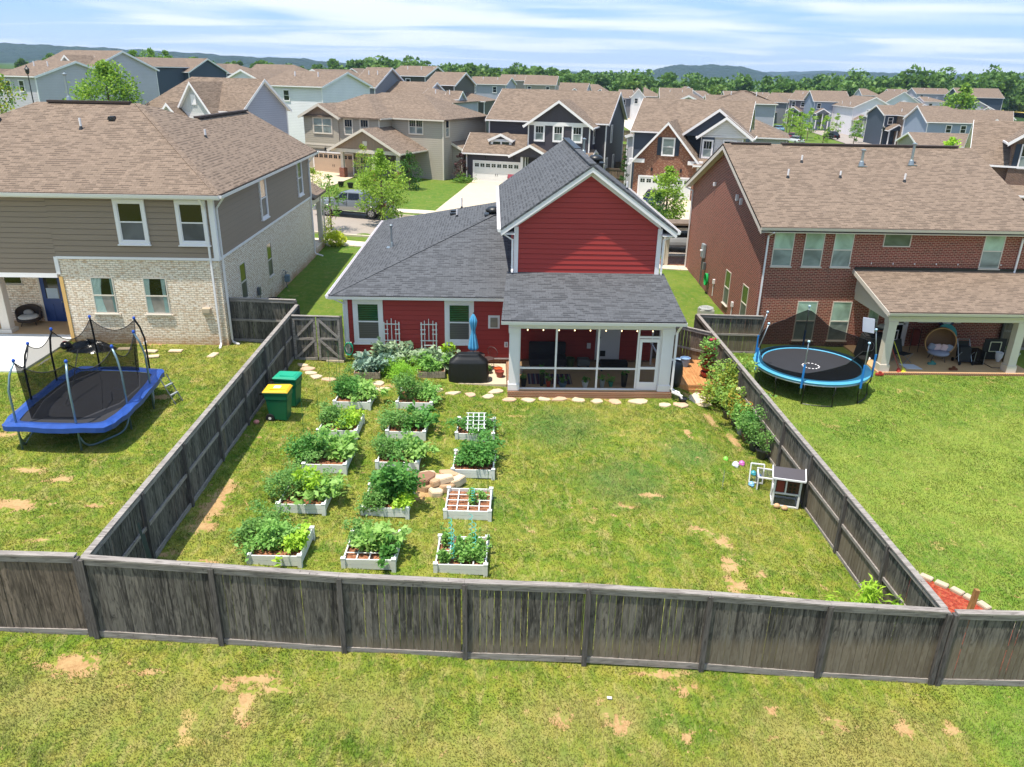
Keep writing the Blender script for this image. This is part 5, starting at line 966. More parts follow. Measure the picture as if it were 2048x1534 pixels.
gutter(LH, (XW-5, y0, z-.02), (x1, y0, z-.02), (0, -1, 0)); gutter(LH, (x1, y0, z-.02), (x1, y1, z-.02), (1, 0, 0))
downspout(LH, (-10.98, YL-.09, 5.9), (-10.98, YL-.09, .62), (.05, -.35), top=(-11.0, y0-.05, ZE)); downspout(LH, (XL+.07, YL+.25, 5.9), (XL+.07, YL+.25, .6), (.3, -.1), top=(x1+.05, YL+.1, ZE)); downspout(LH, (XL+.07, YB-.3, 5.9), (XL+.07, YB-.3, .75), (.5, -.2), top=(x1+.05, YB-.2, ZE))
TG = (GL_DARK, mat_glass('taupe_window_screen', '52545a', r=.4))
window(LH, fS, -14.28, -13.36, 4.66, 6.12, trim=.13, glass=TG); window(LH, fS, -11.96, -11.06, 4.66, 6.12, trim=.13, glass=TG)
window(LH, fS, -15.82, -14.94, 1.72, 3.2, trim=0, frame=CREAM, glass=(GL_DARK, mat_glass('grey_window_screen', '8b8780', r=.5)), curtain=(.5, .12), y=.012); window(LH, fS, -13.78, -12.86, 1.72, 3.2, trim=0, frame=CREAM, glass=(GL_DARK, bpy.data.materials['grey_window_screen']), curtain=(.28, .2), y=.012)
m = MB(fS); m.box(-15.92, -14.84, 0, .05, 1.6, 1.7); m.box(-13.88, -12.76, 0, .05, 1.6, 1.7); m.build('window_sill', WBRICK, LH)
for (a, b, c, d) in ((36.35, 37.25, 4.5, 6.2), (43.6, 44.5, 4.5, 6.2)): window(LH, fE, a, b, c, d, trim=.09, glass=TG if a > 40 else (mat_glass('peach_blind_glass', 'c9a48c'), TG[1]))
for (a, b) in ((32.4, 33.2), (36.6, 37.4)): window(LH, fE, a, b, 1.6, 3.2, trim=0, frame=CREAM, glass=TG, y=.012)
m = MB(fS); m.box(-11.56, -11.24, 0, .14, 1.72, 2.0); m.box(-11.54, -11.26, .14, .16, 1.82, 1.98); m.build('vent_hood', mat_plain('beige_vent_metal', 'b6a68f', .5), LH)
# front porch at the far end and its steps
m = MB(); m.box(-13.5, -10.75, YB, 49.8, 0, .75); m.build('porch_base', WBRICK, LH); m = MB(); m.slab([(-14.2, YB, 3.9), (-10.5, YB, 3.9), (-10.5, 50.0, 3.9), (-14.2, 50.3, 3.9)], .15); m.hexa([(-14.2, 50.0, 3.8), (-10.5, 50.0, 3.8), (-10.5, YB, 3.8), (-14.2, YB, 3.8)], [(-12.3, 50.3, 4.6), (-11.9, 50.3, 4.6), (-11.9, YB, 4.6), (-12.3, YB, 4.6)]); m.build('porch_roof', ROOFB, LH)
m = MB(); m.box(-11.05, -10.78, 49.4, 49.7, .7, 3.8); m.box(-11.0, -10.82, YB, 49.4, 3.3, 3.8); m.build('porch_post', CREAM, LH); downspout(LH, (-10.7, 49.8, 3.5), (-10.7, 49.8, .6), (.3, -.2), mat=CREAM)
for (x, y, h, fl) in ((-18.35, 36.0, 1.05, 1), (-17.0, 33.9, .42, 0), (-12.9, 36.6, .35, 0)):
    zz = z+(y-y0)*.465 if x < -14 else z+(x1-x)*.563; vent_pipe(LH, (x, y, zz), 0, h, .05 if fl else .045, flue=bool(fl), mat=GALV if fl else WHITE)
for (x, y) in ((-20.6, 34.3), (-16.0, 34.6)):
    zz = z+(y-y0)*.465; m = MB(); m.hexa([(x-.14, y-.14, zz), (x+.14, y-.14, zz), (x+.14, y+.14, zz+.05), (x-.14, y+.14, zz+.05)], [(x-.1, y-.14, zz+.13), (x+.1, y-.14, zz+.13), (x+.1, y+.14, zz+.16), (x-.1, y+.14, zz+.16)]); m.build('slant_vent', BLACK, LH)
# covered porch at the back left
m = MB(); m.box(-20.25, -19.9, 30.95, 31.3, .4, 3.2); m.box(-20.33, -19.82, 30.87, 31.38, .4, .72); m.build('porch_post', CREAM, LH)
m = MB(fS); m.box(-17.0, -16.86, 0, .04, .3, 3.2); m.build('corner_board', mat_plain('raw_pine_board', 'd0a868', .7), LH)
fP = F((0, YL+2.5, 0), (1, 0, 0), (0, -1, 0)); window(LH, fP, -21.3, -20.0, 2.2, 3.05, trim=0, frame=CREAM, glass=(GL_DARK, GL_DARK), split=1, y=.012)
m = MB(fP); m.box(-19.35, -19.27, 0, .06, .5, 2.75); m.box(-18.36, -18.28, 0, .06, .5, 2.75); m.box(-19.35, -18.28, 0, .06, 2.66, 2.75); o = m.build('door_frame', CREAM, LH)
DB = mat_plain('navy_blue_door', '12366f', .4); m = MB(fP); m.box(-19.27, -18.36, 0, .04, .52, 2.66)
for (a, b) in ((-19.15, -18.86), (-18.78, -18.49)): m.box(a, b, .04, .055, .55, 1.35)
d_ = m.build('door', DB, LH); m = MB(fP); m.box(-19.1, -18.52, .04, .05, 1.6, 2.5); m.build('pane', GL_DARK, d_); m = MB(fP); m.box(-19.05, -18.57, .05, .055, 1.6, 2.05); m.build('door_blind', mat_plain('pale_blue_blind', 'a9b8c6', .8), d_); m = MB(fP); m.ball((-18.45, .08, 1.45), .035, .03, .035); m.build('handle', GALV, d_)
m = MB(); m.box(XW-2, -16.97, 30.85, YL+2.5, -.2, .57); struct(m.build('porch_slab', SLABR))
m = MB(); m.box(-26, -17.1, 26.65, 30.84, -.1, .555); struct(m.build('new_patio_slab', CONCW)); m = MB(); m.box(-26, -16.95, 26.4, 26.64, -.1, .47); m.box(-17.09, -16.9, 26.6, 30.3, -.1, .47); struct(m.build('gravel_edge', mat_plain('grey_gravel', '8f8d88', .95, var=.35, sc=20)))
# furniture on it
WK = mat_plain('dark_wicker', '3b2f28', .8, var=.35, sc=30)
t = thing('wicker_chair', 'round-backed dark wicker chair with a white cushion on the porch', 'chair', (-19.75, 32.1, .5), .3)
m = MB(); m.grid(lambda u, v: (.5*sin((u-.5)*4.2)*(1-.15*v*0), .1+.34*cos((u-.5)*4.2)-.0, .3+.2*v+.35*v*max(0, cos((u-.5)*3))), 26, 6); m.build('backrest', WK, t, smooth=True, solid=.04)
m = MB(); m.lathe([(.1, .2), (.45, .26), (.46, .36), (.02, .38)], 18); m.build('seat', WK, t); m = MB(); m.lathe([(.38, .38), (.4, .43), (.34, .47), (.01, .48)], 18); m.build('cushion', mat_plain('white_cushion', 'd4d0c8', .9), t); m = MB(); m.ball((.0, .12, .56), .2, .09, .14, 12, 8); m.build('pillow', mat_plain('grey_pillow', '8c8a88', .9), t)
for a in (.6, 2.4, 3.9, 5.6): m = MB(); m.tube([(.3*cos(a), .3*sin(a), .25), (.42*cos(a), .42*sin(a), 0)], .02); m.build('leg', WK, t)
t = thing('bistro_chair', 'tall dark metal chair beside the blue door', 'chair', (-17.75, 32.0, .5), -1.2); m = MB(); m.box(-.22, .22, -.22, .22, .5, .54); m.build('seat', BLACK, t); m = MB(); m.tube([(-.2, .22, .5), (-.2, .26, 1.1), (.2, .26, 1.1), (.2, .22, .5)], .015); [m.tube([(q, .22, .5), (q, .26, 1.1)], .008) for q in (-.1, 0, .1)]; m.build('backrest', BLACK, t)
for sx_ in (-.2, .2):
    for sy in (-.2, .2): m = MB(); m.tube([(sx_, sy, .5), (sx_*1.15, sy*1.15, 0)], .014); m.build('leg', BLACK, t)
m = MB(); m.tube([(-.2, -.1, 1.0-.25), (.2, -.1, .75)], .01); m.build('arm', BLACK, t)
m = MB(); m.lathe([(.38, 0), (.4, .015), (.02, .02)], 20, sx=1.1, sy=.55); tag(m.build('door_mat', mat_plain('rust_brown_mat', '6b4a38', .95, var=.3, sc=15), loc=(-18.75, 32.1, .5)), 'oval rust brown mat in front of the blue door', 'mat')
t = thing('garbage_bag', 'heap of shiny black plastic sheeting against the whitewashed brick', 'plastic sheeting', (-15.9, 29.3, .42)); m = MB()
m.grid(lambda u, v: (lambda a, r: (r*1.05*cos(a), r*.55*sin(a), .34*(1-r**1.6)*(1+.35*sin(a*3+r*9))+.03*sin(a*11+r*17)+.02))(u*2*pi, v*(1+.12*sin(u*2*pi*5))), 60, 16); m.build('sheeting', mat_plain('glossy_black_plastic', '0e0f12', .22), t, smooth=True)
m = MB(); m.ball((-.95, .05, .18), .22, .2, .17, 12, 8); m.build('small_bag', bpy.data.materials['glossy_black_plastic'], t, smooth=True)
m = MB(); m.ball((0, 0, .12), .13, .12, .11, 10, 7); tag(m.build('red_bundle', mat_plain('faded_red_cloth', 'b0303a', .7), loc=(-17.1, 29.75, .42)), 'small faded red bundle beside the black sheeting', 'bundle')
for (x, y, l, a) in ((-14.6, 29.4, 'flat stone by the whitewashed wall, nearest the black sheeting', .1), (-13.5, 29.2, 'flat stone on bare soil by the whitewashed wall', -.1), (-13.2, 28.6, 'flat stone lying off the line by the whitewashed wall', .3), (-12.55, 29.3, 'flat stone by the whitewashed wall, nearest the downspout', 0), (-10.95, 28.9, 'concrete splash block at the taupe house downspout', 1.4)): 
    m = MB(); m.box(-.26, .26, -.14, .14, 0, .05); o = m.build('flat_stone', ST, loc=(x, y, Z(x, y)), bevel=.015); o.rotation_euler.z = a; tag(o, l, 'stone', 'flat stones by the whitewashed wall')
def ac_unit(x, y, z, label, c):
    t = thing('air_conditioner', label, 'air conditioner', (x, y, z)); m = MB(); m.box(-.45, .45, -.45, .45, -.3, .06); m.build('pad', CONC, t)
    m = MB(); m.box(-.36, .36, -.36, .36, .06, .78); m.build('cabinet', mat_plain('louvred_'+c, c, .5), t, bevel=.05); m = MB(); m.lathe([(.38, .78), (.37, .82), (.33, .84), (.3, .8), (.1, .78), (.001, .8)], 24); [m.tube([(r*cos(a), r*sin(a), .83) for a in np.linspace(0, 2*pi, 21)[:-1]], .006, 4, closed=True) for r in (.12, .2, .28)]
    for k in range(8): a = k*pi/4; m.tube([(0, 0, .83), (.34*cos(a), .34*sin(a), .83)], .006, 4)
    m.build('fan_grille', BLACK if c[0] in '23' else mat_plain('pale_grille', 'a9acac', .5), t)
ac_unit(-9.9, 34.2, .4, 'dark blue-grey air conditioner beside the whitewashed brick wall', '2c3a44')
t = thing('gas_meter', 'grey gas meter with pipes on the whitewashed side wall', 'meter', (XL+.05, 39.0, .45)); m = MB(); m.tube([(.12, 0, 0), (.12, 0, .9), (.0, 0, .95)], .025, 6); m.tube([(.12, -.35, .8), (.12, .35, .8)], .02); m.build('pipe', GREYM, t); m = MB(); m.box(.05, .3, -.15, .15, .35, .7); m.build('meter_body', mat_plain('blue_grey_meter', '6f8290', .5), t, bevel=.03)
t = thing('electric_box', 'grey disconnect box beside the air conditioner on the whitewashed wall', 'electric box', (XL+.02, 34.6, .7)); m = MB(); m.box(0, .12, -.1, .1, .6, .95); m.tube([(.06, 0, .6), (.1, .05, .2), (.35, .3, -.2)], .02); m.build('box', GREYM, t)
m = MB(); m.tube([(0, 0, 0), (.16, 0, 0)], .06, 8); o = m.build('drain_cap', WHITE, loc=(-14.0, 30.02, .55)); tag(o, 'round white drain outlet low on the whitewashed wall', 'drain'); o.rotation_euler.z = -1.57

# rectangular trampoline
zT = 1.27; G0 = .42
t = thing('trampoline', 'blue rectangular trampoline with a sagging black net beside the whitewashed house', 'trampoline', (0, 0, 0))
RIM = [(-13.7, 20.4), (-11.35, 20.35), (-10.95, 20.9), (-10.9, 22.2), (-11.1, 24.4), (-11.5, 25.15), (-13.9, 25.3), (-14.35, 24.8), (-14.35, 22.6), (-14.15, 20.8)]
cx0, cy0 = -12.6, 22.8
inn = lambda q, k, e=0: (cx0+(q[0]-cx0)*k, cy0+(q[1]-cy0)*(k+e))
def ringpts(k, e=0, n=5):
    P = [inn(q, k, e) for q in RIM]; out = []
    for i in range(len(P)):
        a, b, c, d = P[i-1], P[i], P[(i+1) % len(P)], P[(i+2) % len(P)]
        for j in range(n): u = j/n; out.append(tuple(.5*((2*b[w])+(-a[w]+c[w])*u+(2*a[w]-5*b[w]+4*c[w]-d[w])*u*u+(-a[w]+3*b[w]-3*c[w]+d[w])*u**3) for w in (0, 1)))
    return out
BL_ = mat_plain('glossy_blue_vinyl', '274a94', .4, var=.35, sc=3); MATB = mat_plain('black_jumping_mat', '26262b', .8, var=.15, sc=2)
R0, R1 = ringpts(1.0), ringpts(.8, .04); n = len(R0); m = MB()
tilt = lambda x, y: zT+.03*sin(x*3+y*2)*.4
k0 = len(m.v)
for i in range(n): wv = .02*sin(i*1.9); m.v += [Vector((*R0[i], zT-.14+wv)), Vector((*R0[i], zT+.01+wv)), Vector(((R0[i][0]+R1[i][0])/2, (R0[i][1]+R1[i][1])/2, zT+.05)), Vector((*R1[i], zT-.0))]
for i in range(n):
    j = (i+1) % n
    for w in range(3): m.f.append((i*4+w, j*4+w, j*4+w+1, i*4+w+1))
m.build('safety_pad', BL_, t, smooth=False, recalc=True)
m = MB(); R2 = ringpts(.81, .04)
for i in range(n): j = (i+1) % n; q = lambda P, k: (cx0+(P[0]-cx0)*k, cy0+(P[1]-cy0)*k, zT-.02-.05*(1-k)); m.poly([q(R2[i], 1), q(R2[j], 1), q(R2[j], .5), q(R2[i], .5)]); m.poly([q(R2[i], .5), q(R2[j], .5), (cx0, cy0, zT-.07)])
m.build('jumping_mat', MATB, t, smooth=True)
m = MB(); m.tube([(x, y, zT-.06) for x, y in ringpts(.94)], .03, 6, closed=True); m.build('frame', GALV, t)
PT_ = mat_plain('blue_grey_steel_tube', '7f98a3', .35, .5, .1); FO = mat_plain('black_foam_sleeve', '16171b', .7); CAPB = mat_plain('blue_cap', '1f4fae', .4)
poles = [(-13.72, 20.62), (-12.0, 20.6), (-11.2, 22.1), (-11.15, 23.7), (-11.85, 25.35), (-13.6, 25.45), (-14.25, 23.9), (-14.2, 22.3)]; tops = []
for i, (x, y) in enumerate(poles):
    tx, ty = -12.62+(x+12.62)*.86, 22.95+(y-22.95)*.88; tops.append((tx, ty, 3.1)); m = MB(); 
    m.tube([(x, y, G0), (x, y, 2.3), (x+(tx-x)*.4, y+(ty-y)*.4, 2.75), (tx, ty, 3.08)], .032, 8); p_ = m.build('net_pole', PT_ if i < 4 else FO, t, smooth=True); m = MB(); m.ball((tx, ty, 3.12), .05, .05, .06, 8, 6); m.build('pole_cap', CAPB, p_)
for (a, b) in (((-12.0, 20.6), (-11.2, 22.1)), ((-11.15, 23.7), (-11.85, 25.35)), ((-13.72, 20.62), (-14.2, 22.3)), ((-13.6, 25.45), (-14.25, 23.9))):
    m = MB(); mid_ = [(a[0]+(b[0]-a[0])*u+.0, a[1]+(b[1]-a[1])*u, G0+.45*(2*u-1)**6+.02) for u in np.linspace(0, 1, 15)]; m.tube(mid_, .032, 7); m.build('leg', PT_, t, smooth=True)
m = MB(); 
for i in range(8):
    a, b = Vector(tops[i]), Vector(tops[(i+1) % 8]); c0, c1 = poles[i], poles[(i+1) % 8]
    def f_(u, v, a=a, b=b, c0=c0, c1=c1):
        T = a.lerp(b, u); sag = 4*u*(1-u)*(.28+.1*(i % 3)); T = T+Vector((0, 0, -sag-.05)); B = Vector((cx0+(c0[0]*(1-u)+c1[0]*u-cx0)*.8, cy0+(c0[1]*(1-u)+c1[1]*u-cy0)*.83, zT)); q = B.lerp(T, v); o = .1*sin(u*pi)*sin(v*pi); return (q.x-(q.x-cx0)*o*.6, q.y-(q.y-cy0)*o*.6, q.z)
    m.grid(f_, 10, 8)
m.build('safety_net', NETL, t, smooth=True)
m = MB()
for i in range(8):
    a, b = Vector(tops[i]), Vector(tops[(i+1) % 8]); m.tube([tuple(a.lerp(b, u)+Vector((0, 0, -4*u*(1-u)*(.28+.1*(i % 3))-.05))) for u in np.linspace(0, 1, 9)], .014, 5)
m.tube([(-12.4, 23.0, 2.2), (-12.0, 22.4, 1.9), (-11.7, 21.6, 1.35)], .012, 5); m.tube([(-13.2, 23.6, 2.5), (-13.1, 22.8, 1.7), (-13.0, 22.0, 1.3)], .014, 5); m.build('net_cord', FO, t)
l = thing('trampoline_ladder', 'small steel ladder at the right corner of the blue trampoline', 'ladder', (-11.05, 24.2, G0), -.3); m = MB(); [m.tube([(0, y, .9), (.5, y, 0)], .018) for y in (0, .35)]; m.build('rail', GREYM, l)
for k in (.3, .6): m = MB(); m.box(.5-k*.55-.03, .5-k*.55+.05, 0, .35, k-.02, k+.02); m.build('step', GREYP, l)

# ---------------- right neighbour: red brown brick ----------------
RB = thing('house', 'two-storey red brown brick house with brown shingle gable roof', 'house', (0, 0, 0))
XA, XB, YA, YC = 12.5, 25.05, 35.0, 48.9; ZE = 4.82; ZK = 7.62; YM = 42.1
fS = F((0, YA, 0), (1, 0, 0), (0, -1, 0)); fW = F((XA, 0, 0), (0, 1, 0), (-1, 0, 0))
m = MB(); m.box(XA, XB, YA, YC, -1.6, ZE); m.hexa([(XA, YA, ZE), (XA, YC, ZE), (XA, YM, ZK-.1)], [(XB, YA, ZE), (XB, YC, ZE), (XB, YM, ZK-.1)]); m.build('brick_wall', RBRICK, RB)
y0, y1, zz, s = YA-.45, YC+.45, ZE-.08, None; sl_ = (ZK-ZE)/(YM-YA); m = MB()
m.slab([(XA-.4, y0, ZE-.45*sl_+.12), (XB+.4, y0, ZE-.45*sl_+.12), (XB+.4, YM, ZK+.12), (XA-.4, YM, ZK+.12)], .1); m.slab([(XB+.4, y1, ZE-.45*sl_+.12), (XA-.4, y1, ZE-.45*sl_+.12), (XA-.4, YM, ZK+.12), (XB+.4, YM, ZK+.12)], .1); rf_ = m.build('roof', ROOFB, RB)
m = MB(); m.bar((15.2, YM, ZK+.16), (24.6, YM, ZK+.16), .32, .08); m.bar((12.5, YM+.0, ZK+.15), (14.6, YM, ZK+.15), .3, .06); m.build('ridge_vent', bpy.data.materials['dark_ridge_vent'], rf_)
m = MB()
for xx in (XA-.4, XB+.37):
    for (ya_, yb_) in ((y0, YM), (y1, YM)):
        za_ = ZE-.45*sl_; m.hexa([(xx, ya_, za_-.2), (xx+.03, ya_, za_-.2), (xx+.03, yb_, ZK-.2), (xx, yb_, ZK-.2)], [(xx, ya_, za_+.1), (xx+.03, ya_, za_+.1), (xx+.03, yb_, ZK+.1), (xx, yb_, ZK+.1)])
for (ya_, yb_) in ((y0, YM), (y1, YM)): za_ = ZE-.45*sl_; m.hexa([(XA-.37, ya_, za_-.12), (XA, ya_, za_-.12), (XA, yb_, ZK-.12), (XA-.37, yb_, ZK-.12)], [(XA-.37, ya_, za_-.1), (XA, ya_, za_-.1), (XA, yb_, ZK-.1), (XA-.37, yb_, ZK-.1)])
m.box(XA-.37, XB+.37, y0, YA, ZE-.32, ZE-.28); m.build('trim', CREAM, RB)
zg_ = ZE-.45*sl_+.1; gutter(RB, (XA-.4, y0, zg_), (XB+.4, y0, zg_), (0, -1, 0), CREAM)
downspout(RB, (12.62, YA-.08, 4.3), (12.62, YA-.08, -.75), (-.25, -.3), top=(12.7, y0-.05, ZE-.3)); downspout(RB, (24.45, YA-.08, 4.3), (24.45, YA-.08, 2.9), (-.1, -.15), top=(24.6, y0-.05, ZE-.3)); downspout(RB, (XA-.08, 48.6, 4.4), (XA-.08, 48.6, -.4), (-.3, -.2), top=(XA-.35, 49.2, ZE-.3))
GT = (mat_glass('green_white_blind_glass', '9db5a6', r=.12), mat_glass('blind_behind_screen', '7f8a86', r=.4))
for (a, b, c, d, cc, sp) in ((12.93, 13.86, 2.88, 4.48, 1, .5), (14.36, 15.26, 2.88, 4.48, 1, .5), (15.72, 16.62, 2.88, 4.48, 1, .5), (22.72, 23.68, 2.9, 4.55, 1, .5), (14.5, 15.46, -.72, 1.22, 1, .5), (16.18, 17.1, -.72, 1.22, 1, .5), (17.98, 18.5, -.72, 1.22, 1, .5)): window(RB, fS, a, b, c, d, trim=0, frame=CREAM, glass=GT, y=.025, cols=cc, split=sp)
window(RB, fS, 18.0, 19.28, 3.86, 4.5, trim=0, frame=CREAM, glass=(mat_glass('grey_green_glass', '5b6a62'), None), y=.025, split=1, sill=False, label='small wide window high on the brick wall')
for (a, b, z_) in ((12.85, 13.95, 2.86), (14.28, 15.34, 2.86), (15.64, 16.7, 2.86), (22.64, 23.76, 2.88), (14.42, 15.54, -.76), (16.1, 17.2, -.76), (17.95, 19.35, 3.84)): m = MB(fS); m.box(a, b, 0, .05, z_-.09, z_); m.build('brick_sill', RBRICK, RB)
for (a, b) in ((39.2, 40.1), (36.2, 37.1)): window(RB, fW, a, b, -.3, 1.5, trim=0, frame=CREAM, glass=(mat_glass('painted_olive_reflection_glass', '3f4f2c'), GL_SCR), y=.012)  # olive reflection is part of the upper pane's base colour
m = MB(fW); m.box(46.8, 47.1, 0, .2, 3.6, 3.75) if 0 else m.box(43.9, 44.05, 0, .14, 5.3, 5.5); m.box(39.6, 39.75, 0, .12, 5.15, 5.45); m.box(38.9, 39.05, 0, .12, 5.05, 5.35); m.build('vent_hood', WHITE, RB)
for (x, y, h, fl) in ((15.7, 40.3, .34, 0), (14.55, 38.8, .4, 0), (17.2, 38.9, .3, 0), (20.3, 38.6, .38, 0), (18.7, 40.1, .7, 1), (21.35, 40.3, .95, 1)): zz = ZE-.45*sl_+.12+(y-y0)*sl_; vent_pipe(RB, (x, y, zz), 0, h, .045 if not fl else .065, flue=bool(fl), mat=GALV if fl else WHITE)
# back porch
PB = -.95; m = MB(); m.box(17.05, 24.0, 31.35, YA, -1.5, PB); m.build('porch_slab', SLABR, RB); m = MB(); m.box(17.0, 24.05, 31.25, 31.34, -1.6, PB+.004); m.build('porch_edge', bpy.data.materials['porch_edge_brick'], RB)
m = MB()
for x in (17.15, 22.85):
    m.box(x, x+.36, 31.45, 31.8, PB, 1.35); m.box(x-.04, x+.4, 31.41, 31.84, PB, PB+.32); m.box(x-.03, x+.39, 31.42, 31.83, 1.2, 1.35)
m.box(17.1, 24.0, 31.45, 31.75, 1.35, 1.7); m.box(17.15, 17.45, 31.75, YA, 1.35, 1.7); m.box(16.9, 24.4, 31.2, 31.45, 1.62, 1.66); m.build('porch_post', CREAM, RB)
m = MB(); m.hexa([(17.12, 31.3, 1.7), (17.18, 31.3, 1.7), (17.18, YA, 1.7), (17.12, YA, 1.7)], [(17.12, 31.3, 1.78), (17.18, 31.3, 1.78), (17.18, YA, 2.68), (17.12, YA, 2.68)]); m.build('porch_gable', CREAM, RB)
m = MB(); m.slab([(16.85, 31.1, 1.88), (25.2, 31.1, 1.88), (25.2, YA, 2.8), (16.85, YA, 2.8)], .1); m.build('porch_roof', ROOFB, RB); m = MB(); m.box(16.9, 25.2, YA-.08, YA, 2.76, 2.9); m.build('flashing', BLACK, RB); gutter(RB, (16.85, 31.1, 1.86), (25.2, 31.1, 1.86), (0, -1, 0), CREAM)
m = MB(); m.bar((16.84, 31.1, 1.78), (16.84, YA, 2.7), .03, .2); m.build('fascia', CREAM, RB)
window(RB, fS, 20.5, 22.4, .35, 1.2, trim=.05, frame=CREAM, glass=(GL_PORCH, None), cols=2, split=1, y=.03, label='wide double window under the brick house porch')
m = MB(fS); m.box(18.85, 18.98, 0, .07, PB, 1.3); m.box(19.85, 19.98, 0, .07, PB, 1.3); m.box(18.98, 19.85, 0, .07, 1.2, 1.3); m.box(18.98, 19.85, .01, .06, .12, .22); m.box(18.98, 19.85, .01, .06, PB, PB+.2); m.box(18.98, 19.06, .01, .06, PB+.2, 1.2); m.box(19.77, 19.85, .01, .06, PB+.2, 1.2); d_ = m.build('storm_door', WHITE, RB)
m = MB(fS); m.box(19.06, 19.77, 0, .02, PB+.2, 1.2); m.build('pane', GL_PORCH, d_); m = MB(fS); m.box(19.2, 19.6, .03, .06, PB+.3, PB+.34); m.box(19.2, 19.6, .03, .06, PB+.76, PB+.8); m.box(19.2, 19.24, .03, .06, PB+.34, PB+.76); m.box(19.56, 19.6, .03, .06, PB+.34, PB+.76); m.build('pet_flap', WHITE, d_); m = MB(fS); m.box(18.99, 19.03, .06, .1, .0, .2); m.build('handle', BLACK, d_)
t = thing('cable', 'cable with small white clips along the brick wall above the porch roof', 'cable', (0, 0, 0)); m = MB(); m.tube([(16.5, YA-.02, 3.08), (24.2, YA-.02, 3.06)], .006, 4); m.build('wire', BLACK, t)
for k in range(8): m = MB(); m.ball((16.6+k*1.02, YA-.06, 3.08), .03, .03, .045, 6, 5); m.build('clip', WHITE, t)
# far corner porch, meters, hose
m = MB(); m.slab([(10.9, 48.6, 2.35), (14.6, 48.6, 2.35), (14.6, 51.6, 2.1), (10.9, 51.6, 2.1)], .12); m.build('front_porch_roof', ROOFB, RB); m = MB(); m.box(11.1, 11.35, 48.9, 49.15, -.6, 2.0); m.box(11.1, 11.35, 51.1, 51.35, -.5, 2.0); m.box(11.0, 14.4, 48.75, 51.4, 1.9, 2.05); m.build('front_porch_post', CREAM, RB); m = MB(); m.box(10.9, 14.6, 48.95, 51.6, -.9, -.35); m.build('front_porch_base', OBRICK, RB)
downspout(RB, (11.0, 48.85, 1.7), (11.0, 48.85, -.4), (-.35, -.1), mat=CREAM)
t = thing('electric_meter', 'grey electric meter box on the side of the red brown brick house', 'meter', (XA-.02, 44.6, -.6)); m = MB(); m.box(-.16, 0, -.25, .3, 1.7, 2.5); m.build('box', GREYP, t, bevel=.02); m = MB(); m.tube([(-.08, .1, 1.7), (-.08, .1, .1)], .03); m.tube([(-.08, -.15, 1.7), (-.08, -.15, .4)], .02); m.box(-.14, 0, -.55, -.35, 1.1, 1.5); m.build('conduit', GREYM, t); m = MB(); m.lathe([(.1, 0), (.1, .05), (.01, .06)], 12, (-.2, .0, 2.1)); m.build('dial', WHITE, t)
t = thing('garden_hose', 'bright green hose coiled on the side of the red brown brick house', 'hose', (XA-.12, 43.2, -.6)); m = MB(); [m.tube([(-.03*k, .24*sin(a), .75+.34*cos(a)) for a in np.linspace(0, 2*pi, 20)[:-1]], .022, 5, closed=True) for k in range(4)]; m.build('hose', mat_plain('bright_green_hose', '1fa352', .4), t); m = MB(); m.box(-.05, .1, -.06, .06, .95, 1.1); m.build('hanger', GREYM, t)
for (y, z_, l) in ((42.0, .2, 'small white utility box beside the green hose'), (38.3, -.05, 'small white utility box between the side windows')): m = MB(); m.box(-.1, 0, -.08, .08, 0, .25); m.tube([(-.05, 0, 0), (-.05, 0, -.7)], .025); tag(m.build('utility_box', WHITE, loc=(XA, y, z_)), l, 'utility box', 'small boxes on the brick side wall')
ac_unit(11.1, 38.2, -.9, 'pale air conditioner beside the red brown brick wall', 'b3b3ae')
# round trampoline
zR = .0; C0 = (13.3, 29.75); R_ = 2.3
t = thing('trampoline', 'round trampoline with a light blue pad and black net in the right yard', 'trampoline', (C0[0], C0[1], 0)); CY = mat_plain('light_blue_vinyl_pad', '4f9fc4', .4, var=.12, sc=3); DB_ = mat_plain('blue_foam_sleeve', '2278c4', .5); gz = Z(*C0)
ring = lambda r, z, n=40: [(r*cos(2*pi*i/n), r*sin(2*pi*i/n), z) for i in range(n)]
m = MB(); m.lathe([(R_, zR-.07), (R_+.02, zR), (R_-.02, zR+.025), (R_-.3, zR+.035), (R_-.36, zR+.0)], 48); m.f = [f for f in m.f if len(f) == 4]; m.build('safety_pad', CY, t, recalc=False)
m = MB(); m.lathe([(.001, zR-.1), (1.0, zR-.07), (R_-.34, zR-.01)], 48); m.f = [f for f in m.f if len(f) == 4]; m.build('jumping_mat', MATB, t, smooth=True); m = MB()
for i in range(14):
    a0 = 2*pi*i/14; m.poly([(.3*cos(a0+q)*(1+w), .3*sin(a0+q)*(1+w), zR-.085) for q, w in ((0, 0), (.25, 0), (.25, .2), (0, .2))])
m.build('mat_emblem', WHITE, t)
m = MB(); m.tube(ring(R_-.02, zR-.1), .03, 6, closed=True); m.build('frame', GALV, t)
hp = [3.46, 4.3, 5.6, 2.2, 1.25, .1]; LEGS = [3.3, 3.75, 4.25, 4.75, 5.3, 5.85, 1.2, 2.3, .5]
for a in LEGS: m = MB(); r1 = R_+.02; f = lambda k, z: (k*cos(a), k*sin(a), z); m.tube([f(r1, zR-.1), f(r1+.02, zR-.3), f(r1-.08, gz+.45), f(r1-.02, gz)], .024, 7); m.build('leg', BLACK, t, smooth=True)
for i in (1, 3, 5): a, b = LEGS[i-1], LEGS[i]; m = MB(); m.tube([((R_-.02)*cos(q), (R_-.02)*sin(q), gz+.03) for q in np.linspace(a, b, 5)], .024, 6); m.build('leg', BLACK, t)
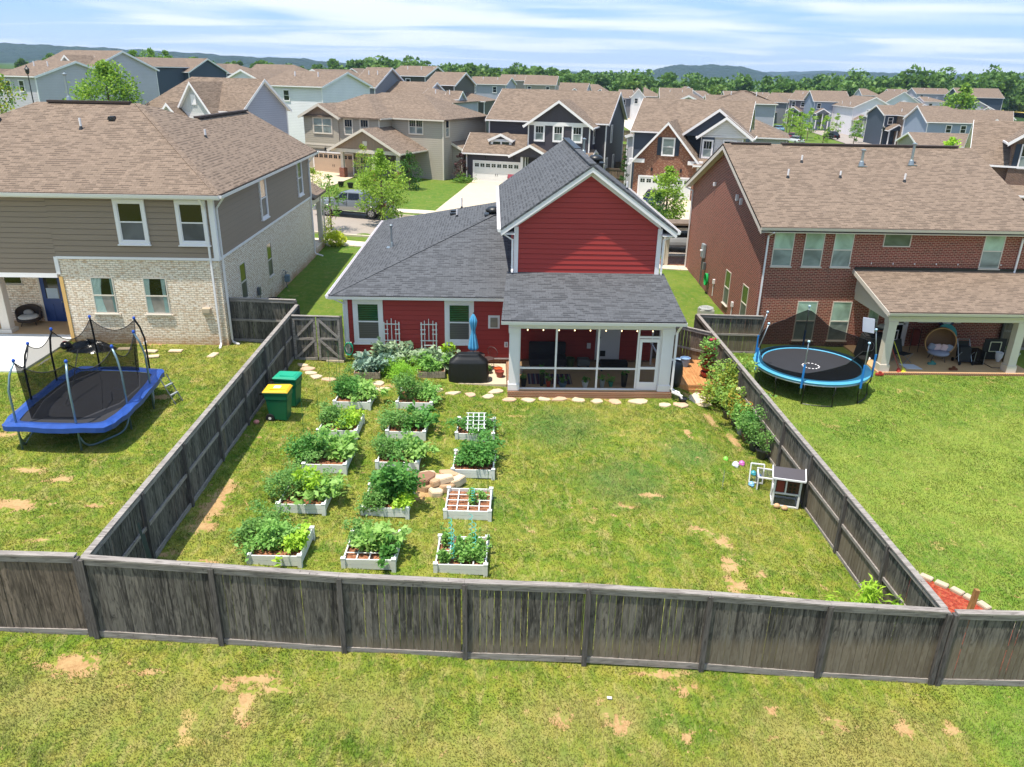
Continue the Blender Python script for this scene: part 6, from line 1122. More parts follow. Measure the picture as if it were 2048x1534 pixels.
for i, (a, h, ln) in enumerate(((3.2, 1.75, .35), (4.2, 1.65, .0), (5.25, 1.6, .0), (2.45, 1.75, .3), (1.35, 1.8, .0), (5.95, 1.75, -.25))):
    x, y = (R_+.06)*cos(a), (R_+.06)*sin(a); m = MB(); tx = x+ln*.8; m.tube([(x, y, zR-.5), (x, y, zR+.7), (x+ln*.4, y, zR+1.2), (tx, y, h)], .022, 7); p_ = m.build('net_pole', GALV, t, smooth=True); m = MB(); m.tube([(x, y, zR-.25), (x, y, zR+.72)], .045, 8); m.build('foam_sleeve', DB_, p_); m = MB(); m.ball((tx, y, h+.02), .055, .055, .05, 8, 6); m.build('pole_cap', mat_plain('pale_blue_cap', 'a9cbe0', .4), p_)
def nz(a): return np.interp(a % (2*pi), [0, .4, .9, 1.35, 1.8, 2.5, 3.0, 3.3, 4.2, 4.9, 5.2, 5.6, 5.95, 2*pi], [1.05, .95, 1.0, 1.72, 1.25, .95, .62, .25, .3, .8, 1.25, 1.1, 1.15, 1.05])
m = MB(); m.grid(lambda u, v: (lambda a: ((R_-.32+.22*v)*cos(a), (R_-.32+.22*v)*sin(a), zR+v*nz(a)))(u*2*pi), 72, 6); m.build('safety_net', NET, t, smooth=True)
m = MB(); m.tube([((R_-.1)*cos(a), (R_-.1)*sin(a), zR+nz(a)) for a in np.linspace(0, 2*pi, 60)[:-1]], .012, 4, closed=True); m.build('net_cord', FO, t)
m = MB(); a = 5.95; x, y = (R_+.06)*cos(a), (R_+.06)*sin(a); m.tube([(x-.2, y, 1.7), (x-.55, y-.05, 1.95)], .02); m.build('hoop_arm', GALV, t); m = MB(); m.hexa([(x-.78, y-.05, 1.7), (x-.42, y-.3, 1.7), (x-.42, y-.33, 1.7), (x-.78, y-.08, 1.7)], [(x-.86, y-.05, 2.3), (x-.5, y-.3, 2.3), (x-.5, y-.33, 2.3), (x-.86, y-.08, 2.3)]); m.build('hoop_backboard', mat_plain('pale_lilac_plastic', 'c9cbdc', .4), t, bevel=.01)
# things on and by the brick house porch
t = thing('egg_chair', 'open egg-shaped wicker chair with grey and pink cushions', 'chair', (20.55, 33.0, PB), -.25); WK2 = mat_plain('brown_wicker', '7a5b42', .8, var=.3, sc=30)
def egg(u, v):
    a = -pi*.5+(u-.5)*2*2.35+pi; r = .6; th = v*pi*.97; return (r*sin(th)*cos(a)*1.0, .0+.5*sin(th)*sin(a)*1.0, .85-.66*cos(th))
m = MB(); m.grid(lambda u, v: (lambda a, th: (.66*cos(a)*sin(th)**.8, .1+.52*sin(a)*sin(th)**.8 if sin(a) > -.2 else .1+.52*-.2, .88-.66*cos(th)))(-.2+u*(pi+.4), .05+v*(pi-.1)), 26, 18); m.build('shell', WK2, t, smooth=True, solid=.03)
m = MB(); m.tube([(.64*sin(a), -.02, .88+.66*cos(a)) for a in np.linspace(0, 2*pi, 33)[:-1]], .025, 6, closed=True); m.build('rim', mat_plain('tan_cane', 'b0875a', .6), t)
m = MB(); m.lathe([(.05, .3), (.44, .32), (.48, .4), (.42, .46), (.01, .47)], 18); m.build('cushion', mat_plain('grey_blue_cushion', '8a90a4', .9), t, smooth=True)
for (x, c, r) in ((-.3, 'grey_blue_cushion', .3), (-.08, 'p', -.2), (.22, 'p', .2), (.42, 'grey_blue_cushion', .4)): m = MB(Matrix.Translation((x, .02, .62)) @ Matrix.Rotation(r, 4, 'Y') @ Matrix.Rotation(.3, 4, 'X')); m.box(-.16, .16, -.05, .06, -.16, .16); m.build('pillow', bpy.data.materials.get(c) or mat_plain('pink_pillow', 'd3b7bb', .9), t, bevel=.04)
for a in (.7, 2.4, 3.9, 5.5): m = MB(); m.tube([(.3*cos(a), .3*sin(a), .28), (.42*cos(a), .38*sin(a), 0)], .02); m.build('leg', mat_plain('dark_cane', '4f3c2e', .6), t)
m = MB(Matrix.Rotation(-.3, 4, 'X')); m.tube([(0, 0, 0), (0, .06, 0)], .5, 32); o = m.build('teal_disc', mat_plain('teal_saucer_plastic', '128a88', .4), loc=(21.5, 34.2, PB+.85)); tag(o, 'large teal saucer leaning behind the egg chair', 'saucer')
t = thing('evil_eye_ring', 'round navy and white ring hanging behind the teal saucer', 'ring ornament', (21.75, 34.85, 1.0-.55)); 
for k, (r, c) in enumerate(((.4, '14205e'), (.26, 'cfd6df'), (.12, '2a4a8a'))): m = MB(); m.tube([(0, -.03*k, 0), (0, -.03*k-.035, 0)], r, 24); m.build('ring', mat_plain('ring_'+c, c, .5), t)
t = thing('stroller', 'folded black pushchair frame with grey bars in front of the teal saucer', 'pushchair', (21.55, 32.6, PB)); m = MB()
for s in (-.28, .28): m.tube([(s, .35, 1.05), (s, .1, .6), (s*1.1, -.2, .05)], .018); m.tube([(s, -.2, .6), (s, .3, .05)], .018)
m.tube([(-.28, .35, 1.05), (.28, .35, 1.05)], .018); m.build('frame', GALV, t); m = MB(); m.hexa([(-.27, -.12, .1), (.27, -.12, .1), (.27, .2, .15), (-.27, .2, .15)], [(-.27, .0, .75), (.27, .0, .75), (.27, .3, .8), (-.27, .3, .8)]); m.box(-.26, .26, .28, .33, .72, .98); m.build('seat_fabric', BLACKP, t, bevel=.02)
for s in (-.3, .3):
    for y in (-.25, .32): m = MB(); m.tube([(s-.02, y, .09), (s+.02, y, .09)], .09, 12); m.build('wheel', BLACKP, t)
t = thing('dog_crate', 'dark wire crate standing beside the folded pushchair', 'crate', (22.15, 32.7, PB)); m = MB(); m.box(-.22, .22, -.3, .3, 0, .62); m.build('body', mat_screen('crate_wire', '151618', .7), t); m = MB(); [m.tube([(x, y, 0), (x, y, .62)], .012) for x in (-.22, .22) for y in (-.3, .3)]; m.build('frame', GALV, t)
t = thing('rebounder_net', 'black framed goal net with a white square target', 'goal net', (23.05, 32.6, PB)); m = MB(); m.box(-.5, .5, .3, .34, .1, 1.1); m.build('net_panel', BLACKP, t); m = MB(); m.tube([(-.55, .3, 0), (-.55, .3, .9)], .014); m.tube([(.55, .3, 0), (.55, .3, 1.1)], .014); m.tube([(-.55, .3, .02), (-.5, -.6, .02), (.5, -.6, .02), (.55, .3, .02)], .014); m.build('frame', BLACK, t); m = MB()
for (a, b) in (((-.25, .26, .5), (.25, .26, .5)), ((.25, .26, .5), (.25, .26, .95)), ((.25, .26, .95), (-.25, .26, .95)), ((-.25, .26, .95), (-.25, .26, .5))): m.tube([a, b], .018)
m.build('target_square', mat_plain('cream_tube', 'd8d6b8', .5), t); m = MB(); m.lathe([(.06, .0), (.14, .2), (.17, .45)], 12, (.1, .0, .1)); m.build('basket', mat_screen('white_netting', 'd8d8de', .7), t)
pot('garden_urn', 'large white urn of yellow green plants at the right end of the porch', 24.0, 33.0, PB, .32, .42, 'cfcdc6', 'planter', ('pepper', .3, .16, 150, .12))
t = thing('patio_umbrella_canopy', 'cream awning corner beyond the right end of the brick porch', 'awning', (25.0, 34.4, .3)); m = MB(); m.slab([(-1.0, -.8, .85), (1.2, -.9, .6), (1.2, .6, .8), (-1.0, .5, 1.1)], .12); m.build('canopy', CREAM, t)
f8 = thing('fence', 'dark grey fence beyond the right end of the brick house porch', 'fence'); fence(f8, (24.6, 34.9), (31, 34.7), -1.05, -1.1, side=-1, h=1.83, post_in=True)
t = thing('covered_grill', 'large black covered barbecue left of the porch post', 'grill', (17.6, 33.3, PB)); m = MB(); m.hexa([(-.7, -.35, .0), (.7, -.35, .0), (.7, .35, .0), (-.7, .35, .0)], [(-.55, -.3, 1.1), (.55, -.3, 1.1), (.5, .3, 1.15), (-.5, .3, 1.15)]); m.build('cover', BLACKP, t, bevel=.06)
m = MB(); m.ball((0, 0, 0), .22, .12, .1, 10, 6); tag(m.build('blue_ball', mat_plain('bright_blue_plastic', '1f74b8', .4), loc=(18.1, 33.1, PB+1.22)), 'bright blue toy lying on the black covered barbecue', 'toy')
t = thing('camping_chair', 'dark folding camping chair in front of the storm door', 'chair', (18.75, 32.7, PB), .5); m = MB(); m.hexa([(-.3, -.25, .42), (.3, -.25, .42), (.3, .25, .36), (-.3, .25, .36)], [(-.3, -.25, .45), (.3, -.25, .45), (.3, .25, .39), (-.3, .25, .39)]); m.build('seat', BLACKP, t); m = MB(); m.hexa([(-.3, .22, .38), (.3, .22, .38), (.3, .26, .38), (-.3, .26, .38)], [(-.3, .4, .95), (.3, .4, .95), (.3, .44, .95), (-.3, .44, .95)]); m.build('backrest', BLACKP, t)
for (a, b) in (((-.3, -.28, 0), (.3, -.28, .45)), ((.3, -.28, 0), (-.3, -.28, .45)), ((-.3, .28, 0), (.3, .28, .4)), ((.3, .28, 0), (-.3, .28, .4))): m = MB(); m.tube([a, b], .012); m.build('leg', GREYM, t)
t = thing('shelf_rack', 'black rack holding folded patterned towels beside the storm door', 'rack', (18.45, 34.3, PB)); m = MB(); [m.box(-.35, .35, -.2, .2, z_, z_+.03) for z_ in (.3, .7, 1.05)]; [m.box(x, x+.03, y, y+.03, 0, 1.08) for x in (-.35, .32) for y in (-.2, .17)]; m.build('frame', BLACK, t); m = MB(); m.ball((0, 0, 1.18), .3, .18, .12, 12, 6); m.build('towel', mat_plain('patterned_towel', 'a8a59c', .9, var=.6, sc=14), t)
m = MB(); m.slab([(-.4, -.3, .02), (.3, -.35, .02), (.2, .25, .02), (-.45, .3, .03)], .02); tag(m.build('paper_sheet', mat_plain('white_board', 'c9cdd6', .8), loc=(18.95, 32.1, PB)), 'white board lying on the porch floor by the camping chair', 'board')
t = thing('stool', 'white round stool with a woven base beside the round trampoline', 'stool', (16.6, 31.9, -1.0)); m = MB(); m.lathe([(.001, .5), (.24, .5), (.26, .52), (.24, .55), (.001, .55)], 18); m.build('seat', WHITE, t); m = MB(); [m.tube([(.2*cos(a), .2*sin(a), .5), (.1*cos(a+.8), .1*sin(a+.8), .25), (.22*cos(a+1.5), .22*sin(a+1.5), 0)], .012, 4) for a in np.linspace(0, 2*pi, 9)[:-1]]; m.build('base', WHITE, t)
for (x, y, z_, c, l) in ((16.1, 31.6, -1.0, 'e0b416', 'yellow toy behind the round trampoline'), (17.0, 31.1, -1.0, 'a83c34', 'red toy at the foot of the porch post'), (20.6, 31.7, PB, '5a2f1c', 'small brown toy on the porch edge'), (20.0, 32.4, PB, '3f7f78', 'teal water toy left of the egg chair')): m = MB(); m.box(-.18, .18, -.07, .07, 0, .1); m.box(-.05, .08, -.05, .05, .1, .18); tag(m.build('toy', mat_plain('toy_'+c, c, .45), loc=(x, y, z_), bevel=.02), l, 'toy', 'toys at the brick house porch')
for (x, c, l) in ((17.75, 'a4342c', 'red-handled broom leaning inside the porch post'), (17.95, 'c6c832', 'yellow-headed broom leaning inside the porch post')): m = MB(); m.tube([(0, 0, 1.15), (.28, -.7, .12)], .015); m.hexa([(.18, -.85, 0), (.42, -.75, 0), (.38, -.6, .0), (.16, -.7, 0)], [(.24, -.74, .14), (.34, -.7, .14), (.32, -.64, .14), (.22, -.68, .14)]); tag(m.build('broom', mat_plain('broom_'+c, c, .6), loc=(x, 32.2, PB)), l, 'broom', 'brooms on the brick porch')
t = thing('red_stand', 'dark red and black cart to the right of the storm door', 'cart', (20.0, 34.2, PB)); m = MB(); m.box(-.18, .18, -.12, .12, .35, 1.1); m.build('bag', mat_plain('dark_red_canvas', '6b2a22', .8), t, bevel=.05); m = MB(); [m.tube([(s, -.1, 1.2), (s, -.15, 0)], .015) for s in (-.2, .2)]; m.build('frame', BLACK, t)
# ---------------- houses across the street and beyond ----------------
SIDC = dict(b='a1978b', lg='b6b2ba', navy='3f4858', slate='74777f', white='dedbe0', lilac='9b9cab', olive='4a4a40', cream='cbc8c8', purple='6f6670', blue='8793a6', brick='8a6a55', brickbrown='6b5546', beige='a59d90', dgrey='3c3740', taupe='8d7a69')
SMAT = {k: mat_siding_flat('siding_'+k, v) for k, v in SIDC.items()}; SMAT['brick'] = TBRICK; SMAT['brickbrown'] = mat_brick('brown_brick', '7c5f4f', '5e463a', '8a7c70')
SMAT['obrick'] = OBRICK
BOARD = mat_board('dark_board_batten', '3c3740'); BOARDT = mat_board('tan_board_batten', '8f7a6a'); BOARDW = mat_board('grey_board_batten', 'b9bab9')
class House:
    def __init__(s, name, label, loc, rz, cat='house', group=None):
        s.t = thing(name, label, cat, loc, radians(rz), group); s.acc = {}
    def a(s, name, mat):
        k = (name, mat.name)
        if k not in s.acc: s.acc[k] = (MB(), mat)
        return s.acc[k][0]
    def done(s):
        for (n, _), (mb, mt) in s.acc.items():
            if mb.f: mb.build(n, mt, s.t)
        return s.t
    def block(s, x0, x1, y0, y1, z0, ze, pitch, ax='x', ends='gg', wall='b', roof=ROOFB, over=.35, gab=None, trim=WHITE, corner=True):
        W = s.a('wall', SMAT[wall]); G = s.a('gable', gab) if gab else W; R = s.a('roof', roof); T = s.a('trim', trim)
        W.box(x0, x1, y0, y1, z0, ze); o = over; t = .12
        if ax == 'x': P = lambda u, v, z: (u, v, z); a0, a1, b0, b1 = x0, x1, y0, y1
        else: P = lambda u, v, z: (v, u, z); a0, a1, b0, b1 = y0, y1, x0, x1
        bm_ = (b0+b1)/2; hw_ = (b1-b0)/2; zr = ze+hw_*pitch; zl = ze-o*pitch
        i0 = hw_ if ends[0] == 'h' else -o; i1 = hw_ if ends[1] == 'h' else -o
        q0 = a0-o; q1 = a1+o; r0_ = a0+i0; r1_ = a1-i1
        if ends[0] == 'h': r0_ = a0-o+(hw_+o)
        if ends[1] == 'h': r1_ = a1+o-(hw_+o)
        zr2 = zr+.1; zl2 = zl+.1
        R.slab([P(q0, b0-o, zl2), P(q1, b0-o, zl2), P(r1_, bm_, zr2), P(r0_, bm_, zr2)], t); R.slab([P(q1, b1+o, zl2), P(q0, b1+o, zl2), P(r0_, bm_, zr2), P(r1_, bm_, zr2)], t)
        for (e, q, r, aw) in ((ends[0], q0, r0_, a0), (ends[1], q1, r1_, a1)):
            if e == 'h': R.slab([P(q, b0-o, zl2), P(q, b1+o, zl2), P(r, bm_, zr2)], t)
            else:
                sg = 1 if aw == a0 else -1; G.hexa([P(aw+sg*.001, b0, ze), P(aw+sg*.001, b1, ze), P(aw+sg*.001, bm_, zr-.02)], [P(aw+sg*.2, b0, ze), P(aw+sg*.2, b1, ze), P(aw+sg*.2, bm_, zr-.02)])
                for (bb, zz_) in ((b0-o, zl), (b1+o, zl)):
                    T.hexa([P(q-sg*.03, bb, zz_-.2), P(q, bb, zz_-.2), P(q, bm_, zr-.18), P(q-sg*.03, bm_, zr-.18)], [P(q-sg*.03, bb, zz_+.08), P(q, bb, zz_+.08), P(q, bm_, zr+.09), P(q-sg*.03, bm_, zr+.09)])
                    T.hexa([P(q, bb, zz_-.1), P(aw, bb, zz_-.1), P(aw, bm_, zr-.12), P(q, bm_, zr-.12)], [P(q, bb, zz_-.07), P(aw, bb, zz_-.07), P(aw, bm_, zr-.09), P(q, bm_, zr-.09)])
        for bb, sg in ((b0-o, -1), (b1+o, 1)):
            lo_, hi_ = sorted((bb, bb+sg*.1)); c = [P(q0, lo_, zl-.06), P(q1, lo_, zl-.06), P(q1, hi_, zl-.06), P(q0, hi_, zl-.06)]; T.hexa(c, [(x, y, z+.13) for x, y, z in c])
        if corner:
            for x in (x0, x1):
                for y in (y0, y1): T.box(x-.06, x+.06, y-.06, y+.06, z0, ze-.02)
    def win(s, side, a, z, w_=.9, h=1.5, cols=1, trim=.1, grille=0, frame=WHITE, plane=0, glass=None, split=.5, label=None):
        fr = F((0, plane, 0), (1, 0, 0), (0, -1, 0)) if side == 'f' else F((plane, 0, 0), (0, 1, 0), (1, 0, 0)) if side == 'r' else F((plane, 0, 0), (0, 1, 0), (-1, 0, 0))
        return window(s.t, fr, a, a+w_, z, z+h, trim=trim, cols=cols, glass=glass or (GL_FAR, GL_GREY), grille=grille, frame=frame, sill=False, split=split, label=label)
    def garage(s, x0, x1, z0, z1, y, c, panes=8, z_=.0):
        m = MB(); m.box(x0-.15, x0, y-.06, y, z0, z1+.15); m.box(x1, x1+.15, y-.06, y, z0, z1+.15); m.box(x0, x1, y-.06, y, z1, z1+.15); m.build('garage_frame', WHITE, s.t)
        m = MB(); n = 4
        for k in range(n): m.box(x0, x1, y-.03, y-.0, z0+(z1-z0)*k/n+.006, z0+(z1-z0)*(k+1)/n-.006)
        m.box(x0, x1, y-.015, y, z0, z1); g = m.build('garage_door', c, s.t); w_ = (x1-x0)/panes
        for i in range(panes):
            m = MB(); zt_ = z1-.1; [m.box(x0+w_*(i+.14)+j*w_*.38, x0+w_*(i+.14)+j*w_*.38+w_*.33, y-.036, y-.031, zt_-.4+k*.18, zt_-.24+k*.18) for j in (0, 1) for k in (0, 1)]; m.build('pane', GL_FAR, g)
        for q in (-.1, .1): m = MB(); xm = (x0+x1)/2; m.box(xm+q-.02, xm+q+.02, y-.06, y-.03, z0+(z1-z0)*.4, z0+(z1-z0)*.5); m.build('handle', BLACK, g)
def lamp_wall(h, x, y, z): m = MB(); m.box(x-.08, x+.08, y-.12, y-.0, z, z+.3); m.tube([(x, y-.08, z+.3), (x, y-.08, z+.45)], .015, 4); m.build('wall_lamp', BLACK, h.t)

# beige house
H = House('house', 'beige two-storey house with tan garage door, hip roof and shingled porch gable', (-19.68, 88.13, 0), -25)
H.block(-.75, 8.7, 0, 8, -1.5, 6.35, .42, 'y', 'hg', 'beige', trim=CREAM); H.block(-.7, 14.9, 2.4, 12.6, -1.5, 6.35, .42, 'x', 'hh', 'beige', trim=CREAM)
H.block(-.75, 3.7, -.12, 3, 2.95, 6.33, .5, 'y', 'gg', 'beige', gab=BOARDT, trim=CREAM, corner=False, over=.4); H.block(4.6, 12.6, -2.6, 2.4, 3.1, 3.35, .5, 'y', 'gg', 'taupe', gab=BOARDT, trim=CREAM, corner=False, over=.4)
H.block(12.5, 16.0, 4.5, 13, -1.5, 3.4, .45, 'y', 'gg', 'beige', trim=CREAM)
T = H.a('trim', CREAM); T.box(4.4, 12.8, -2.65, -2.4, 3.0, 3.35); T.box(-.8, 8.7, -.14, -.0, 3.25, 3.45)
P = H.a('porch_post', CREAM); Bk = H.a('porch_pier', mat_brick('porch_pier_brick', '8c3f2c', '6e2f22', 'a08a78'))
for x in (5.6, 9.4, 12.3): P.box(x-.15, x+.15, -2.5, -2.2, 1.4, 3.1); Bk.box(x-.3, x+.3, -2.65, -2.05, -.5, 1.4)
Bk.box(4.9, 12.7, -2.7, 2.4, -1.2, .25); Bk.box(12.4, 15.95, 2.2, 4.6, -1.2, .1); Bk.box(15.9, 16.06, 4.4, 13, -1.2, .1)
H.garage(.3, 5.3, .2, 2.5, -.14, mat_plain('tan_garage_door', 'b79f8b', .6, var=.05), 8); lamp_wall(H, 1.9, -.14, 2.75)
for (a, z, w_, c, g) in ((.55, 4.55, 2.3, 2, 0), (4.45, 4.55, .95, 1, 2), (6.45, 4.6, .95, 1, 2)): H.win('f', a, z, w_, 1.5, cols=c, grille=g, frame=CREAM, plane=0 if a > 3 else -.12, glass=(GL_FAR if g else GL_GREY, GL_GREY))
H.win('f', 10.9, 4.8, 1.6, 1.35, cols=2, grille=2, frame=CREAM, plane=2.4); H.win('r', 2.9, 4.6, .7, 1.7, frame=CREAM, plane=14.9); H.win('r', 6.5, 2.0, .6, .9, frame=CREAM, plane=16.0, split=1); H.win('f', 6.2, .9, 1.2, 1.5, frame=CREAM, plane=0)
m = MB(); m.box(8.15, 8.6, -2.63, -2.6, 3.9, 4.35) if 0 else m.box(8.35, 8.85, -2.64, -2.6, 3.75, 4.2); m.build('gable_vent', CREAM, H.t)
m = MB(); m.box(9.9, 10.9, 2.3, 2.42, .25, 2.4); m.build('front_door', mat_plain('dark_door', '4a2d24', .5), H.t); H.done(); bt = H.t
# dark grey house
H = House('house', 'dark grey two-storey house with brown roof, white trim and white garage door', (-1.94, 84.6, 0), -18)
H.block(.6, 13.3, 3.2, 14.5, -1.5, 6.35, .5, 'x', 'gg', 'dgrey'); H.block(5.7, 12.1, .6, 4.5, -1, 6.2, .68, 'y', 'gg', 'dgrey', gab=BOARD, over=.45)
H.block(-.85, 5.6, 0, 4.5, -1, 3.25, .7, 'x', 'gg', 'dgrey', over=.4)
H.block(1.6, 3.75, .9, 3.4, 3.3, 4.45, .45, 'y', 'gg', 'white', gab=SMAT['dgrey'], over=.25); H.block(4.4, 8.2, -.6, 2.8, 2.9, 3.15, .5, 'y', 'gg', 'dgrey', gab=BOARD, over=.35, corner=False); H.block(8.2, 12.3, .2, 2.8, 2.9, 3.3, .3, 'x', 'gg', 'white', corner=False)
H.garage(0, 4.95, -.15, 2.15, 0, mat_plain('white_garage_door', 'd9dad9', .5, var=.04), 8); lamp_wall(H, 1.3, 0, 2.5); lamp_wall(H, 4.4, 0, 2.5)
for a in (6.45, 8.42, 10.4): H.win('f', a, 4.55, .85, 1.4, grille=2, plane=.6, trim=.14)
H.win('f', 1.75, 3.62, 1.85, .6, cols=2, grille=1, plane=.9, split=1, trim=.08); H.a('trim', WHITE).box(5.7, 12.1, .5, .6, 6.0, 6.35)
for (y, z, h) in ((4, 1.2, 1.5), (8, 1.2, 1.5), (6, 4.2, 1.7), (2.5, 4.3, 1.2)): H.win('r', y, z, .7, h, plane=13.3 if y > 3.2 else 12.1, trim=.08)
T = H.a('porch_post', WHITE); [T.box(x, x+.25, -.4, -.15, -.6, 3) for x in (5.2, 7.8, 12)]; H.done()
# orange brick house
H = House('house', 'orange mottled brick house with navy shutters, pointed gable and white garage door', (14.41, 77.35, 0), -20)
H.block(-.65, 5.4, 0, 5, -1, 3.45, 1.12, 'y', 'gg', 'obrick', over=.45, corner=False, trim=WHITE); H.block(-1.5, 9.3, 3.4, 15, -1, 5.85, .48, 'x', 'gg', 'navy', over=.3); H.block(5.4, 9.2, 1.6, 6, -1, 5.75, .0, 'x', 'gg', 'cream', over=.1)
H.block(3.6, 9.9, 2.2, 5, 5.6, 5.8, .72, 'y', 'gg', 'navy', gab=BOARD if 0 else SMAT['navy'], over=.35, corner=False); H.block(5.3, 9.8, 1.4, 4, 5.6, 5.8, .72, 'y', 'gg', 'white', gab=SMAT['cream'], over=.35, corner=False); H.block(-2.3, -1.5, 4.5, 9, -1, 5.2, .3, 'y', 'gg', 'lg', over=.2)
H.block(5.4, 9.3, -.3, 1.8, 2.9, 3.2, .35, 'x', 'gg', 'cream', corner=False)
T = H.a('trim', WHITE); T.box(-1.15, .35, -.3, .1, 3.1, 3.45); T.box(4.5, 5.9, -.3, .1, 3.1, 3.45); T.box(5.4, 9.3, -.35, -.2, 2.6, 2.95); T.box(9.0, 9.25, -.3, -.05, -.8, 2.9)
H.garage(0, 4.85, -.65, 1.75, 0, mat_plain('white_garage_door_panel', 'd5d6d5', .5, var=.04), 8); H.win('f', 1.98, 3.9, 1.05, 1.5, plane=0, glass=(GL_GREY, GL_GREY)); S_ = mat_plain('navy_shutter', '1d2a3d', .5)
for x in (1.45, 3.15): m = MB(); m.box(x, x+.4, -.05, 0, 3.85, 5.5); [m.box(x+.04, x+.36, -.06, -.05, 3.92+k*.13, 3.99+k*.13) for k in range(12)]; m.build('shutter', S_, H.t)
m = MB(); m.box(4.0, 5.4, 3.25, 3.4, 3.6, 5.75) if 0 else m.box(5.42, 6.6, 1.5, 1.6, 3.3, 5.7); m.build('wall_panel', SMAT['navy'], H.t); H.win('f', 5.62, 3.75, .8, 1.5, grille=2, plane=1.5, trim=.12); H.win('f', 7.5, 3.8, 1.1, 1.5, plane=1.6, trim=.1)
lamp_wall(H, 1.1, 0, 2.35); lamp_wall(H, 3.9, 0, 2.35); m = MB(); m.box(2.35, 2.5, -.03, 0, 2.05, 2.35); m.build('house_sign', WHITE, H.t); m = MB(); m.box(2.41, 2.44, -.035, -.03, 2.1, 2.3); m.build('house_number', BLACK, H.t); H.done()

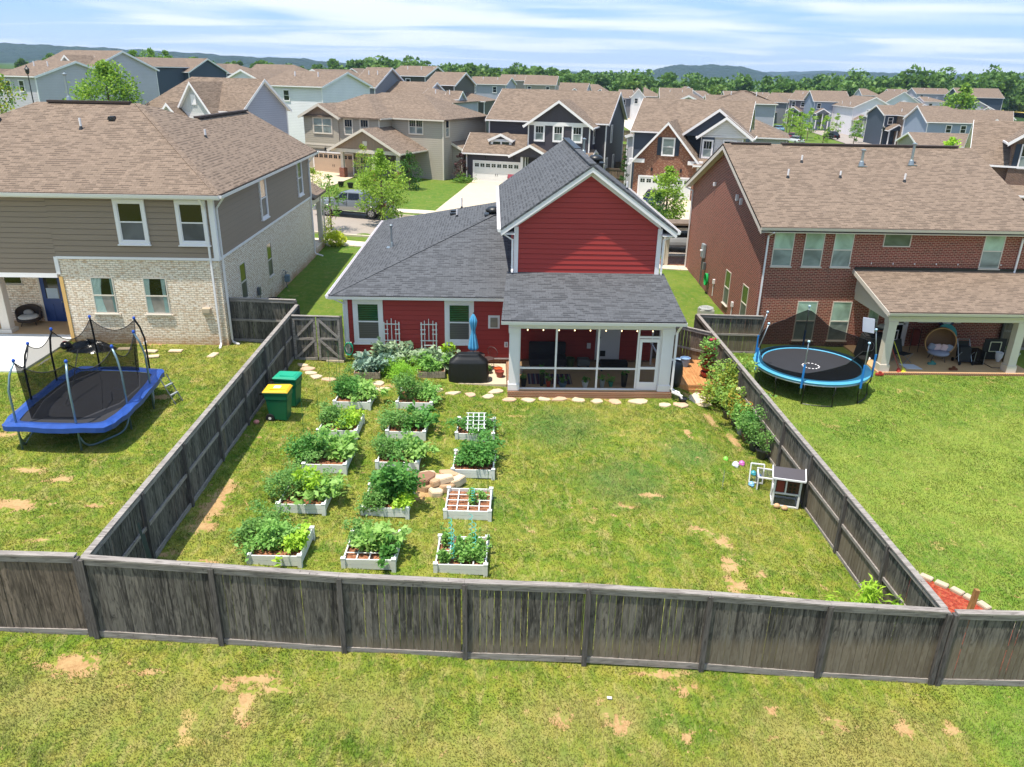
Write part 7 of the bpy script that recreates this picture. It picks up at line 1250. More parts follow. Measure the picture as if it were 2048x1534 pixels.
FARH = [
('S',-64.4,110.0,9.35,6.6,-25,12,0.30,5.7,'lg','brown-roofed house at the far left photo edge with a small cream gable'),
('S',-68.1,125.0,10.32,11.5,-25,12,0.40,7,'lg','pale grey two-storey house with cream gable behind the lamp post'),
('G',-77.1,170.0,10.66,9.4,-25,16,0.34,7,'navy','navy house with broad gable behind the big green street tree'),
('S',-71.5,178.0,9.8,9.1,-25,11,0.46,7,'navy','navy wing with small twin gables right of the navy gable'),
('G',-70.1,190.0,9.67,7.1,-22,14,0.49,7,'slate','slate grey gabled house in the middle of the left skyline'),
('S',-65.8,194.0,9.54,8.3,-22,11,0.34,7,'slate','low slate grey wing right of the slate gable, left skyline'),
('S',-31.0,112.0,8.79,9.6,-25,11,0.31,7,'white','long white two-storey house with one window behind the yellow fence'),
('G',-40.9,128.0,9.16,6.5,-25,14,0.42,5,'white','white gable rising behind the long white house'),
('S',-29.7,78.0,7.33,10.4,-27,11,0.46,6.5,'lilac','lilac grey house with two small white gables across the street'),
('G',-34.6,150.0,9.43,5.5,-22,12,0.47,7,'slate','small slate gable above the right end of the long white house'),
('S',-22.9,135.0,8.39,4.1,-22,11,0.51,7,'slate','dark slate house behind the beige house roof'),
('S',-59.3,200.0,9.1,15.5,-22,10,0.48,7,'olive','long brown-roofed house on the skyline above the white house'),
('S',-20.4,165.0,9.97,7.5,-20,11,0.31,7,'olive','olive house with the tallest roof near the middle skyline'),
('S',-12.1,150.0,8.68,5.4,-20,10,0.40,7,'olive','olive house with a gable end just below the tallest roof'),
('S',-12.1,130.0,6.39,6.1,-20,11,0.33,7,'lilac','lilac grey gabled house with a leafy shrub at its wall'),
('S',-20.4,134.0,5.94,8.7,-20,15,0.42,7,'lilac','broad brown roof joined left of the lilac gabled house'),
('S',-5.9,200.0,8.22,9.1,-15,10,0.30,7,'lilac','distant lilac and white house above the dark grey roof'),
('S',-5.6,150.0,6.0,4.1,-15,8,0.30,4,'olive','small open porch house left of the dark grey house'),
('S',2.0,250.0,8.68,13.6,-10,10,0.30,6,'b','distant tan-roofed house left of the woodland'),
('S',9.0,235.0,7.9,8.6,-10,10,0.44,6,'b','distant tan-roofed house above the dark grey ridge'),
('S',30.5,230.0,4.19,5.0,-8,10,0.55,6,'slate','small blue grey house by the pale alley'),
('S',36.4,236.0,4.78,3.4,-8,10,0.40,6,'slate','second small blue grey house right of the pale alley'),
('G',38.0,225.0,5.52,3.4,-8,14,1.10,6,'white','narrow white gabled house at the end of the alley'),
('S',41.8,226.0,5.56,4.6,-8,10,0.44,6,'b','brown roof right of the narrow white gabled house'),
('S',44.0,215.0,5.29,8.0,-8,10,0.50,6,'lg','grey gable-ended house left of the cream gable'),
('G',25.9,118.0,7.36,4.4,-15,15,0.44,7,'cream','cream gable rising behind the orange brick house'),
('S',37.4,140.0,6.86,10.6,-15,12,0.30,6,'lilac','long brown roof behind the right of the orange brick house'),
('S',68.2,240.0,5.26,8.0,-8,10,0.33,6,'b','far brown roof in front of the woodland, middle right'),
('S',83.2,265.0,4.8,6.3,-8,10,0.30,6,'b','small far roof left of the street of porches'),
('S',84.9,255.0,3.95,6.9,-35,10,0.43,6,'slate','slate house with white porch posts on the far street'),
('S',86.5,238.0,5.1,8.4,-35,12,0.40,6,'purple','purplish house with garage beside the white parked car'),
('S',87.6,222.0,5.25,9.1,-10,14,0.36,6,'blue','blue house with three front windows on the far street'),
('G',91.1,205.0,4.45,9.9,-5,16,0.48,6,'white','large white gable house with a small upper window, far right'),
('G',117.8,245.0,4.47,10.6,-5,14,0.61,6,'white','white gable behind the large white gable house'),
('S',160.9,330.0,5.48,7.1,-5,9,0.44,6,'brick','tiny stone house against the right woodland'),
('S',149.3,330.0,5.08,6.9,-5,9,0.52,6,'lg','tiny pale house left of the tiny stone house'),
('S',166.2,320.0,6.21,12.7,-5,10,0.39,6,'lg','far pale row house left of the round tree'),
('S',172.1,300.0,5.63,15.6,-5,12,0.50,6,'navy','far house with a navy end wall right of the round tree'),
('S',143.5,270.0,4.53,6.8,-5,9,0.30,5,'white','low white house left of the round tree'),
('S',82.5,170.0,4.21,5.1,-5,10,0.33,6.5,'navy','navy and stone house with a small front porch, left part'),
('G',84.7,166.0,4.35,6.6,-5,12,0.66,6.5,'brick','stone house with a navy gable and white garage door'),
('S',81.1,150.0,3.92,11.0,-8,12,0.42,6.5,'blue','wide pale blue house with three windows and a row of roof vents'),
('G',119.2,190.0,3.12,3.6,-8,10,0.83,4,'lilac','small lilac gable near the right photo edge'),
('S',63.2,118.0,2.12,10.9,-8,9,0.32,3,'b','low brown roof just beyond the red brown brick house ridge'),
]
for i, (ty, x, y, z, L, rz, dep, pit, hw, c, lab) in enumerate(FARH):
    if i == 8: continue
    H = House('house', lab, (x, y, z), rz); tr_ = WHITE
    if ty == 'G': H.block(0, L, 0, dep, -hw-3, 0, pit, 'y', 'gg', c, over=.35, gab=SMAT['navy'] if lab.startswith('stone house') else None)
    else: H.block(0, L, 0, dep, -hw-3, 0, pit, 'x', 'hh' if i == 26 else 'gh' if i % 3 == 2 else 'gg', c, over=.35)
    far_ = y > 240; n = int(L//2.6)
    if not far_:
        for k in range(n):
            if (k+i) % 3 != 2: H.win('f', .8+k*2.6, -1.9, .9, 1.3, trim=.1, glass=(GL_FAR, GL_FAR), grille=0)
    elif L > 6: H.win('f', 1.5, -1.9, 1., 1.3, trim=.1, glass=(GL_FAR, GL_FAR), split=1)
    if i == 1: H.block(6.5, 11.3, -1.2, 3, -8, -.3, .8, 'y', 'gg', 'lg', over=.3); H.win('f', 8.2, -2.2, 1.4, 1.4, cols=2, plane=-1.2); H.win('f', 1.2, -2.4, 1.0, 1.5); H.block(-4, 2.5, -7, -1, -8, -3.0, .8, 'y', 'gg', 'lg', over=.3); H.block(-6, -.5, -8.2, -3, -8, -3.8, .7, 'y', 'gg', 'brick', over=.3)
    if i in (3, 2): H.block(2, 4.4, -1, 3, -8, -.3, .8, 'y', 'gg', 'navy', over=.3)
    if i in (12, 13, 14): H.block(L-2.5, L-.3, 3, 6, -8, .5, .7, 'x', 'gg', c, over=.25)
    if i in (29, 30, 31, 32, 39): 
        H.block(.3, 3.8, -2.6, 0, -3.1, -2.9, .6, 'y', 'gg', 'navy' if i == 39 else 'slate', over=.3, corner=False); q = H.a('porch_post', WHITE); [q.box(xx, xx+.2, -2.6, -2.4, -hw-1, -3) for xx in (.4, 2.0, 3.6)]
    if i in (30, 40): H.garage(L-4.2, L-.6, -hw, -hw+2.3, 0, mat_plain('white_garage_door', 'd9dad9'), 6)
    if i % 2 == 0:
        for k in (.3, .7): m = MB(); zz_ = pit*(dep*.3) if ty == 'S' else .2; m.tube([(L*k, dep*.3, zz_), (L*k, dep*.3, zz_+.7)], .08, 6) if ty == 'S' else m.tube([(.6, dep*k, .4), (.6, dep*k, 1.1)], .08, 6); m.build('vent_pipe', WHITE, H.t)
    H.done()
H = House('house', 'low brown roofed wing with a white wall right of the orange brick house', (26.3, 90.0, 0), -18); H.block(0, 6.3, 0, 8, -2, 4.9, .42, 'x', 'gh', 'cream', over=.35); H.win('f', .8, 2.2, 1.2, 1.2, cols=2); H.done()
R = np.random.default_rng(21)
MORE = [(-42, 235, 12, 'lg', 'grey'), (-26, 245, 11, 'white', 'white'), (20, 285, 12, 'lg', 'grey'), (31, 300, 11, 'b', 'tan'), (56, 262, 12, 'white', 'white'), (72, 310, 12, 'lilac', 'lilac'), (54, 205, 12, 'b', 'tan'), (61, 222, 11, 'slate', 'slate'), (112, 330, 13, 'white', 'white'), (128, 300, 12, 'lg', 'grey'), (132, 268, 12, 'blue', 'blue'), (104, 300, 11, 'lilac', 'lilac'), (97, 170, 11, 'white', 'white'), (150, 262, 12, 'lg', 'grey'), (-3, 300, 12, 'b', 'tan'), (-112, 215, 12, 'lg', 'grey'), (-50, 260, 13, 'b', 'tan')]
WH = ['beyond the white house roofs', 'above the olive roofs', 'before the woodland, middle of the photo', 'right of the tan far roofs', 'past the alley gables', 'at the woodland edge, middle right', 'behind the cream gable', 'left of the far street houses', 'by the woodland above the far blue house', 'left of the round far tree', 'behind the large white gable house', 'behind the far purple house', 'beside the stone porch house', 'below the far meadow', 'between the far roofs and woodland, centre', 'at the far left under the hill', 'above the slate gables on the left skyline']
for i, (x, y, L, c, cn) in enumerate(MORE):
    z = zt(x, y); H = House('house', 'small distant %s house %s' % (cn, WH[i]), (x, y, z), float(R.uniform(-30, -5))); hh = R.uniform(5.2, 5.8)
    H.block(0, L, 0, 9, -3, hh, R.uniform(.45, .65), 'xy'[i % 3 == 1], 'gh' if i % 2 else 'gg', c, over=.35); H.block(L*.55, L*.9, -1.5, 4, -3, hh-.2, .7, 'y', 'gg', c, over=.3, gab=SMAT['navy'] if i % 4 == 0 else None)
    for a in (.12, .34, .62): H.win('f', L*a, hh-2.1, 1.0, 1.3, trim=.12, glass=(GL_FAR, GL_FAR), plane=0 if a < .5 else -1.5, split=1)
    H.done()
# lilac house directly across
H = House('house', 'lilac grey house with white peaked gables behind the taupe house roof', (-33.2, 80.9, 0), -25)
H.block(-1, 10.9, 0, 6.4, -1, 7.3, .8, 'x', 'hg', 'lilac', over=.35); H.block(4.4, 8.6, -1.2, 3, -1, 6.9, 1.25, 'y', 'gg', 'cream', gab=BOARDW, over=.35); H.block(3.2, 5.4, -2.2, 0, -1, 6.6, .95, 'y', 'gg', 'cream', over=.3, gab=BOARDW)
H.win('f', 3.9, 4.9, .8, 1.3, plane=-2.2); H.win('f', 6.2, 4.9, 1.2, 1.2, plane=-1.2); m = MB(); m.box(6.2, 6.8, -1.28, -1.2, 7.6, 8.5); m.build('gable_vent', WHITE, H.t); H.done()
# brown brick house with dormer at the right edge
H = House('house', 'brown brick house with a tall dormer and shuttered windows at the right photo edge', (37.9, 62.0, 0), -27)
H.block(0, 14, 0, 9, -2, 5.2, .62, 'x', 'gg', 'brickbrown', over=.4, gab=SMAT['cream']); H.block(2.3, 6.3, -.4, 6, 3.5, 7.0, .75, 'y', 'gg', 'brickbrown', over=.45, corner=False); H.block(.8, 6, -2.4, 0, 2.9, 3.2, .35, 'x', 'gg', 'cream', corner=False)
for a in (2.9, 4.7): H.win('f', a, 4.9, .8, 1.7, plane=-.4, trim=.06); [MB().box(q, q+.35, -.46, -.4, 4.85, 6.65).build('shutter', S_, H.t) for q in (a-.45, a+.9)]
H.block(-.3, 0, 1, 11, -2, 4.6, .78, 'y', 'gg', 'cream', corner=False) if 0 else None; H.done()
# fences among the far houses
fa = thing('fence', 'bright new yellow fence left of the beige house', 'fence'); fence(fa, (-27.6, 91.0), (-21.2, 88.2), .7, .6, side=1, mats=(FENCEN, FENCEN, FENCEN), mid=True, h=1.9)
FT = (FENCEF, FENCEF, FENCEF)
for (A, B, l) in (((12.0, 84), (22, 80.2), 'dark tan fence directly left of the orange brick house'), ((11.8, 91), (18.5, 90), 'tan fence behind the golden rooster'), ((12.5, 97), (20.5, 94.2), 'second tan fence row up the slope behind the dark grey house'), ((13.2, 104), (23, 99), 'third tan fence row up the slope behind the dark grey house'), ((16.5, 84.5), (19.8, 94), 'tan fence running back beside the golden rooster'), ((15, 118), (27, 112), 'fourth tan fence row by the garden beds'), ((20, 148), (34, 146), 'far tan fence beside the pale alley'), ((34, 146), (36, 134), 'far tan fence turning down towards the alley garden'), ((-7, 95), (-1, 93), 'dark fence between the beige and dark grey houses')):
    q = thing('fence', l, 'fence', (0, 0, 0), 0, 'fences behind the houses across the street'); fence(q, A, B, Z(*A), Z(*B), side=-1, mats=FT, h=1.9, pk=.3, gap=.02)
t = thing('rooster_statue', 'pale golden rooster statue by the fences across the street', 'statue', (15.0, 88.2, Z(15, 88))); GM = mat_plain('pale_golden_paint', 'd8c08a', .5); m = MB(); m.ball((0, 0, 1.25), .55, .28, .38, 14, 9); m.tube([(-.35, 0, 1.4), (-.55, 0, 1.8), (-.58, 0, 2.15)], [.24, .16, .13], 10); m.ball((-.6, 0, 2.2), .17, .12, .16, 10, 7); m.tube([(.4, 0, 1.35), (.65, 0, 1.75), (.85, 0, 1.85), (1.0, 0, 1.6)], [.22, .26, .2, .04], 10); m.build('body', GM, t, smooth=True)
m = MB(); [m.tube([(x, y, 1.0), (x, y, .05), (x-.2, y, .0)], .045, 6) for x, y in ((-.08, -.1), (.1, .1))]; m.build('leg', GM, t); m = MB(); m.hexa([(-.72, -.03, 2.3), (-.45, -.03, 2.3), (-.45, .03, 2.3), (-.72, .03, 2.3)], [(-.8, -.02, 2.5), (-.5, -.02, 2.52), (-.5, .02, 2.52), (-.8, .02, 2.5)]); m.build('comb', GM, t); m = MB(); m.hexa([(-.76, -.04, 2.14), (-.74, .04, 2.14), (-.74, .04, 2.22), (-.76, -.04, 2.22)], [(-.92, -.01, 2.14), (-.92, .01, 2.14), (-.92, .01, 2.16), (-.92, -.01, 2.16)]); m.build('beak', GM, t)
plant('yellow_shrub', 'round yellow green shrub beside the golden rooster', 12.9, 87.6, Z(13, 87), (.8, .7, .6), 'yel', 260, .22, group=None)

# ---------------- trees ----------------
BARK = mat_plain('grey_brown_bark', '6b5a49', .9, var=.3, sc=9)
def tree(name, label, x, y, h, r, trunk, kind, n, size, lean=(0, 0), z=None, cl=22, base=.25, cone=False, group=None, two=None, seed=0):
    z = Z(x, y) if z is None else z; t = thing(name, label, 'tree', (x, y, z), 0, group); R = np.random.default_rng(seed+11)
    m = MB(); m.tube([(0, 0, -.2), (lean[0]*.3, lean[1]*.3, h*.35), (lean[0], lean[1], h*.82)], [trunk, trunk*.75, trunk*.2], 8)
    cs = []
    for i in range(cl):
        u = (i+.5)/cl; zz_ = h*(base+(1-base)*u); prof = (sin(pi*min(1, .12+u*.95))**.7) if not cone else (1-u)*.95+.08
        a = i*2.4+R.uniform(-.4, .4); q = r*prof*R.uniform(.45, .9); c = np.array([lean[0]*u+q*cos(a), lean[1]*u+q*sin(a), zz_+R.uniform(-.06, .06)*h]); cs.append((c, r*(.34+.16*R.uniform())*(.5+.6*prof)))
        m.tube([(lean[0]*u*.8, lean[1]*u*.8, max(.15*h, zz_-q*.8)), tuple((c*.6+np.array([lean[0]*u*.4, lean[1]*u*.4, (zz_-q*.5)*.4]))), tuple(c)], [trunk*.32*(1.1-u), trunk*.2*(1.1-u), .008], 5)
    m.build('trunk', BARK, t); C = []
    per = n//cl
    for c, rad in cs: k = R.normal(size=(per, 3)); k /= np.linalg.norm(k, axis=1, keepdims=True); C.append(c+k*rad*R.uniform(.35, 1.08, (per, 1))*np.array([1, 1, .72]))
    C = np.concatenate(C)
    if two:
        msk = R.uniform(size=len(C)) < .5; V, Fq = leaf_arrays(C[~msk], size, out=(lean[0]*.5, lean[1]*.5, h*.5)); fast_mesh('crown', V, Fq, LF[kind], t); V, Fq = leaf_arrays(C[msk], size, out=(lean[0]*.5, lean[1]*.5, h*.5)); fast_mesh('crown', V, Fq, LF[two], t)
    else: V, Fq = leaf_arrays(C, size, out=(lean[0]*.5, lean[1]*.5, h*.5)); fast_mesh('crown', V, Fq, LF[kind], t)
    return t
tree('street_tree', 'bright lime young oak standing in front of the parked pickup truck', -8.07, 57.6, 5.15, 1.85, .12, 'tree', 4200, .2, seed=1, base=.2, cl=30)
tree('street_tree', 'bright lime young oak between the red house and the orange brick house', 12.7, 56.8, 5.0, 1.5, .12, 'tree', 3800, .2, seed=2, base=.22, cl=30)
tree('street_tree', 'leafy green tree behind the round tree of the right street corner', 11.6, 55.2, 3.6, 1.3, .08, 'tree2', 1200, .16, seed=3) if 0 else None
tree('street_tree', 'large round green tree behind the roof of the taupe house', -37.0, 80.0, 9.5, 3.3, .25, 'tree', 7000, .32, seed=4, base=.34, cl=40, two='tree2')
tree('street_tree', 'autumn tinged tree at the left photo edge above the taupe house', -40.3, 68.0, 8.4, 2.9, .2, 'gold', 4200, .26, seed=5, base=.15, cl=28, two='tree2')
tree('garden_tree', 'yellow green bush tree beside the tan garage driveway', -22.3, 75.5, 4.0, 1.5, .07, 'lime', 1500, .18, seed=6, base=.1, two='gold')
tree('garden_tree', 'small golden tree hiding the blue car in the driveway', -15.0, 66.5, 2.9, 1.25, .06, 'tree', 1300, .16, seed=7, base=.1, two='gold')
tree('garden_tree', 'green shrub tree by the small lilac house across the street', -4.6, 100, 5.0, 2.1, .08, 'tree', 1500, .25, seed=8, base=.1)
tree('garden_tree', 'red tipped shrub tree against the beige house porch', -12.6, 77.8, 3.9, 1.3, .06, 'tree2', 1400, .16, seed=9, base=.08, two='gold')
tree('garden_tree', 'dark bushy shrub tree at the beige house porch corner', -8.0, 76.6, 3.4, 1.5, .06, 'deep', 1300, .18, seed=10, base=.05)
tree('cypress', 'narrow green cypress left of the orange brick house', 13.0, 78.5, 4.2, .62, .05, 'deep', 1500, .12, seed=11, base=.03, cone=True)
tree('garden_tree', 'dark purple shrub at the corner of the white garage', -3.4, 84.2, 2.9, .75, .05, 'purple', 900, .18, seed=12, base=.05)
tree('street_tree', 'young tree branch showing past the taupe house front corner', -11.4, 55.2, 3.6, 1.3, .07, 'tree2', 520, .2, seed=13, base=.3, cl=12)
plant('yellow_shrub', 'yellow topped round shrub at the taupe house front corner', -10.1, 50.2, Z(-10.1, 50.2), (.7, .7, .62), 'yel', 800, .14, group=None)
plant('hedge_shrub', 'low round shrub beside the beige house, left one', -6.6, 92.2, Z(-6, 92), (.9, .7, .55), 'deep', 330, .18, group='shrubs beside the beige house'); plant('hedge_shrub', 'low round shrub beside the beige house, right one', -5.4, 91.3, Z(-5, 91), (1., .7, .55), 'tree2', 330, .18, group='shrubs beside the beige house')
plant('hedge_shrub', 'low green shrub at the foot of the purple shrub', -3.1, 82.8, Z(-3, 83), (1., .6, .4), 'tree2', 300, .16, group=None)
tree('garden_tree', 'dark feathery tree between the red house and the brick front porch', 11.2, 52.9, 3.9, 1.15, .05, 'deep', 1500, .15, seed=14, base=.03); tree('garden_tree', 'dense green tree beyond the right end of the brick house', 28.4, 50.5, 5.4, 2.6, .12, 'tree2', 3600, .24, seed=15, base=.1); tree('garden_tree', 'dark green tree at the right photo edge beside the brick house', 29.0, 42.0, 4.2, 2.0, .1, 'deep', 2600, .22, seed=16, base=.05)
tree('garden_tree', 'small yellow green tree top above the brick house ridge', 53, 92, 6.2, 1.7, .1, 'lime', 900, .4, seed=17, base=.3)
tree('street_tree', 'round bright green tree standing alone at the far right', 130.0, 225, 12.6, 5.0, .4, 'tree', 3200, .9, seed=18, base=.1, cl=30, two='tree2')
SS = [(75.6, 205, 5.5), (73.3, 187, 6), (89.7, 221, 5), (82.3, 193, 5.5), (80.3, 214, 5), (59.1, 154, 6.5), (80.9, 178, 5.5), (103.2, 224, 4.5), (64, 168, 6), (69, 176, 7), (74.5, 165, 5), (61.5, 149, 6.5), (90.6, 190, 5), (86, 184, 5), (98, 205, 4.5), (71.5, 196, 6)]
LT = ['first young street tree beside the far parked cars', 'second young street tree beside the far parked cars', 'young tree on the far lawn before the blue house', 'young tree at the bend of the far sidewalk', 'slender tree left of the white far car', 'young tree nearest the orange brick roof on the far street', 'young tree on the far kerb near the big white gable', 'tiny tree before the large white gable house door', 'bushy street tree at the near end of the far street', 'tall bushy street tree on the far street', 'thin young tree on the far green lawn', 'bushy tree in front of the far parked black car', 'thin tree on the lawn left of the stone porch', 'thin tree midway along the far green lawn', 'small tree beside the white gable house steps', 'small tree between the red and white far cars']
for i, (x, y, h) in enumerate(SS): tree('street_tree', LT[i], x, y, h, h*.26, .09, ('tree', 'tree2', 'tree')[i % 3], 330, .4, seed=30+i, cl=10, group='young trees on the far street')
for i, (x, y, h, l) in enumerate(((-98, 230, 9.6, 'dark leafy tree top behind the navy gable, left one'), (-94, 232, 10.6, 'dark leafy tree top behind the navy gable, middle one'), (-89.5, 231, 10, 'dark leafy tree top behind the navy gable, right one'), (-82, 230, 8.8, 'low leafy tree top above the slate house'), (-24.5, 300, 12, 'round tree top right of the tallest olive roof'), (-104, 200, 5, 'small tree top far behind the pale grey house'))):
    tree('tree', l, x, y, h, h*.42, .35, 'tree2', 1400, .7, seed=60+i, base=.2, group='tree tops on the left skyline')
# woodland belt, one mass of trees
def belt(name, segs, kind, n_leaf, seed):
    R = np.random.default_rng(seed); C = []
    for (x0, y0, x1, y1, n, h0, h1) in segs:
        for i in range(n):
            u = (i+R.uniform(-.45, .45))/n; x, y = x0+(x1-x0)*u+R.uniform(-6, 6), y0+(y1-y0)*u+R.uniform(-30, 30); h = R.uniform(h0, h1); r = h*R.uniform(.26, .4); z = zt(x, y)
            for k in range(7):
                c = np.array([x+R.normal()*r*.5, y+R.normal()*r*.4, z+h*R.uniform(.35, .8)]); rad = r*R.uniform(.4, .72); d = R.normal(size=(n_leaf, 3)); d /= np.linalg.norm(d, axis=1, keepdims=True); d[:, 1] = np.where(R.uniform(size=n_leaf) < .35, d[:, 1], -abs(d[:, 1])); C.append(c+d*rad*R.uniform(.8, 1.05, (n_leaf, 1))*np.array([1.1, 1, .9]))
            d = R.uniform(-1, 1, (n_leaf, 3)); C.append(np.array([x, y, z+h*.3])+d*np.array([r*1.3, r*.5, h*.3])); C.append(np.array([x, y, z+h*.3])+R.uniform(-1, 1, (n_leaf, 3))*np.array([r*1.5, r*.5, h*.32]))
    C = np.concatenate(C); V, Fq = leaf_arrays(C, 2.0, aspect=.85, up=.35); o = fast_mesh(name, V, Fq, LF[kind]); return o
struct(belt('woodland', [(-420, 400, -75, 430, 60, 6, 9.5), (-75, 430, 60, 420, 28, 12, 16), (30, 410, 250, 380, 44, 10, 15), (250, 400, 420, 420, 24, 12, 18), (-75, 470, 420, 460, 52, 14, 18)], 'belt', 60, 3), 'stuff')
struct(belt('woodland_pale', [(40, 385, 240, 365, 26, 8, 11.5), (300, 390, 420, 400, 12, 10, 15), (-50, 405, 40, 400, 10, 10, 13)], 'belt2', 60, 4), 'stuff')
struct(belt('woodland_right', [(178, 395, 250, 380, 14, 15, 21), (195, 420, 290, 410, 14, 16, 23), (300, 380, 520, 400, 26, 13, 17), (520, 420, 800, 470, 30, 18, 24)], 'belt', 75, 5), 'stuff')
struct(belt('hedgerow', [(205, 300, 260, 262, 22, 4.5, 8)], 'tree2', 30, 6), 'stuff')
flat_poly('meadow', [(215, 300), (330, 285), (430, 385), (235, 385)], mat_plain('dry_meadow', '9c8a3e', 1., var=.15, sc=.05), 2.0, 8)

# ---------------- vehicles ----------------
def wheel(t, x, y, r, w_=.24, rim=True):
    m = MB(); s = 1 if y > 0 else -1; m.lathe([(r*.62, -w_/2), (r*.94, -w_/2), (r, -w_/3), (r, w_/3), (r*.94, w_/2), (r*.62, w_/2)], 24); m.v = [Vector((v.x+x, v.z+y, v.y+r)) for v in m.v]; o = m.build('wheel', BLACKP, t)
    m = MB(); yy = y+s*w_*.52; m.tube([(x, yy-.02*s, r), (x, yy, r)], r*.6, 20); m.build('rim', mat_plain('alloy_silver', 'a9acae', .3, .8), o); m = MB(); [m.hexa(*[[(x+r*.58*cos(a+q)*k, yy+s*.004, r+r*.58*sin(a+q)*k) for q, k in ((-.25, .9), (.25, .9), (.12, .35), (-.12, .35))], [(x+r*.58*cos(a+q)*k, yy+s*.008, r+r*.58*sin(a+q)*k) for q, k in ((-.25, .9), (.25, .9), (.12, .35), (-.12, .35))]]) for a in np.arange(5)*2*pi/5]; m.build('rim_hole', BLACK, o)
def loft(secs, flat=False):       # secs: list of (x, half width bottom, half width top, z0, z1)
    m = MB(); n = len(secs)
    for (x, wb, wt, z0, z1) in secs:
        zm = z0+(z1-z0)*.55; wm = wb+(wt-wb)*.55 if flat else wb*.99; wq = wb+(wt-wb)*.25 if flat else wb
        m.v += [Vector(q) for q in ((x, -wb*.96, z0), (x, -wq, z0+(z1-z0)*.25), (x, -wm, zm), (x, -wt, z1-.02), (x, -wt*.86, z1), (x, wt*.86, z1), (x, wt, z1-.02), (x, wm, zm), (x, wq, z0+(z1-z0)*.25), (x, wb*.96, z0))]
    for i in range(n-1):
        for j in range(10): a, b = i*10+j, i*10+(j+1) % 10; m.f.append((a, b, b+10, a+10))
    m.f.append(tuple(range(9, -1, -1))); m.f.append(tuple((n-1)*10+j for j in range(10))); return m
def pickup():
    t = thing('pickup_truck', 'grey and silver crew cab pickup truck parked facing left', 'pickup truck', (-10.75, 61.1, .05+zg(-10.3, 61)), radians(-13)); PA = mat_plain('metallic_grey_paint', '7b8189', .3, .25, .03); PS = mat_plain('silver_lower_paint', 'a5a39c', .35, .5, .03); GLS = mat_plain('tinted_car_glass', '14181c', .06)
    m = loft([(-2.85, .8, .7, .6, 1.02), (-2.7, .98, .85, .55, 1.18), (-1.6, 1.0, .9, .55, 1.27), (-1.25, 1.0, .93, .55, 1.3), (1.1, 1.0, .95, .55, 1.32), (1.15, 1.0, .97, .55, 1.3), (2.8, .99, .96, .55, 1.3), (2.9, .95, .9, .58, 1.28)]); m.build('body', PA, t, smooth=False)
    m = loft([(-1.35, .88, .86, 1.28, 1.3), (-.75, .88, .74, 1.28, 1.82), (-.5, .88, .74, 1.28, 1.9), (.75, .9, .76, 1.28, 1.91), (1.0, .9, .76, 1.28, 1.82), (1.15, .9, .86, 1.28, 1.32)], True); m.build('cab', PA, t)
    for s in (-1, 1):
        for (a, b, c, d) in ((-1.12, -.58, -.22, -.16), (-.08, -.08, .82, .78)): m = MB(); q = lambda x, z, o=.0: (x, s*(.905-(z-1.3)*.26+o), z); m.hexa([q(a, 1.36, -.03), q(c if a < -.5 else c, 1.36, -.03), q(d, 1.82, -.03), q(b, 1.82, -.03)], [q(a, 1.36, .008), q(c, 1.36, .008), q(d, 1.82, .008), q(b, 1.82, .008)]); m.build('side_window', GLS, t)
        m = MB(); m.box(-2.6, 2.8, s*1.005-.012, s*1.005+.012, .56, .84); m.build('lower_panel', PS, t); m = MB(); m.box(-.18, -.16, s*1.0-.008, s*1.0+.008, .84, 1.3); m.box(.9, .92, s*1.0-.008, s*1.0+.008, .84, 1.3); m.box(-.45, -.25, s*1.0, s*1.0+s*.03, 1.1, 1.14); m.box(.65, .85, min(s*1.0, s*1.03), max(s*1.0, s*1.03), 1.1, 1.14); m.build('door_seam', BLACK, t)
        for x in (-1.78, 1.78): wheel(t, x, s*.9, .4, .27); m = MB(); m.tube([(x+.46*cos(a), s*1.005, .42+.46*sin(a)) for a in np.linspace(0, pi, 13)], .045, 6); m.build('wheel_arch', PS, t); m = MB(); m.tube([(x, s*.7, .42), (x, s*1.001, .42)], .455, 20) if 0 else m.tube([(x, s*.6, .42), (x, s*.78, .42)], .46, 20); m.build('wheel_well', BLACK, t)
        m = MB(); m.box(-2.87, -2.6, min(s*.72, s*.99), max(s*.72, s*.99), .86, 1.08); m.build('headlight', mat_plain('clear_lens', 'c9ccc8', .15), t); m = MB(); m.box(2.82, 2.93, min(s*.78, s*.98), max(s*.78, s*.98), .86, 1.24); m.build('tail_light', mat_plain('red_lens', '9c1f1c', .2), t)
        m = MB(); m.box(-1.05, -.88, min(s*.93, s*1.13), max(s*.93, s*1.13), 1.34, 1.52); m.build('mirror', BLACK, t)
    m = MB(); m.hexa([(-1.34, -.8, 1.31), (-1.34, .8, 1.31), (-1.2, .8, 1.33), (-1.2, -.8, 1.33)], [(-.78, -.7, 1.84), (-.78, .7, 1.84), (-.74, .7, 1.83), (-.74, -.7, 1.83)]); m.build('windscreen', GLS, t)
    m = MB(); m.box(1.2, 2.75, -.82, .82, 1.28, 1.312); m.build('cargo_bed', BLACK, t); m = MB(); m.box(-3.0, -2.72, -.98, .98, .45, .75); m.box(2.85, 3.05, -.95, .95, .5, .72); m.build('bumper', GALV, t, bevel=.03); m = MB(); m.box(-2.88, -2.8, -.6, .6, .78, 1.02); m.build('grille', BLACK, t)
pickup()
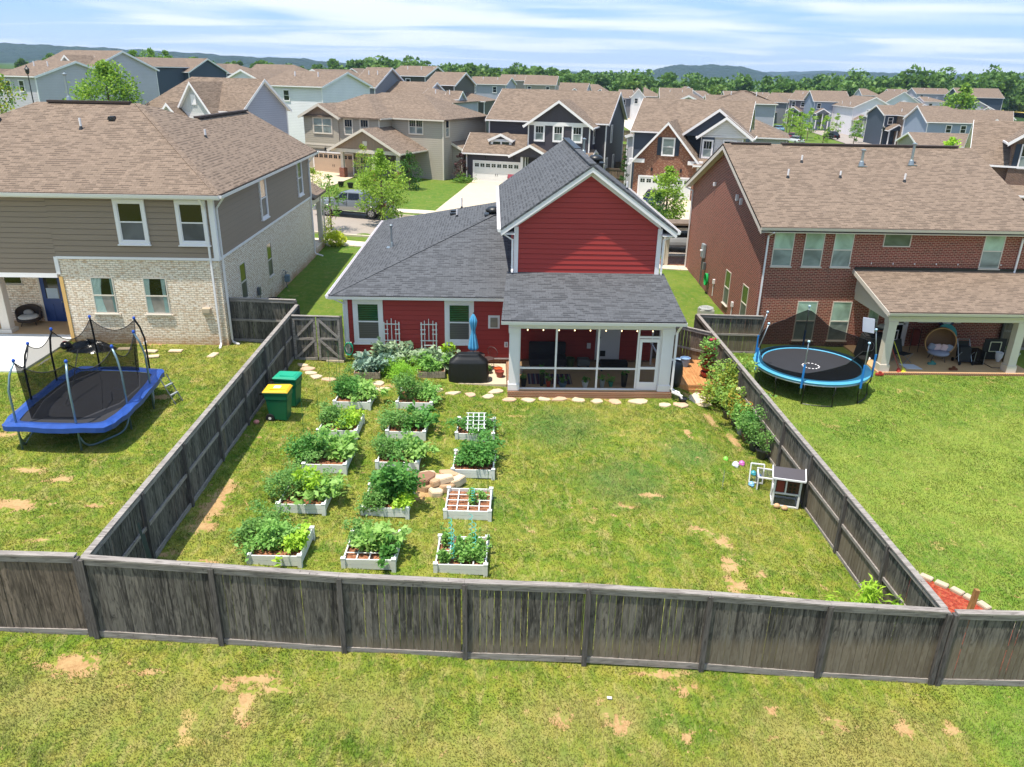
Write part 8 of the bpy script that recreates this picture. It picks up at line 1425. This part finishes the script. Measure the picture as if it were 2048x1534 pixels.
def car(label, x, y, rz, c, z=None, suv=False, name='parked_car', group='cars on the far street'):
    t = thing(name, label, 'car', (x, y, (zg(x, y)+.08) if z is None else z), radians(rz), group); P = mat_plain('car_paint_'+c, c, .25, .2, .03); GLS = mat_plain('tinted_car_glass', '14181c', .06); h = .25 if suv else 0
    loft([(-2.25, .7, .6, .35, .7), (-2.1, .88, .75, .3, .82), (-1.2, .9, .8, .3, .92), (.0, .9, .82, .3, .95), (1.6, .9, .8, .3, .98), (2.15, .86, .72, .32, .92), (2.25, .7, .6, .4, .8)]).build('body', P, t)
    loft([(-1.25, .78, .75, .9, .93), (-.55, .76, .62, .9, 1.38+h), (.9+h, .76, .62, .9, 1.42+h), (1.75 if not suv else 2.1, .78, .7, .9, .98)]).build('cabin', GLS, t); m = MB(); m.box(-.55, .95+h, -.6, .6, 1.385+h, 1.44+h); m.build('roof_panel', P, t, bevel=.02)
    for sx_ in (-1.4, 1.4):
        for s in (-1, 1): wheel(t, sx_, s*.8, .33, .2)
    for s in (-1, 1): m = MB(); m.box(-2.26, -2.15, min(s*.5, s*.78), max(s*.5, s*.78), .58, .7); m.build('headlight', mat_plain('clear_lens', 'c9ccc8', .15), t); m = MB(); m.box(2.14, 2.26, min(s*.5, s*.78), max(s*.5, s*.78), .66, .84); m.build('tail_light', mat_plain('red_lens', '9c1f1c', .2), t)
car('blue car parked in the tan garage driveway behind the golden bush', -18.2, 70.6, 72, '1f4a66', group=None); car('silver car parked at the kerb right of the red house', 12.9, 53.1, -4, 'a9abae', group=None)
car('dark blue car parked before the orange brick house garage', 14.5, 70.5, 72, '1d2740', group=None)
car('white wagon parked on the far driveway', 102.0, 252, 25, 'dfe0e0', suv=True); car('crimson car at the left end of the far street cars', 65.6, 176, -80, '8e2038'); car('white car nearest the orange brick roof on the far street', 62.3, 165, -78, 'd5d8dd'); car('pale blue car behind the crimson one on the far street', 73.2, 207, -80, '8fb4d0'); car('black van parked along the far street bend', 78.5, 186, -78, '1c1d20', suv=True); car('bright red pickup-like car in front of the stone house garage', 92.5, 160.5, 75, 'a81c2e', group=None)
# street lamps
def lamp(label, x, y, h=4.6):
    t = thing('street_lamp', label, 'street lamp', (x, y, Z(x, y)), 0, 'black street lamps'); m = MB(); m.tube([(0, 0, 0), (0, 0, h)], [.09, .05], 8); m.lathe([(.16, 0), (.12, .5), (.07, .7)], 10); m.build('pole', BLACK, t); m = MB(); m.lathe([(.08, h), (.2, h+.15), (.24, h+.5), (.3, h+.52), (.1, h+.75), (.03, h+.95)], 8); m.build('lantern', BLACK, t)
lamp('black street lamp beside the pale grey house at left', -52.5, 95, 7.5); lamp('black street lamp before the stone porch at far right', 62.3, 128, 5.0)
for (x, y, l) in ((-12.3, 63.3, 'black kerbside mailbox in front of the parked pickup'), (-14.6, 76.6, 'dark planter pot by the beige house porch, left one'), (-13.6, 76.0, 'dark planter pot by the beige house porch, right one')):
    m = MB()
    if 'mailbox' in l: m.box(-.05, .05, -.05, .05, 0, 1.1); m.box(-.12, .12, -.25, .25, 1.1, 1.38); nm = 'mailbox'
    else: m.lathe([(.2, 0), (.3, .45), (.32, .5), (.26, .5), (.24, .42), (.01, .42)], 12); nm = 'planter_pot'
    tag(m.build(nm, BLACK, loc=(x, y, Z(x, y))), l, nm.replace('_', ' '))
t = thing('rocking_chair', 'dark rocking chair on the beige house porch', 'chair', (-13.6, 82.4, .25+.1), .3); m = MB(); m.box(-.3, .3, -.25, .25, .42, .48); m.build('seat', BLACK, t); m = MB(); [m.box(-.3, .3, .25, .29, z_, z_+.06) for z_ in (.55, .7, .85, 1.0, 1.15)]; [m.box(s, s+.05, .25, .3, .4, 1.25) for s in (-.3, .25)]; m.build('backrest', BLACK, t); m = MB(); [m.box(s, s+.05, y_, y_+.05, 0, .42) for s in (-.3, .25) for y_ in (-.25, .2)]; m.build('leg', BLACK, t)

# ---------------- grass blades over the near lawns ----------------
m = Mat('grass_blade'); p = m.pos(); gc, fine, st = grass_color(m, p); isl = m.island(); gc = m.mix(m.rng(isl, 0, 1, 0, .2), gc, col('48661f')); gc = m.mix(m.rng(isl, .75, 1, 0, .5), gc, col('bfb07a')); m.set(c=gc, r=.6, spec=.25)
tt = m.n('BsdfTranslucent', {'Color': gc}); ms = m.n('MixShader', {0: .3}); m.t.links.new(m.b.outputs[0], ms.inputs[1]); m.t.links.new(tt.outputs[0], ms.inputs[2]); m.t.links.new(ms.outputs[0], m.o.inputs[0])
R = np.random.default_rng(5); NBL = 760000
xx = R.uniform(-26, 26, NBL*2); yy = 8.5+(R.uniform(0, 1, NBL*2)**1.5)*25; keep = np.abs(xx) < 4.5+yy*.76
for (x0, x1, y0, y1) in [(.6, 6.9, 26.7, 31), (-1.9, .65, 27.7, 31), (-5.95, 7, 30, 40), (-30, -10.7, 30, 40), (-30, -16.9, 26.4, 33), (16.9, 30, 31.2, 40), (12.4, 30, 34.9, 40), (6.8, 9.35, 28.0, 31.2)]: keep &= ~((xx > x0) & (xx < x1) & (yy > y0) & (yy < y1))
for k, (ci_, (bx_, by_, bz_)) in enumerate(BED.items()): keep &= ~((abs(xx-bx_) < .6) & (abs(yy-by_) < .6))
keep &= ~((xx > 9.5) & (xx < 12.4) & (yy > 12.8) & (yy < 17-(xx-9.5)*1.2))
xx, yy = xx[keep][:NBL], yy[keep][:NBL]; ba = np.zeros(len(xx))
for (cx, cy, rx, ry, a, s) in BARE: dx, dy = xx-cx, yy-cy; u = (dx*cos(a)+dy*sin(a))/rx; v = (-dx*sin(a)+dy*cos(a))/ry; ba = np.maximum(ba, s*np.exp(-(u*u+v*v)*.75))
keep = ba < R.uniform(.25, .9, len(ba))
for (x_, y_) in SX: keep &= (xx-x_)**2+(yy-y_)**2 > .045
xx, yy = xx[keep], yy[keep]
N = len(xx); ztb = np.array([zt(a, b) for a, b in zip(np.linspace(-26, 26, 209).repeat(101), np.tile(np.linspace(8.5, 33.5, 101), 209))]).reshape(209, 101)
gi = (xx+26)/.25; gj = (yy-8.5)/.25; i0 = np.clip(gi.astype(int), 0, 207); j0 = np.clip(gj.astype(int), 0, 99); fi, fj = gi-i0, gj-j0
zz = (ztb[i0, j0]*(1-fi)*(1-fj)+ztb[i0+1, j0]*fi*(1-fj)+ztb[i0, j0+1]*(1-fi)*fj+ztb[i0+1, j0+1]*fi*fj)+.02*np.sin(xx*1.7+yy*.6)*np.sin(yy*1.3-xx*.4)
cl = .6+.5*np.sin(xx*2.3+1.1*np.sin(yy*1.9))*np.sin(yy*2.7+np.sin(xx*3.1)); hgt = R.uniform(.02, .058, N)*(.75+.55*cl); wd = R.uniform(.006, .013, N)*(1+yy*.02)
a = R.uniform(0, 2*pi, N); fl_ = 2.2+1.5*np.sin(xx*.9+np.sin(yy*1.3)*2); la = np.where(R.uniform(size=N) < .6, fl_+R.normal(size=N)*.6, R.uniform(0, 2*pi, N)); ln = hgt*R.uniform(.3, 1.3, N)
b0 = np.stack([xx-np.cos(a)*wd, yy-np.sin(a)*wd, zz-.01], 1); b1 = np.stack([xx+np.cos(a)*wd, yy+np.sin(a)*wd, zz-.01], 1); tp = np.stack([xx+np.cos(la)*ln, yy+np.sin(la)*ln, zz+hgt], 1)
V = np.stack([b0, b1, tp], 1).reshape(-1, 3); struct(fast_mesh('grass', V, np.arange(3*N).reshape(-1, 3), m.m, nv=3), 'stuff')

# ---------------- haze ----------------
m = MB(); m.box(-4600, 5600, -150, 6950, -60, 140); hz_ = Mat('thin_air'); hz_.t.nodes.remove(hz_.b); pv = hz_.n('VolumePrincipled', {'Color': (.55, .74, 1., 1), 'Density': .00011, 'Anisotropy': .2}); hz_.t.links.new(pv.outputs[0], hz_.o.inputs['Volume'])
HZ = m.build('haze', hz_.m); struct(HZ, 'stuff')
